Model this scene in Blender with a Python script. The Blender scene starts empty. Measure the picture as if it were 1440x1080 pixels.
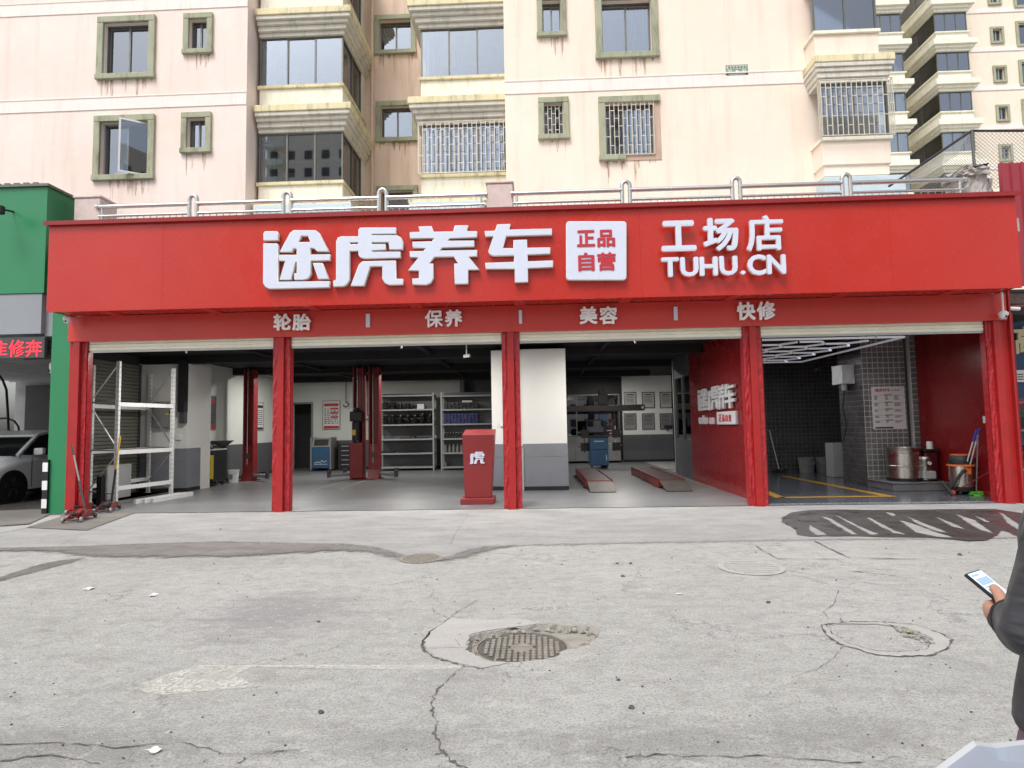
import bpy, bmesh, math, random
import numpy as np
from mathutils import Vector, Matrix

# ------------------------------------------------------------------ camera, sky, sun, exposure
scene = bpy.context.scene
COL = scene.collection
R = math.radians
rnd = random.Random(7)
FOC, PITCH, YAW, ROLL, EYE = 862.0, R(3.954), R(2.235), R(-0.98), 1.5
_f = Vector((-math.sin(YAW)*math.cos(PITCH), math.cos(YAW)*math.cos(PITCH), math.sin(PITCH)))
_r0 = Vector((math.cos(YAW), math.sin(YAW), 0)); _u0 = _r0.cross(_f)
_r = _r0*math.cos(ROLL) + _u0*math.sin(ROLL)
_u = -_r0*math.sin(ROLL) + _u0*math.cos(ROLL)
cam_data = bpy.data.cameras.new('camera')
cam = bpy.data.objects.new('camera', cam_data); COL.objects.link(cam)
cam_data.sensor_width = 36.0; cam_data.lens = FOC/1440*36.0
cam_data.clip_start = 0.05; cam_data.clip_end = 1500
m = Matrix(((_r.x, _u.x, -_f.x, 0), (_r.y, _u.y, -_f.y, 0), (_r.z, _u.z, -_f.z, EYE), (0, 0, 0, 1)))
cam.matrix_world = m
scene.camera = cam

SUN_EL, SUN_AZ = R(57), R(206)          # azimuth measured clockwise from +Y
world = bpy.data.worlds.new('World'); scene.world = world; world.use_nodes = True
wn = world.node_tree; wn.nodes.clear()
sky = wn.nodes.new('ShaderNodeTexSky'); sky.sky_type = 'NISHITA'; sky.sun_disc = False
sky.sun_elevation = SUN_EL; sky.sun_rotation = SUN_AZ
sky.air_density = 1.0; sky.dust_density = 4.0; sky.ozone_density = 1.0
hs = wn.nodes.new('ShaderNodeHueSaturation'); hs.inputs['Saturation'].default_value = 0.42
bg = wn.nodes.new('ShaderNodeBackground'); bg.inputs['Strength'].default_value = 0.145
wo = wn.nodes.new('ShaderNodeOutputWorld')
wn.links.new(sky.outputs[0], hs.inputs['Color']); wn.links.new(hs.outputs[0], bg.inputs['Color'])
wn.links.new(bg.outputs[0], wo.inputs['Surface'])
sl = bpy.data.lights.new('sun', 'SUN'); sl.energy = 1.15; sl.angle = R(20); sl.color = (1.0, 0.975, 0.93)
sun = bpy.data.objects.new('sun', sl); COL.objects.link(sun)
sd = Vector((math.sin(SUN_AZ)*math.cos(SUN_EL), math.cos(SUN_AZ)*math.cos(SUN_EL), math.sin(SUN_EL)))
sun.rotation_euler = sd.to_track_quat('Z', 'Y').to_euler()
scene.view_settings.view_transform = 'Standard'; scene.view_settings.look = 'None'
scene.view_settings.exposure = 0.62; scene.view_settings.gamma = 1.0
scene.view_settings.use_curve_mapping = False
scene.cycles.max_bounces = 10; scene.cycles.diffuse_bounces = 6; scene.cycles.glossy_bounces = 4
scene.cycles.transparent_max_bounces = 16
scene.cycles.use_denoising = True

# ------------------------------------------------------------------ helpers
def ray(x, y): return _f*FOC + _r*(x-720) + _u*(540-y)
def P(x, y, Y):                         # the point of the plane Y = const seen at (x, y)
    d = ray(x, y); return d*(Y/d.y) + Vector((0, 0, EYE))
def G(x, y, Z=0.0):                     # the point of the level Z = const seen at (x, y)
    d = ray(x, y); return d*((Z-EYE)/d.z) + Vector((0, 0, EYE))
def Q(x, y, X):                         # the point of the plane X = const seen at (x, y)
    d = ray(x, y); return d*(X/d.x) + Vector((0, 0, EYE))

class MB:
    def __init__(s): s.v = []; s.f = []
    def add(s, vs, fs):
        o = len(s.v); s.v += [tuple(v) for v in vs]; s.f += [tuple(i+o for i in f) for f in fs]; return s
    def box(s, x0, x1, y0, y1, z0, z1):
        x0, x1 = min(x0, x1), max(x0, x1); y0, y1 = min(y0, y1), max(y0, y1); z0, z1 = min(z0, z1), max(z0, z1)
        return s.add([(x0,y0,z0),(x1,y0,z0),(x1,y1,z0),(x0,y1,z0),(x0,y0,z1),(x1,y0,z1),(x1,y1,z1),(x0,y1,z1)],
                     [(0,3,2,1),(4,5,6,7),(0,1,5,4),(1,2,6,5),(2,3,7,6),(3,0,4,7)])
    def quad(s, a, b, c, d): return s.add([a,b,c,d], [(0,1,2,3)])
    def prism(s, pts, axis, a, b):      # polygon swept along an axis: 'y' takes (x,z), 'z' takes (x,y), 'x' takes (y,z)
        mk = {'y': lambda p,t: (p[0],t,p[1]), 'z': lambda p,t: (p[0],p[1],t), 'x': lambda p,t: (t,p[0],p[1])}[axis]
        n = len(pts)
        vs = [mk(p,a) for p in pts] + [mk(p,b) for p in pts]
        fs = [tuple(range(n))[::-1], tuple(range(n,2*n))] + [(i,(i+1)%n,n+(i+1)%n,n+i) for i in range(n)]
        return s.add(vs, fs)
    def ring(s, c, ax, r, n):
        ax = Vector(ax).normalized(); t = Vector((0,0,1)) if abs(ax.z) < .9 else Vector((1,0,0))
        u = ax.cross(t).normalized(); w = ax.cross(u)
        return [Vector(c) + u*(r*math.cos(2*math.pi*i/n)) + w*(r*math.sin(2*math.pi*i/n)) for i in range(n)]
    def tube(s, pts, r, n=8, r1=None):
        pts = [Vector(p) for p in pts]; rings = []; m_ = len(pts)
        for i, p in enumerate(pts):
            d = (pts[min(i+1,m_-1)] - pts[max(i-1,0)])
            rr = r if r1 is None else r + (r1-r)*i/(m_-1)
            rings.append((p, d, rr))
        vs = []; up = None
        for p, d, rr in rings:
            ax = d.normalized()
            if up is None:
                t = Vector((0,0,1)) if abs(ax.z) < .9 else Vector((1,0,0)); up = ax.cross(t).normalized()
            up = (up - ax*up.dot(ax)).normalized(); w = ax.cross(up)
            vs += [p + up*(rr*math.cos(2*math.pi*i/n)) + w*(rr*math.sin(2*math.pi*i/n)) for i in range(n)]
        fs = [tuple(range(n)), tuple(range((m_-1)*n, m_*n))[::-1]]
        for k in range(m_-1):
            for i in range(n):
                fs.append((k*n+i, (k+1)*n+i, (k+1)*n+(i+1)%n, k*n+(i+1)%n))
        return s.add(vs, fs)
    def cyl(s, c0, c1, r, n=16, r1=None): return s.tube([c0, c1], r, n, r1)
    def lathe(s, c, prof, n=20, axis='z', close=False):
        vs = []; k = len(prof); c = Vector(c)
        for r, h in prof:
            for i in range(n):
                a = 2*math.pi*i/n
                q = (r*math.cos(a), r*math.sin(a), h)
                if axis == 'y': q = (q[0], h, q[1])
                if axis == 'x': q = (h, q[0], q[1])
                vs.append(c + Vector(q))
        fs = []
        for j in range(k-1 if not close else k):
            for i in range(n):
                fs.append((j*n+i, j*n+(i+1)%n, ((j+1)%k)*n+(i+1)%n, ((j+1)%k)*n+i))
        if not close:
            if prof[0][0] > 1e-5: fs.append(tuple(range(n))[::-1])
            if prof[-1][0] > 1e-5: fs.append(tuple(range((k-1)*n, k*n)))
        return s.add(vs, fs)
    def bar(s, a, b, w, h=None, up=(0,0,1)):
        a, b = Vector(a), Vector(b); d = (b-a).normalized(); h = h or w
        t = Vector(up) if abs(d.dot(Vector(up))) < .95 else Vector((1,0,0))
        u = d.cross(t).normalized()*w/2; v = u.cross(d).normalized()*h/2
        return s.add([a-u-v,a+u-v,a+u+v,a-u+v,b-u-v,b+u-v,b+u+v,b-u+v],
                     [(0,3,2,1),(4,5,6,7),(0,1,5,4),(1,2,6,5),(2,3,7,6),(3,0,4,7)])
    def build(s, name, mat, parent=None, bevel=0, smooth=False, local=False, kind=None, label=None, seg=1):
        me = bpy.data.meshes.new(name)
        off = Vector((0,0,0)) if (parent is None or local) else wpos(parent)
        me.from_pydata([tuple(Vector(v)-off) for v in s.v], [], s.f)
        return finish(me, name, mat, parent, bevel, smooth, kind, label, seg)
def wpos(o):
    v = o.location.copy()
    while o.parent: o = o.parent; v += o.location
    return v
def finish(me, name, mat, parent=None, bevel=0, smooth=False, kind=None, label=None, seg=1):
    bm = bmesh.new(); bm.from_mesh(me)
    bmesh.ops.recalc_face_normals(bm, faces=bm.faces)
    if bevel > 0:
        ed = [e for e in bm.edges if len(e.link_faces) == 2 and e.calc_face_angle(0) > .6]
        bmesh.ops.bevel(bm, geom=ed, offset=bevel, segments=seg, profile=.6, affect='EDGES', clamp_overlap=True)
    bm.to_mesh(me); bm.free()
    if smooth:
        for p in me.polygons: p.use_smooth = True
        if smooth != 'all': me.set_sharp_from_angle(angle=R(38))
    me.materials.append(mat)
    o = bpy.data.objects.new(name, me); COL.objects.link(o)
    if parent: o.parent = parent
    if kind: o['kind'] = kind
    if label: o['label'] = label
    return o
def thing(name, label, cat, loc=(0,0,0), rz=0, group=None):
    o = bpy.data.objects.new(name, None); COL.objects.link(o); o.empty_display_size = .2
    o.location = loc; o.rotation_euler = (0,0,rz); return tag(o, label, cat, group)
def tag(o, label, cat, group=None):
    o['label'] = label; o['category'] = cat
    if group: o['group'] = group
    return o
def structure(o): o['kind'] = 'structure'; return o
def copy_tree(o, parent=None):
    c = o.copy(); COL.objects.link(c)
    if parent: c.parent = parent
    for ch in list(o.children): copy_tree(ch, c)
    return c

# filled outline with holes -> mesh (a curve does the filling); T maps curve (x,y,z) to world
def outline_mesh(loops, depth=0.0, bevel=0.0):
    cu = bpy.data.curves.new('outline', 'CURVE'); cu.dimensions = '2D'; cu.fill_mode = 'BOTH'
    cu.extrude = depth/2; cu.bevel_depth = bevel; cu.bevel_resolution = 1; cu.offset = -bevel
    for lp in loops:
        sp = cu.splines.new('POLY'); sp.points.add(len(lp)-1); sp.use_cyclic_u = True
        for pt, q in zip(sp.points, lp): pt.co = (q[0], q[1], 0, 1)
    return curve_to_mesh(cu)
def curve_to_mesh(cu):
    ob = bpy.data.objects.new('tmp', cu); COL.objects.link(ob)
    dg = bpy.context.evaluated_depsgraph_get(); dg.update()
    me = bpy.data.meshes.new_from_object(ob.evaluated_get(dg))
    bpy.data.objects.remove(ob); me.materials.clear()
    return me
def glyph_mesh(ch, depth, bold=0.0, bevel=0.0):
    cu = bpy.data.curves.new('glyph', 'FONT'); cu.body = ch; cu.size = 1.0
    cu.offset = bold; cu.extrude = depth/2; cu.bevel_depth = bevel; cu.resolution_u = 3
    return curve_to_mesh(cu)
def place_glyph(name, ch, mat, parent, frame, depth=.03, bold=.02, bevel=0.0):
    """frame = (origin, xaxis, yaxis, width, height): the glyph fills this rectangle; depth along x cross y"""
    o0, xa, ya, w, h = frame; xa = Vector(xa).normalized(); ya = Vector(ya).normalized(); na = xa.cross(ya)
    me = glyph_mesh(ch, 1.0, 0.0)
    nv = len(me.vertices); co = np.empty(nv*3); me.vertices.foreach_get('co', co); co = co.reshape(-1,3)
    polys = [tuple(p.vertices) for p in me.polygons]; bpy.data.meshes.remove(me)
    shifts = [(0,0)] if bold < .008 else [(0,0),(bold,0),(-bold,0),(0,bold),(0,-bold),(bold*.7,bold*.7),(-bold*.7,-bold*.7),(bold*.7,-bold*.7),(-bold*.7,bold*.7)]
    mn, mx = co.min(0)-bold, co.max(0)+bold; sx = w/max(mx[0]-mn[0],1e-6); sy = h/max(mx[1]-mn[1],1e-6)
    off = wpos(parent) if parent else Vector((0,0,0)); vs = []; fs = []
    for k, (dx,dy) in enumerate(shifts):
        b0 = len(vs); e = .0006*k if k else .006
        for c in co:
            vs.append(Vector(o0) + xa*((c[0]+dx-mn[0])*sx) + ya*((c[1]+dy-mn[1])*sy) + na*((c[2]+.5)*depth - min(e,depth*.04*(k or 5)) ) - off)
        fs += [tuple(i+b0 for i in p) for p in polys]
    me = bpy.data.meshes.new(name); me.from_pydata([tuple(v) for v in vs], [], fs)
    return finish(me, name, mat, parent)
def glyph_px(name, ch, mat, parent, Y, x0, y0, x1, y1, depth=.03, bold=.02):
    """glyph filling the rectangle seen between these picture corners on the plane Y"""
    a = P((x0+x1)/2, (y0+y1)/2, Y); w = (P(x1,(y0+y1)/2,Y)-P(x0,(y0+y1)/2,Y)).x; h = (P((x0+x1)/2,y0,Y)-P((x0+x1)/2,y1,Y)).z
    return place_glyph(name, ch, mat, parent, ((a.x-w/2, Y, a.z-h/2), (1,0,0), (0,0,1), w, h), depth, bold)

# ------------------------------------------------------------------ materials
def lin(h):
    h = h.lstrip('#'); c = [int(h[i:i+2],16)/255 for i in (0,2,4)]
    return tuple(x/12.92 if x <= .04045 else ((x+.055)/1.055)**2.4 for x in c)
class NT:
    def __init__(s, name):
        s.m = bpy.data.materials.new(name); s.m.use_nodes = True; s.t = s.m.node_tree; s.t.nodes.clear()
        s.out = s.n('ShaderNodeOutputMaterial'); s.b = s.n('ShaderNodeBsdfPrincipled')
        s.l(s.b.outputs[0], s.out.inputs['Surface']); s.tc = s.n('ShaderNodeTexCoord')
    def n(s, t, **k):
        o = s.t.nodes.new(t)
        for a, b in k.items(): setattr(o, a, b)
        return o
    def l(s, a, b): s.t.links.new(a, b)
    def map(s, scale=(1,1,1), src=None):
        mp = s.n('ShaderNodeMapping'); mp.inputs['Scale'].default_value = scale
        s.l(src or s.tc.outputs['Object'], mp.inputs['Vector']); return mp.outputs[0]
    def noise(s, scale, detail=4, rough=.55, vec=None, dist=0):
        o = s.n('ShaderNodeTexNoise'); o.inputs['Scale'].default_value = scale; o.inputs['Detail'].default_value = detail
        o.inputs['Roughness'].default_value = rough; o.inputs['Distortion'].default_value = dist
        s.l(vec or s.tc.outputs['Object'], o.inputs['Vector']); return o.outputs['Fac']
    def ramp(s, fac, *stops):
        o = s.n('ShaderNodeValToRGB'); e = o.color_ramp.elements
        while len(e) < len(stops): e.new(.5)
        for el, (p, c) in zip(e, stops):
            el.position = p; el.color = (c,c,c,1) if not hasattr(c,'__len__') else (*c,1)
        s.l(fac, o.inputs[0]); return o.outputs[0]
    def mix(s, fac, a, b, mode='MIX'):
        o = s.n('ShaderNodeMix', data_type='RGBA', blend_type=mode)
        for sock, v in ((o.inputs[0], fac), (o.inputs[6], a), (o.inputs[7], b)):
            if isinstance(v, (int, float)): sock.default_value = v if sock is o.inputs[0] else (v,v,v,1)
            elif isinstance(v, tuple): sock.default_value = (*v,1)
            else: s.l(v, sock)
        return o.outputs[2]
    def math(s, op, a, b=0.0):
        o = s.n('ShaderNodeMath', operation=op)
        for sock, v in ((o.inputs[0], a), (o.inputs[1], b)):
            if isinstance(v, (int, float)): sock.default_value = v
            else: s.l(v, sock)
        return o.outputs[0]
    def bump(s, h, strength=.3, dist=.01):
        o = s.n('ShaderNodeBump'); o.inputs['Strength'].default_value = strength; o.inputs['Distance'].default_value = dist
        s.l(h, o.inputs['Height']); s.l(o.outputs[0], s.b.inputs['Normal'])
    def set(s, col=None, rough=None, metal=None, **k):
        for key, v in (('Base Color', col), ('Roughness', rough), ('Metallic', metal), *k.items()):
            if v is None: continue
            sock = s.b.inputs[key]
            if isinstance(v, (int, float)): sock.default_value = v
            elif isinstance(v, tuple): sock.default_value = (*v,1)
            else: s.l(v, sock)
        return s
def plain(name, col, rough=.5, metal=0.0, var=.12, scale=3.0, bump=0.0, bscale=60, spec=None, grime=0.0):
    """a plain surface whose colour wanders a little, with fine relief and optional grime"""
    t = NT(name); c = lin(col) if isinstance(col, str) else col
    n1 = t.noise(scale, 5, .6)
    lo = tuple(max(0,x*(1-var)) for x in c); hi = tuple(min(1,x*(1+var)) for x in c)
    base = t.mix(t.ramp(n1, (.3,0.), (.7,1.)), lo, hi)
    if grime:
        g = t.ramp(t.noise(scale*2.3, 8, .7), (.48,0.), (.72,grime))
        base = t.mix(g, base, tuple(x*.35+.01 for x in c))
    t.set(base, rough, metal)
    r = t.ramp(t.noise(scale*4, 3), (.2,max(0,rough-.08)), (.8,min(1,rough+.08))); t.l(r, t.b.inputs['Roughness'])
    if bump: t.bump(t.noise(bscale, 3), bump, .004)
    if spec is not None: t.b.inputs['Specular IOR Level'].default_value = spec
    return t.m
def emit(name, col, strength):
    t = NT(name); t.set(lin(col), .5); t.b.inputs['Emission Color'].default_value = (*lin(col),1)
    t.b.inputs['Emission Strength'].default_value = strength; return t.m
def glass(name, tint=(.75,.8,.83), base=.12, rough=.02):
    t = NT(name); t.t.nodes.remove(t.b)
    fr = t.n('ShaderNodeFresnel'); fr.inputs['IOR'].default_value = 1.55
    f = t.math('ADD', fr.outputs[0], base); f = t.math('MINIMUM', f, 1.0)
    tr = t.n('ShaderNodeBsdfTransparent'); tr.inputs[0].default_value = (*tint,1)
    gl = t.n('ShaderNodeBsdfGlossy'); gl.inputs['Roughness'].default_value = rough; gl.inputs[0].default_value = (.80,.87,.97,1)
    mx = t.n('ShaderNodeMixShader'); t.l(f, mx.inputs[0]); t.l(tr.outputs[0], mx.inputs[1]); t.l(gl.outputs[0], mx.inputs[2])
    t.l(mx.outputs[0], t.out.inputs['Surface']); return t.m

M = {}
M['red_panel'] = plain('red_panel', (.46,.026,.017), .24, var=.07, scale=.5, spec=.45)
M['red_band'] = plain('red_band', (.54,.040,.030), .36, var=.06, scale=.8)
M['red_lectern'] = plain('red_lectern', (.23,.022,.024), .4, var=.08, scale=1.5)
M['red_steel'] = plain('red_steel', (.36,.016,.016), .38, var=.1, scale=3, grime=.25)
M['red_film'] = plain('red_film', (.36,.021,.026), .32, var=.35, scale=14, bump=.7, bscale=22)
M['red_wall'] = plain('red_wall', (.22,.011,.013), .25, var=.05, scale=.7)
M['white_letter'] = plain('white_letter', (.60,.64,.76), .35, var=.02)
M['band_letter'] = plain('band_letter', (.90,.90,.90), .4, var=.03)
def m_sign():
    t = NT('sign_red'); c = t.mix(t.ramp(t.noise(.5,5,.6), (.3,0.), (.7,1.)), (.43,.024,.016), (.48,.028,.019))
    st = t.noise(1.0, 7, .7, t.map((5,5,.5))); c = t.mix(t.ramp(st, (.55,0.), (.80,.30)), c, (.33,.05,.04))
    t.set(c, .25); t.b.inputs['Specular IOR Level'].default_value = .45; t.l(t.ramp(t.noise(2.2,5), (.3,.20), (.7,.34)), t.b.inputs['Roughness'])
    t.bump(t.noise(.9, 2), .06, .05); return t.m
M['red_panel'] = m_sign()
M['letter_side'] = plain('letter_side', (.72,.70,.66), .5, var=.05)
M['red_ink'] = plain('red_ink', (.45,.02,.035), .5, var=.04)
M['dark_red_trim'] = plain('dark_red_trim', (.25,.012,.014), .4, var=.1)
M['steel'] = plain('steel', (.62,.62,.60), .22, 1.0, var=.05)
M['brushed'] = plain('brushed', (.6,.58,.53), .3, 1.0, var=.06, scale=2)
M['white_paint'] = plain('white_paint', (.74,.75,.75), .45, var=.05, grime=.12)
M['white_wall'] = plain('white_wall', (.70,.70,.68), .7, var=.04, scale=1.2, bump=.15)
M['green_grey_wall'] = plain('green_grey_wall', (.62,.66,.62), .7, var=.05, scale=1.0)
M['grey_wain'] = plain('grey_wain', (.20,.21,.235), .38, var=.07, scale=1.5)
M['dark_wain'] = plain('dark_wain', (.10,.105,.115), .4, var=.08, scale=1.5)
M['black'] = plain('black', (.012,.012,.013), .55, var=.3)
M['black_ceiling'] = plain('black_ceiling', (.007,.007,.008), .8, var=.3)
M['rubber'] = plain('rubber', (.02,.02,.021), .75, var=.2)
M['dark_grey'] = plain('dark_grey', (.06,.062,.066), .5, var=.15)
M['mid_grey'] = plain('mid_grey', (.22,.225,.23), .5, var=.1)
M['light_grey'] = plain('light_grey', (.45,.46,.46), .45, var=.06)
M['cream_slat'] = plain('cream_slat', (.80,.80,.66), .42, var=.06, scale=2, grime=.15)
M['olive_slat'] = plain('olive_slat', (.17,.175,.145), .45, var=.12, scale=2, grime=.2)
M['green_panel'] = plain('green_panel', (.022,.205,.085), .36, var=.05, scale=.8)
M['grey_panel'] = plain('grey_panel', (.26,.28,.31), .45, var=.06, scale=.8)
M['blue_paint'] = plain('blue_paint', (.03,.085,.17), .4, var=.08)
M['blue_machine'] = plain('blue_machine', (.035,.10,.20), .35, var=.08)
M['yellow'] = plain('yellow', (.62,.38,.03), .45, var=.1, grime=.2)
M['yellow_label'] = plain('yellow_label', (.65,.48,.04), .5, var=.05)
M['paper'] = plain('paper', (.68,.67,.66), .6, var=.03)
M['ink'] = plain('ink', (.03,.03,.035), .6, var=.1)
M['orange'] = plain('orange', (.65,.16,.03), .45, var=.08)
M['concrete'] = plain('concrete', (.40,.38,.36), .9, var=.3, scale=6, bump=.8, bscale=25, grime=.5)
M['pillar_plaster'] = plain('pillar_plaster', (.62,.52,.49), .85, var=.1, scale=4, bump=.4, bscale=30, grime=.25)
M['glass'] = glass('glass', (.68,.72,.74), .20)
M['far_glass'] = glass('far_glass', (.5,.55,.58), .24)
M['glass_dark'] = glass('glass_dark', (.35,.38,.4), .18)
M['alu'] = plain('alu', (.42,.42,.40), .4, .6, var=.08)
M['alu_dark'] = plain('alu_dark', (.16,.16,.14), .4, .5, var=.1)
M['curtain'] = plain('curtain', (.55,.56,.60), .9, var=.08, scale=6)
M['room'] = plain('room', (.035,.036,.038), .9, var=.3, scale=1)
M['pale_blue'] = plain('pale_blue', (.55,.66,.72), .5, var=.06, scale=2)
M['grille'] = plain('grille', (.66,.61,.51), .45, .2, var=.08, grime=.2)
def m_facade(name, lo, hi):
    t = NT(name)
    n1 = t.ramp(t.noise(.35, 4, .55), (.35,0.), (.68,1.))
    c = t.mix(n1, lo, hi)
    st = t.noise(1.0, 6, .62, t.map((2.2,2.2,.16)))
    c = t.mix(t.ramp(st, (.52,0.), (.76,.5)), c, (.58,.46,.36))
    c = t.mix(t.ramp(t.noise(2.5, 8, .7), (.50,0.), (.72,.35)), c, (.86,.80,.74))
    c = t.mix(t.ramp(t.noise(.8, 7, .72, None, .5), (.55,0.), (.72,.5)), c, (.80,.66,.50))
    t.set(c, .88); t.bump(t.noise(40, 4), .25, .004); return t.m
M['pink'] = m_facade('pink_render', (.83,.67,.61), (.85,.745,.69))
M['pink_cream'] = m_facade('cream_pink_render', (.86,.71,.60), (.88,.775,.665))
def m_recess():
    t = NT('stained_render')
    c = t.mix(t.ramp(t.noise(.6, 5), (.35,0.), (.7,1.)), (.76,.58,.46), (.80,.65,.54))
    st = t.noise(1.0, 7, .68, t.map((3.5,3.5,.22)))
    c = t.mix(t.ramp(st, (.52,0.), (.76,.6)), c, (.40,.25,.15))
    t.set(c, .9); t.bump(t.noise(40, 4), .3, .004); return t.m
M['recess'] = m_recess()
def m_cream(name, c0, c1, dirt, amt):
    t = NT(name)
    c = t.mix(t.ramp(t.noise(1.1, 5), (.35,0.), (.7,1.)), c0, c1)
    st = t.noise(1.6, 8, .72, t.map((3.0,3.0,.7)))
    c = t.mix(t.ramp(st, (.50,0.), (.72,amt)), c, dirt)
    t.set(c, .85); t.bump(t.noise(45, 4), .3, .004); return t.m
M['cream'] = m_cream('cream_render', (.82,.80,.68), (.85,.82,.70), (.52,.44,.25), .5)
M['ledge'] = m_cream('ledge_render', (.72,.65,.42), (.78,.70,.46), (.20,.15,.08), .75)
M['cornice'] = m_cream('cornice_render', (.62,.60,.53), (.72,.69,.61), (.24,.21,.15), .5)
M['trim'] = m_cream('green_stone', (.34,.36,.25), (.40,.41,.30), (.13,.11,.07), .75)
def m_drip():
    t = NT('rust_drip'); t.set(t.mix(t.noise(9,4), (.42,.28,.19), (.56,.42,.32)), .9)
    st = t.noise(1.0, 6, .7, t.map((14,14,1.2))); t.l(t.ramp(st, (.36,.0), (.62,.62)), t.b.inputs['Alpha']); return t.m
M['blotch'] = m_drip()
M['band'] = m_cream('white_band', (.84,.76,.72), (.85,.79,.74), (.66,.56,.50), .5)
M['blotch_solid'] = m_cream('old_stain', (.50,.36,.29), (.56,.42,.34), (.33,.22,.14), .7)
# ------------------------------------------------------------------ the ground
def m_ground():
    t = NT('worn_concrete')
    big = t.ramp(t.noise(.45, 5, .6), (.3,0.), (.72,1.))
    c = t.mix(big, (.345,.348,.328), (.428,.43,.408))
    mid = t.noise(2.2, 8, .68, t.map((1,1.6,1)))
    c = t.mix(t.ramp(mid, (.50,0.), (.70,.42)), c, (.215,.21,.195))
    c = t.mix(t.ramp(t.noise(3.1, 7, .7, t.map((1,2,1))), (.54,0.), (.72,.6)), c, (.52,.505,.47))
    # oil stain left of the middle
    geo = t.n('ShaderNodeNewGeometry')
    def blob(cx, cy, rx, ry, lo, hi, sc):
        v = t.n('ShaderNodeVectorMath', operation='SUBTRACT'); t.l(geo.outputs['Position'], v.inputs[0]); v.inputs[1].default_value = (cx,cy,0)
        k = t.n('ShaderNodeVectorMath', operation='MULTIPLY'); t.l(v.outputs[0], k.inputs[0]); k.inputs[1].default_value = (1/rx,1/ry,0)
        ln = t.n('ShaderNodeVectorMath', operation='LENGTH'); t.l(k.outputs[0], ln.inputs[0])
        d = t.math('ADD', ln.outputs['Value'], t.math('MULTIPLY', t.math('SUBTRACT', t.noise(sc, 8, .72, t.map((1,2.4,1))), .5), 2.6))
        return t.ramp(d, (lo,1.), (hi,0.))
    a = G(385,862)
    c = t.mix(t.math('MULTIPLY', blob(a.x,a.y,.75,.85,.35,1.0,2.4), .55), c, (.17,.165,.18))
    for px, py, rx, ry, k in ((60,1055,1.3,.3,.55),(560,1040,.55,.22,.45),(930,1045,.9,.25,.5),(1180,1030,.6,.3,.35),(650,960,.4,.3,.2),(300,790,2.2,.5,.3),(980,750,2.5,.7,.22)):
        a = G(px, py); c = t.mix(t.math('MULTIPLY', blob(a.x,a.y,rx,ry,.3,1.05,4.5), k), c, (.16,.16,.155))
    c = t.mix(t.ramp(t.noise(7.5, 9, .78, t.map((1,1.5,1)), .6), (.47,0.), (.66,.55)), c, (.20,.194,.178))
    c = t.mix(t.ramp(t.noise(11, 8, .75, None, .8), (.55,0.), (.68,.6)), c, (.54,.53,.50))
    # grain: light and dark aggregate
    g1 = t.noise(62, 6, .8); g2 = t.noise(120, 4, .75)
    c = t.mix(t.ramp(g1, (.38,.7), (.50,0.)), c, (.10,.098,.09))
    c = t.mix(t.ramp(g2, (.54,0.), (.66,.55)), c, (.66,.645,.61))
    c = t.mix(t.ramp(t.noise(28, 6, .7), (.60,0.), (.74,.5)), c, (.16,.155,.15))
    wv = t.n('ShaderNodeTexVoronoi', feature='DISTANCE_TO_EDGE'); wv.inputs['Scale'].default_value = .55
    dv = t.n('ShaderNodeVectorMath', operation='ADD'); nz = t.n('ShaderNodeTexNoise'); nz.inputs['Scale'].default_value = 2.2; nz.inputs['Detail'].default_value = 9; nz.inputs['Roughness'].default_value = .7
    t.l(t.tc.outputs['Object'], nz.inputs['Vector']); t.l(t.tc.outputs['Object'], dv.inputs[0]); t.l(nz.outputs['Color'], dv.inputs[1]); t.l(dv.outputs[0], wv.inputs['Vector'])
    hair = t.math('MULTIPLY', t.ramp(wv.outputs['Distance'], (.0,1.), (.008,0.)), t.ramp(t.noise(.9, 3, .5), (.46,0.), (.56,.75)))
    c = t.mix(hair, c, (.09,.087,.08))
    t.set(c, .92)
    h = t.math('ADD', t.math('MULTIPLY', g1, .6), t.math('MULTIPLY', t.noise(18, 6, .7), 1.0))
    t.bump(h, .9, .010); return t.m
def m_apron(name, lo, hi, dark, k=.4, rough=.8):
    t = NT(name)
    c = t.mix(t.ramp(t.noise(.7, 6, .65, t.map((1,2.0,1))), (.3,0.), (.7,1.)), lo, hi)
    c = t.mix(t.ramp(t.noise(1.7, 9, .72, t.map((1,2.8,1))), (.50,0.), (.70,k)), c, dark)
    g = t.noise(110, 4, .7)
    c = t.mix(t.ramp(g, (.34,.5), (.48,0.)), c, tuple(x*.4 for x in lo))
    t.set(c, rough); t.bump(t.noise(30, 6, .7), .3, .005); return t.m
M['ground'] = m_ground()
M['apron'] = m_apron('apron_concrete', (.215,.218,.222), (.30,.298,.292), (.145,.144,.142))
M['floor_in'] = m_apron('workshop_floor', (.15,.155,.165), (.21,.213,.22), (.09,.09,.09), .5, .36)
M['epoxy'] = m_apron('epoxy_floor', (.085,.093,.108), (.115,.124,.14), (.06,.065,.075), .3, .14)
M['patch'] = m_apron('smooth_patch', (.36,.352,.335), (.43,.42,.40), (.26,.25,.235), .4)
M['wet'] = m_apron('wet_concrete', (.075,.069,.064), (.105,.096,.09), (.045,.041,.038), .5, .26)
M['damp'] = m_apron('damp_concrete', (.15,.141,.13), (.215,.203,.187), (.10,.093,.085), .6, .62)
M['crack'] = plain('crack_dirt', (.10,.095,.085), .95, var=.5, scale=12)
M['iron'] = plain('cast_iron', (.27,.25,.215), .65, .25, var=.25, scale=9, grime=.4)
M['pit'] = m_apron('pit_mortar', (.26,.245,.215), (.36,.34,.30), (.13,.12,.10), .5, .95)

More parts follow.
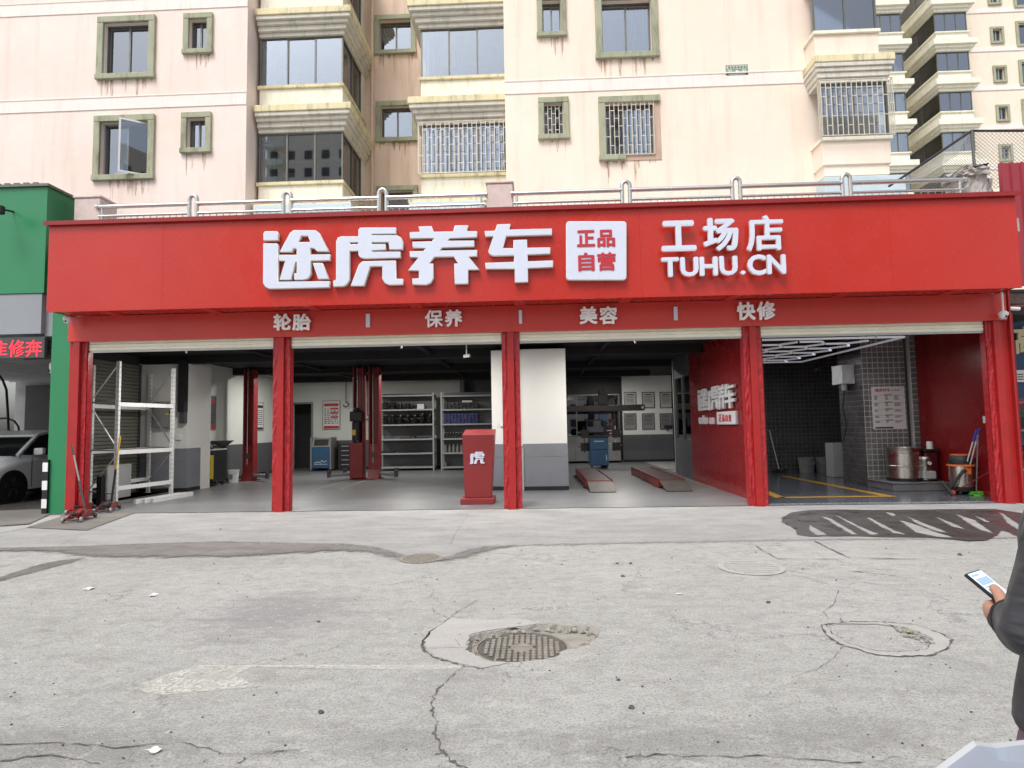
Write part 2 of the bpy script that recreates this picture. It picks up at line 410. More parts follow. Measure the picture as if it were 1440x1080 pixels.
def zxy(px): return [(lambda q: (q.x, q.y))(G(x, y)) for x, y in px]
pit = [(660.,897.),(661,894),(676,890),(698,886.5),(720,883.5),(738,882),(755,879),(782,878),(804,880),(831,881),(845.5,886.5),(839,898),(828,906.5),(807,913),(797,912),(782,923),(760,928),(720,931),(693,930),(680,926.5),(656,914.5),(658,906)]
pit_w = zxy(pit)
def rough_loop(loop, amp, sub=4, seed=1):
    r_ = random.Random(seed); out = []
    n = len(loop)
    for i in range(n):
        a, b = Vector(loop[i]), Vector(loop[(i+1)%n])
        for k in range(sub):
            p = a.lerp(b, k/sub)
            out.append((p.x + r_.uniform(-amp,amp), p.y + r_.uniform(-amp,amp)))
    return out
pit_w = rough_loop(pit_w, .012, 4, 3)
me = outline_mesh([[(-300,-60),(300,-60),(300,500),(-300,500)], pit_w])
ground = structure(finish(me, 'ground', M['ground']))
# walls and floor of the hollow round the manhole
b = MB(); n = len(pit_w); cx = sum(p[0] for p in pit_w)/n; cy = sum(p[1] for p in pit_w)/n
for i in range(n):
    p, q = pit_w[i], pit_w[(i+1)%n]
    pi_, qi = [(cx+(v[0]-cx)*.955, cy+(v[1]-cy)*.955) for v in (p,q)]
    b.quad((*p,0),(*q,0),(*qi,-.045),(*pi_,-.045)); b.add([(*pi_,-.045),(*qi,-.045),(cx,cy,-.05)],[(0,1,2)])
b.build('hollow', M['pit'], ground)
def sheet(name, loops, mat, z, parent=None, wob=0, seed=1):
    ls = [rough_loop(l, wob, 5, seed+i) if wob else l for i, l in enumerate(loops)]
    me = outline_mesh(ls)
    for v in me.vertices: v.co.z = z
    return finish(me, name, mat, parent)
def strip(pts, w0, w1, z, mb, seed=0, jag=.02, sub=6):
    r_ = random.Random(seed); P2 = []
    for i in range(len(pts)-1):
        a, c = Vector(pts[i]), Vector(pts[i+1])
        for k in range(sub):
            p = a.lerp(c, k/sub); j = jag if (i or k) else 0
            P2.append(Vector((p.x+r_.uniform(-j,j), p.y+r_.uniform(-j,j))))
    P2.append(Vector(pts[-1]))
    L, Rr = [], []
    for i, p in enumerate(P2):
        d = (P2[min(i+1,len(P2)-1)] - P2[max(i-1,0)]).normalized(); nn = Vector((-d.y,d.x))
        w = (w0 + (w1-w0)*i/(len(P2)-1))*r_.choice((.25,.5,.8,1.1,1.6))*r_.uniform(.7,1.2)/2
        L.append((*(p+nn*w),z)); Rr.append((*(p-nn*w),z))
    for i in range(len(P2)-1): mb.quad(L[i],L[i+1],Rr[i+1],Rr[i])
# soft-edged stains: a fine sheet that carries its distance to the stain's outline
def soft_mat(name, lo, hi, rough, soft, amp):
    t = NT(name); c = t.mix(t.ramp(t.noise(1.4, 7, .7, t.map((1,2,1))), (.35,0.), (.68,1.)), lo, hi)
    at = t.n('ShaderNodeAttribute'); at.attribute_name = 'inside'
    d = t.math('ADD', at.outputs['Fac'], t.math('MULTIPLY', t.math('SUBTRACT', t.noise(5.5, 8, .75), .5), amp*2.2))
    mr = t.n('ShaderNodeMapRange'); mr.interpolation_type = 'SMOOTHSTEP'
    for k_, v_ in (('From Min',-soft),('From Max',soft),('To Min',0.),('To Max',1.)): mr.inputs[k_].default_value = v_
    t.l(d, mr.inputs['Value']); wear = t.ramp(t.noise(14, 6, .7), (.28,.75), (.46,1.))
    t.set(c, rough); t.l(t.math('MULTIPLY', mr.outputs[0], wear), t.b.inputs['Alpha'])
    t.l(t.ramp(t.noise(3, 5), (.35,rough), (.65,min(1,rough+.35))), t.b.inputs['Roughness']); t.bump(t.noise(40, 5, .7), .25, .004); return t.m
def soft_sheet(name, loops, mat, z, cell):
    xs = [p[0] for p in loops[0]]; ys = [p[1] for p in loops[0]]; pad = .2
    nx = int((max(xs)-min(xs)+2*pad)/(cell*1.6))+1; ny = int((max(ys)-min(ys)+2*pad)/cell)+1
    gx = np.linspace(min(xs)-pad, max(xs)+pad, nx); gy = np.linspace(min(ys)-pad, max(ys)+pad, ny)
    X, Y = np.meshgrid(gx, gy); X = X.ravel(); Y = Y.ravel(); D = np.full(X.shape, 1e9); ins = np.zeros(X.shape, bool)
    for lp in loops:
        for (x0,y0),(x1,y1) in zip(lp, lp[1:]+lp[:1]):
            dx, dy = x1-x0, y1-y0; tt = np.clip(((X-x0)*dx+(Y-y0)*dy)/max(dx*dx+dy*dy,1e-12),0,1)
            D = np.minimum(D, np.hypot(X-x0-tt*dx, Y-y0-tt*dy))
            if y0 != y1: ins ^= ((y0 > Y) != (y1 > Y)) & (X < dx*(Y-y0)/dy+x0)
    D = np.where(ins, D, -D); keep = D > -.18
    me = bpy.data.meshes.new(name); fs = []
    for j in range(ny-1):
        for i in range(nx-1):
            q = (j*nx+i, j*nx+i+1, (j+1)*nx+i+1, (j+1)*nx+i)
            if any(keep[k] for k in q): fs.append(q)
    me.from_pydata([(float(a),float(b),z) for a,b in zip(X,Y)], [], fs)
    at = me.attributes.new('inside','FLOAT','POINT'); at.data.foreach_set('value', D.astype(np.float32))
    me.materials.append(mat); o = bpy.data.objects.new(name, me); COL.objects.link(o); return structure(o)
# apron in front of the shop: a smoother slab laid over the old ground
apron_edge = [(-300,776),(0,772),(115,769.5),(310,763),(480,766),(520,770),(545,776),(575,786),(625,787),(660,775),(720,768),(900,764),(1052,761),(1440,757),(1900,752)]
ap = zxy(apron_edge) + [(30,11.3),(-22,11.3)]
ap_px = [(x_,y_) for x_,y_ in apron_edge if -100 <= x_ <= 1700]; ap_px = [(-300,776)]+ap_px[0:]
ap2 = zxy([(-120,774)]+[q_ for q_ in apron_edge if 0 <= q_[0] <= 1440]+[(1700,754)]); ap2 = ap2+[(ap2[-1][0],11.28),(ap2[0][0],11.28)]
am = soft_mat('apron_slab', (.245,.246,.243), (.345,.342,.332), .82, .09, .16)
soft_sheet('apron', [ap2], am, .006, .05)
# damp gutter line along the apron and its run-off
gut = zxy([(-40,773),(85,771),(200,766),(310,763),(380,765),(480,766.5),(520,771),(545,777),(575,786.5),(600,789),(640,783),(660,775),(690,770),(718,768),(690,774),(665,781),(630,788.5),(590,790),(565,787),(520,777),(480,775),(400,779),(330,783),(250,784),(170,784),(120,782),(60,775),(-40,777)])
soft_sheet('gutter_stain', [gut], soft_mat('gutter_damp', (.135,.127,.116), (.22,.207,.19), .6, .10, .22), .012, .05)
soft_sheet('damp_streak', [zxy([(-30,822),(0,812),(60,793),(118,784),(108,789),(60,802),(8,815),(-30,828)])], soft_mat('streak_damp', (.12,.112,.105), (.17,.16,.148), .6, .05, .10), .004, .05)
def wp(l): return zxy([(1050+u/3.374, 450+v/3.374) for u, v in l])
wet_out = wp([(165,960),(170,940),(215,915),(300,905),(450,902),(600,905),(800,903),(1000,900),(1180,900),(1340,925),(1340,1055),(1240,1010),(1210,1000),(1190,1024),(1140,1048),(1060,1052),(960,1042),(860,1036),(640,1034),(520,1029),(300,1031),(240,1023),(235,1000),(205,980)])
wet_holes = [wp(h) for h in ([(290,968),(320,985),(385,1022),(330,1024),(300,1000)],[(350,930),(400,945),(530,1020),(500,1021),(420,975)],[(415,928),(445,935),(545,985),(632,1020),(590,1023),(520,985)],
  [(650,912),(690,917),(715,930),(690,932)],[(720,950),(780,965),(900,1010),(990,1037),(900,1032),(800,1010)],[(755,930),(790,945),(930,1000),(960,1016),(900,1005),(800,965)],
  [(990,922),(1080,950),(1180,1020),(1110,1000),(1040,960)],[(1060,920),(1100,935),(1165,965),(1130,960)],[(560,935),(590,942),(700,1000),(770,1024),(700,1015),(620,975)],[(870,925),(905,938),(1000,975),(1050,1000),(980,985)],[(1195,908),(1300,975),(1325,1020),(1240,970)])]
soft_sheet('wet_patch', [wet_out]+wet_holes, soft_mat('wet_ground', (.045,.041,.038), (.075,.069,.064), .24, .02, .045), .012, .022)
structure(sheet('mortar_patch', [zxy([(593,907),(604,889),(633,870),(653,871),(684,873),(720,870),(744,873),(760,877),(782,876.5),(755,878),(738,881),(720,882.5),(698,885.5),(676,889),(660,893),(657,906),(654.5,914.8),(679,927.5),(693,931),(716,932),(705,935),(680,940),(653,935.5),(633,930),(613,924.5)])], M['patch'], .004, None, .008, 2))
# cracks: thin dirt-filled strips
b = MB()
for k, (px, w0, w1) in enumerate([
  ([(653,937),(642,945),(625,960),(612,975),(607,993),(612,1015),(612,1035),(618,1055),(630,1070),(655,1080),(660,1110)], .012,.03),
  ([(604,889),(593,907),(597,914),(613,926),(633,932),(653,938),(680,941)], .03,.02),
  ([(633,870),(604,889),(593,907)], .02,.02), ([(633,870),(640,862),(660,851),(677,841)], .01,.006), ([(633,870),(612,862),(606,855)], .01,.005),
  ([(612,1062),(650,1062)], .012,.006), ([(604,912),(655,912)], .008,.005), ([(640,900),(653,912)], .008,.004), ([(1052,762),(1072,774),(1093,786)], .014,.014), ([(1093,786.5),(1190,787.5)], .03,.02),
  ([(1145,761),(1170,774),(1196,785.5)], .035,.03), ([(1196,786),(1303,787)], .04,.016), ([(1237,762),(1270,773)], .014,.008), ([(1303,787),(1380,789)],.012,.006),
  ([(1193,803),(1220,806),(1260,810)], .05,.02), ([(1232,801),(1260,802)],.02,.008), ([(981,790),(1000,799),(1040,807),(1090,806),(1130,812),(1180,827),(1230,836)], .012,.01),
  ([(1110,803),(1160,812),(1230,822),(1335,845)], .012,.008), ([(1180,830),(1172,850),(1160,860),(1165,872)], .01,.006),
  ([(1155,880),(1163,893),(1180,906),(1225,920),(1265,924),(1310,922),(1334,912),(1338,900),(1320,890),(1290,880),(1240,875),(1190,875),(1155,880)], .03,.03),
  ([(1160,878),(1172,892),(1190,903),(1228,915),(1262,918),(1296,915),(1312,905),(1306,895),(1275,883),(1235,878),(1160,878)], .016,.02),
  ([(1240,875),(1262,884),(1290,896),(1312,905)], .02,.03), ([(1186,875),(1178,862)],.01,.005), ([(1185,906),(1175,925),(1150,940),(1110,955)], .008,.004),
  ([(-20,1050),(80,1046),(160,1052),(250,1046),(330,1062),(420,1056)], .02,.006), ([(330,1075),(360,1062),(400,1058)],.02,.008),
  ([(880,1066),(930,1062),(1000,1066),(1080,1064),(1210,1074),(1260,1066),(1330,1070)], .016,.008), ([(80,772),(90,765),(105,757),(160,735)], .012,.008),
  ([(632,770),(640,752),(652,733),(660,722)], .008,.006),([(0,1071),(70,1062),(140,1075)],.02,.008),([(1000,740),(1020,742),(1035,745)],.02,.01)]):
    strip(zxy(px), w0*.5, w1*.5, .009 if px[0][1] < 800 else .005, b, k, .012 if px[0][1] > 790 else .006)
b.build('crack', M['crack'], ground, kind='stuff')
ring_o = zxy([(1155,880),(1163,893),(1180,906),(1225,920),(1265,924),(1310,922),(1334,912),(1338,900),(1320,890),(1290,880),(1240,875),(1190,875)])
ring_i = zxy([(1164,880),(1174,892),(1192,902),(1228,914),(1262,917),(1294,914),(1308,905),(1302,896),(1272,884),(1235,879),(1190,878)])
structure(sheet('mortar_ring', [ring_o, ring_i], M['patch'], .004, None, .012, 21))
b = MB()
for k in range(45):
    u_ = rnd.random(); q_ = G(1262+50*u_+rnd.uniform(-8,8), 886+18*u_+rnd.uniform(-4,5)); stone_mb2 = (q_.x,q_.y,.004,rnd.uniform(.006,.016)); b.box(q_.x-stone_mb2[3],q_.x+stone_mb2[3],q_.y-stone_mb2[3]*.7,q_.y+stone_mb2[3]*.8,.003,.003+stone_mb2[3])
RUB = b
# worn paint arrow
def m_paint():
    t = NT('worn_road_paint'); t.set(t.mix(t.ramp(t.noise(2.5,6,.7),(.4,0.),(.7,.6)), (.66,.65,.59), (.54,.53,.48)), .85)
    a = t.math('MULTIPLY', t.ramp(t.noise(38, 6, .8), (.40,0.), (.53,1.)), t.ramp(t.noise(3, 5, .7), (.30,.22), (.58,.72)))
    t.l(a, t.b.inputs['Alpha']); return t.m
M['road_paint'] = m_paint()
arrow = sheet('road_arrow', [zxy([(168,970),(190,965),(240,948),(280,937),(365,936),(450,936.5),(560,936.5),(652,937),(640,943),(560,942.5),(450,941),(352,938.5),(330,952),(365,966),(300,972),(230,978),(190,972)])], M['road_paint'], .0045, None, .006, 3)
tag(arrow, 'faded white painted arrow on the worn grey ground, pointing left', 'road marking'); 
# manhole cover with raised ribs, in the broken hollow
ca = G(734, 911, -.03); rad = (G(797,911,-.03)-G(671,911,-.03)).length/2
t = thing('manhole_cover', 'round cast iron manhole cover with raised ribs in the broken hollow', 'manhole cover', (ca.x,ca.y,-.046))
b = MB(); b.lathe((0,0,0), [(rad*.985,0),(rad*.985,.016),(rad*.93,.020),(rad*.90,.013),(0,.013)], 48); b.build('disc', plain('cast_iron_dirt', (.10,.094,.082), .85, var=.3, scale=9), t, local=True, smooth=True)
b = MB(); b.lathe((0,0,0), [(rad*1.06,0),(rad*1.06,.02),(rad*1.0,.02),(rad*1.0,0)], 48, close=True); b.build('rim', M['iron'], t, local=True)
b = MB(); st = rad/7.6
for i in range(-7,8):
    for j in range(-9,10):
        x, y = i*st, j*st*1.15
        if math.hypot(x,y) > rad*.85 or math.hypot(x*.75,y) < rad*.2: continue
        b.box(x-st*.34,x+st*.34,y-st*.34,y+st*.34,.013,.024)
rb = b.build('raised_rib', M['iron'], t, local=True, bevel=.003, kind='stuff')
b = MB(); b.lathe((0,0,0), [(rad*.25,.012),(rad*.25,.02),(rad*.19,.021),(rad*.17,.014),(0,.016)], 24); b.build('boss', M['iron'], t, local=True)
# rubble along the broken edge
def stone_mb(b, c, r, seed):
    r_ = random.Random(seed); vs = []
    for k in range(3):
        z = (-.4,.25,.75)[k]; rr = (1,.95,.45)[k]
        for i in range(6):
            a = i*math.pi/3 + r_.uniform(-.3,.3); q = rr*r*r_.uniform(.7,1.15)
            vs.append((c[0]+q*math.cos(a), c[1]+q*math.sin(a)*.8, c[2]+z*r*.7*r_.uniform(.8,1.2)))
    fs = [tuple(range(6))[::-1], tuple(range(12,18))] + [(k*6+i,k*6+(i+1)%6,(k+1)*6+(i+1)%6,(k+1)*6+i) for k in (0,1) for i in range(6)]
    b.add(vs, fs)
RUBM = 1
M['stone'] = plain('broken_concrete', (.29,.275,.245), .95, var=.3, scale=15, bump=.6, bscale=60)
M['dark_stone'] = plain('dark_chip', (.085,.08,.075), .95, var=.4, scale=15)
def single_stone(px, py, r, seed, label, mat='stone', z=0.0, name='broken_stone', cat='stone', group=None):
    q = G(px, py, z); b = MB(); stone_mb(b, (0,0,r*.25), r, seed)
    o = b.build(name, M[mat]); o.location = (q.x,q.y,z); return tag(o, label, cat, group)
single_stone(729,885,.055,1,'largest grey broken chunk wedged at the back rim of the manhole hollow', z=-.04)
single_stone(789,882,.035,2,'pale broken chunk at the back right rim of the manhole hollow', z=-.04)
single_stone(749,884,.03,3,'small dark chip of asphalt behind the manhole cover', 'dark_stone', -.04)
single_stone(820,884,.03,4,'small dark chip in the far right corner of the manhole hollow', 'dark_stone', -.04)
tag(RUB.build('rubble', M['stone'], None, kind='stuff', bevel=.003), 'crumbled bits in the right side of the broken round patch', 'rubble')
b = MB()
for k in range(150):
    i = rnd.randrange(n); p = pit_w[i]; s_ = rnd.uniform(.86,.99) if 1 else 1
    if p[1] < cy - .05 and rnd.random() < .8: continue
    stone_mb(b, (cx+(p[0]-cx)*s_+rnd.uniform(-.03,.03), cy+(p[1]-cy)*s_, -.035+rnd.uniform(0,.02)), rnd.uniform(.006,.02), k)
g_ = b.build('rubble', M['stone'], None, kind='stuff'); tag(g_, 'crumbled concrete bits along the broken edge round the manhole', 'rubble')
b = MB()
for k in range(190):
    x, y = rnd.uniform(-60,1500), 768+312*rnd.random()**1.4
    q = G(x,y); stone_mb(b, (q.x,q.y,.004), rnd.uniform(.003,.008)*(1 if q.y<6 else 1.4), k)
g_ = b.build('gravel', M['dark_stone'], None, kind='stuff'); tag(g_, 'scattered small dark chips on the worn ground', 'gravel')
spots = [(451,1003,.02,'largest dark stone left of the long crack, in the lower left ground'),(888,996,.02,'dark stone on the near ground right of the long crack'),(1081,848,.022,'dark stone just behind the broken round patch at the right'),(876,811,.024,'dark stone in mid ground, nearest of a trio below the third bay'),(887,793,.022,'dark stone at the right of a trio below the third bay'),(868,793,.02,'dark stone at the left of a trio below the third bay'),(310,745,.022,'dark stone on the smooth apron before the first bay'),(448,875,.016,'small dark stone above the shaft of the painted arrow'),(870,957,.014,'small dark stone just right of the manhole hollow'),(1350,781,.03,'dark stone near the joint lines below the wet patch')]
for k, (x,y,r_,lab) in enumerate(spots):
    single_stone(x,y,r_,50+k,lab,'dark_stone',0,'loose_stone','stone','loose stones on the ground')
def paper_bit(px, py, s, seed, label):
    r_ = random.Random(seed); q = G(px,py); N = 4; b = MB()
    s *= .75
    vs = [(s*(i/(N-1)-.5)*r_.uniform(.8,1.1), s*.7*(j/(N-1)-.5)*r_.uniform(.8,1.1), .006+s*.16*r_.random()) for j in range(N) for i in range(N)]
    b.add(vs, [(j*N+i,j*N+i+1,(j+1)*N+i+1,(j+1)*N+i) for j in range(N-1) for i in range(N-1)])
    o = b.build('paper_scrap', M['paper']); o.location = (q.x,q.y,0); o.rotation_euler.z = r_.uniform(0,3)
    so = o.modifiers.new('thickness','SOLIDIFY'); so.thickness = .002
    tag(o, label, 'paper scrap')
paper_bit(217,1057,.085,1,'largest crumpled white paper scrap, nearest on the ground at the left')
paper_bit(126,829,.12,2,'flat white paper scrap on the ground, leftmost and farthest left')
paper_bit(216,838,.11,3,'white paper scrap with a dark corner, right of the leftmost scrap')
paper_bit(955,836,.06,4,'small white scrap right of the manhole hollow in mid ground')
paper_bit(953,803,.06,5,'tiny white scrap on the ground below the middle bays, farthest back')
# weed in the broken ring at the right
q = G(1279,892); t = thing('weed', 'tiny yellow green weed growing in the broken round patch', 'weed', (q.x,q.y,0))
M['weed'] = plain('weed_leaf', (.22,.26,.03), .6, var=.2)
for k in range(6):
    a = k*1.05; b = MB(); d = Vector((math.cos(a),math.sin(a),.9))*.03; s_ = Vector((-math.sin(a),math.cos(a),0))*.008
    b.add([(0,0,.004), d*.5+s_, d, d*.5-s_], [(0,1,2,3)]); b.build('leaf', M['weed'], t, local=True)
# low covers in the old ground
def iron_patch(px, py, w, h, label, mat):
    q = G(px,py); b = MB(); b.lathe((0,0,0), [(1,0),(1,.008),(.93,.012),(.88,.009),(0,.009)], 32)
    o = b.build('drain_cover', M[mat]); o.location = (q.x,q.y,.004); k = (G(px+w/2,py)-G(px-w/2,py)).length/2; o.scale = (k,k,1)
    tag(o, label, 'drain cover')
    for i in range(-3,4):
        c = MB(); L_ = math.sqrt(max(.0,.8-(i*.25)**2)); c.box(-L_*.9,L_*.9,i*.25-.05,i*.25+.05,.009,.018); c.build('rib', M[mat], o, local=True)
iron_patch(1056,799,92,17,'worn round cover half buried in concrete below the right bays','patch')
iron_patch(592,786,60,8,'small iron drain cover sunk in the damp gutter line','iron')

# ------------------------------------------------------------------ walls with openings
def wall_grid(mb, x0, x1, z0, z1, y0, y1, holes):
    """a wall slab facing -Y with rectangular openings; faces only where they show"""
    xs = sorted({x0,x1,*[v for h in holes for v in (h[0],h[1]) if x0<v<x1]}); zs = sorted({z0,z1,*[v for h in holes for v in (h[2],h[3]) if z0<v<z1]})
    def solid(i,j):
        if i<0 or j<0 or i>=len(xs)-1 or j>=len(zs)-1: return False
        cx_, cz_ = (xs[i]+xs[i+1])/2, (zs[j]+zs[j+1])/2
        return not any(h[0]<cx_<h[1] and h[2]<cz_<h[3] for h in holes)
    for i in range(len(xs)-1):
        for j in range(len(zs)-1):
            if not solid(i,j): continue
            a,b_,c,d = xs[i],xs[i+1],zs[j],zs[j+1]
            mb.quad((a,y0,c),(b_,y0,c),(b_,y0,d),(a,y0,d)); mb.quad((a,y1,c),(a,y1,d),(b_,y1,d),(b_,y1,c))
            if not solid(i-1,j): mb.quad((a,y0,c),(a,y0,d),(a,y1,d),(a,y1,c))
            if not solid(i+1,j): mb.quad((b_,y0,c),(b_,y1,c),(b_,y1,d),(b_,y0,d))
            if not solid(i,j-1): mb.quad((a,y0,c),(a,y1,c),(b_,y1,c),(b_,y0,c))
            if not solid(i,j+1): mb.quad((a,y0,d),(b_,y0,d),(b_,y1,d),(a,y1,d))

# ------------------------------------------------------------------ the apartment building behind
BY = 17.0
apt = thing('apartment_building', 'pink rendered apartment building with green stone window frames behind the red shop', 'apartment building', (0,BY,0))
def drips(parent, x0, x1, ztop, Y, seed, k=7, lmax=.75):
    r_ = random.Random(seed); b = MB()
    for i in range(k):
        x = r_.uniform(x0,x1); w = r_.uniform(.02,.13); L_ = lmax*r_.random()**1.6+.06
        b.add([(x-w/2,Y-.004-.0005*i,ztop),(x+w/2,Y-.004-.0005*i,ztop),(x+w*.35,Y-.004-.0005*i,ztop-L_*.6),(x+r_.uniform(-.01,.01),Y-.004-.0005*i,ztop-L_),(x-w*.3,Y-.004-.0005*i,ztop-L_*.5)],[(0,1,2,3,4)])
    b.build('drip_stain', M['blotch'], parent, kind='stuff')
def grille_mb(x0,x1,z0,z1,Y,pitch,r=.009):
    b = MB(); nb = max(2,round((x1-x0)/pitch))
    for i in range(nb+1):
        x = x0+(x1-x0)*i/nb; b.box(x-r,x+r,Y-r,Y+r,z0,z1)
        if i < nb:
            nx = x0+(x1-x0)*(i+1)/nb
            for q_ in ((.18,.55,.85) if i%2 else (.35,.70,.95)): zz = z0+(z1-z0)*q_; b.box(x+r,nx-r,Y-r*.8,Y+r*.8,zz-r,zz+r)
    for z in (z0,z1): b.box(x0-r,x1+r,Y-r*1.5,Y+r*1.5,z-r,z+r)
    return b
def window(px, kind='plain', seed=1, Y=BY, parent=None, tw=.19, stain=True):
    """stone-trimmed window in a wall plane; px = outer corners in the picture"""
    parent = parent or apt
    x0,y0,x1,y1 = px; a = P(x0,(y0+y1)/2,Y).x; c = P(x1,(y0+y1)/2,Y).x; zt = P((x0+x1)/2,y0,Y).z; zb = P((x0+x1)/2,y1,Y).z
    t = tw*min(1,(c-a)/1.0); ox0,ox1,oz0,oz1 = a+t,c-t,zb+t*.85,zt-t
    tp = .09
    w = MB(); w.box(a,c,Y-tp,Y+.002,zt-t,zt); w.box(a,a+t,Y-tp+.004,Y+.002,zb+t*.85,zt-t)
    if kind != 'broken': w.box(c-t,c,Y-tp+.004,Y+.002,zb+t*.85,zt-t); w.box(a-.02,c+.02,Y-tp-.02,Y+.002,zb,zb+t*.85)
    else: w.box(a-.02,a+(c-a)*.42,Y-tp-.03,Y+.002,zb,zb+t*.85)
    wo = w.build('window', M['trim'], parent, bevel=.012)
    if kind == 'broken':
        w = MB(); w.box(c-t,c,Y-.02,Y+.002,zb+t*.85,zt-t); w.box(a+(c-a)*.42,c,Y-.02,Y+.002,zb,zb+t*.85); w.build('bare_trim', M['blotch_solid'], wo)
    # room behind, frame, panes
    r_ = MB(); D = 1.1
    r_.quad((ox0-.3,Y+D,oz0-.3),(ox1+.3,Y+D,oz0-.3),(ox1+.3,Y+D,oz1+.2),(ox0-.3,Y+D,oz1+.2))
    r_.quad((ox0-.3,Y+.25,oz0-.3),(ox0-.3,Y+D,oz0-.3),(ox0-.3,Y+D,oz1+.2),(ox0-.3,Y+.25,oz1+.2)); r_.quad((ox1+.3,Y+.25,oz0-.3),(ox1+.3,Y+D,oz0-.3),(ox1+.3,Y+D,oz1+.2),(ox1+.3,Y+.25,oz1+.2))
    r_.quad((ox0-.3,Y+.25,oz0-.3),(ox1+.3,Y+.25,oz0-.3),(ox1+.3,Y+D,oz0-.3),(ox0-.3,Y+D,oz0-.3)); r_.quad((ox0-.3,Y+.25,oz1+.2),(ox1+.3,Y+.25,oz1+.2),(ox1+.3,Y+D,oz1+.2),(ox0-.3,Y+D,oz1+.2))
    r_.build('room', M['room'], wo)
    fy = Y+.16; f = MB(); s = .035
    f.box(ox0,ox1,fy-.03,fy+.03,oz1-s,oz1); f.box(ox0,ox1,fy-.03,fy+.03,oz0,oz0+s); f.box(ox0,ox0+s,fy-.03,fy+.03,oz0+s,oz1-s); f.box(ox1-s,ox1,fy-.03,fy+.03,oz0+s,oz1-s)
    xm = (ox0+ox1)/2; f.box(xm-s*.7,xm+s*.7,fy-.025,fy+.025,oz0+s,oz1-s)
    f.build('frame', M['alu_dark'] if kind != 'open' else M['alu'], wo)
    for k,(p0,p1) in enumerate(((ox0+s,xm-s*.7),(xm+s*.7,ox1-s))):
        if kind == 'open' and k == 1: continue
        g = MB(); g.box(p0,p1,fy-.003+.01*k,fy+.003+.01*k,oz0+s,oz1-s); g.build('pane', M['glass'], wo)
    if kind == 'open':
        s2 = MB(); wv = ox1-s-xm; hx = ox1-s; ang = R(35)
        def T(u,z,d): return (hx-u*math.cos(ang)-d*math.sin(ang), fy-.04-u*math.sin(ang)-.0+d*math.cos(ang), z)
        zs0, zs1 = oz0-.02, oz1-.02
        for (u0,u1,za,zb_) in ((0,.05,zs0,zs1),(wv*1.15-.05,wv*1.15,zs0,zs1),(.05,wv*1.15-.05,zs0,zs0+.05),(.05,wv*1.15-.05,zs1-.05,zs1)):
            vs = [T(u,z,d) for z in (za,zb_) for (u,d) in ((u0,-.02),(u1,-.02),(u1,.02),(u0,.02))]
            s2.add(vs,[(0,3,2,1),(4,5,6,7),(0,1,5,4),(1,2,6,5),(2,3,7,6),(3,0,4,7)])
        s2.build('open_sash', M['white_paint'], wo)
        g = MB(); g.quad(T(.05,zs0+.05,0),T(wv*1.15-.05,zs0+.05,0),T(wv*1.15-.05,zs1-.05,0),T(.05,zs1-.05,0)); g.build('pane', M['glass_dark'], wo)
    if kind in ('curtain','curtains','grille_curtain','broken'):
        cb = MB(); rr = random.Random(seed)
        rng = ((xm+.18*(ox1-xm),ox1),) if kind == 'curtain' else ((ox0,xm-.02),(xm+.03,ox1)) if kind != 'broken' else ((ox0+.05,ox1-.05),)
        for (p0,p1) in rng:
            N = 28; top = []; bot = []
            for i in range(N+1):
                u = p0+(p1-p0)*i/N; yy = Y+.34+.035*math.sin(i*1.55+rr.random()); top.append((u,yy,oz1)); bot.append((u+.02*math.sin(i),yy,oz0-.2))
            for i in range(N): cb.quad(bot[i],bot[i+1],top[i+1],top[i])
        cb.build('curtain', M['curtain'], wo, smooth='all')
    if kind in ('grille','broken','grille_curtain'):
        gy = Y-.05 if kind == 'broken' else Y+.02
        grille_mb(ox0,ox1,oz0,oz1,gy,.125 if kind != 'grille' else .12).build('grille', M['grille'], wo)
    if stain: drips(wo, a+.1, c-.1, zb-.002, Y, seed, 14 if c-a>1 else 6)
    return (ox0,ox1,oz0,oz1)
holes = []
for px, kind, seed in [((138,24,219,112),'curtain',1),((259,20,300,77),'curtain',2),((133,163,218,254),'open',3),((256,159,298,216),'curtains',4),
                       ((755,-6,796,53),'curtain',5),((837,-8,925,83),'curtain',6),((757,138,800,197),'grille',7),((842,136,929,226),'broken',8)]:
    holes.append(window(px, kind, seed))
for k, px in enumerate([(140,-113,222,-25),(262,-118,303,-61),(750,-142,792,-84),(833,-146,922,-56)]): holes.append(window(px,'plain',20+k,stain=False))
XL1 = P(346,200,BY).x; XR0 = P(711,200,BY).x; XR1 = 9.72
b = MB(); wall_grid(b, -26, XL1, 5.15, 21, BY, BY+.3, [h for h in holes if h[1]<XL1]); b.quad((XL1,BY+.3,5.15),(XL1,BY+3.2,5.15),(XL1,BY+3.2,21),(XL1,BY+.3,21)); b.build('wall', M['pink'], apt)
b = MB(); wall_grid(b, XR0, XR1, 5.15, 21, BY, BY+.3, [h for h in holes if h[1]>XR0]); b.quad((XR1,BY+.3,5.15),(XR1,BY+12,5.15),(XR1,BY+12,21),(XR1,BY+.3,21)); b.quad((XR0,BY+.3,5.15),(XR0,BY+3.2,5.15),(XR0,BY+3.2,21),(XR0,BY+.3,21)); b.build('wall', M['pink_cream'], apt)
for zz in (11.02, 14.02, 17.0):          # pale string courses
    for (x0,x1) in ((-26,XL1),(XR0,7.8)):
        b = MB(); b.box(x0,x1,BY-.02,BY+.001,zz,zz+.36); b.box(x0,x1,BY-.035,BY-.019,zz+.36,zz+.40); b.build('string_course', M['band'], apt, bevel=.004)
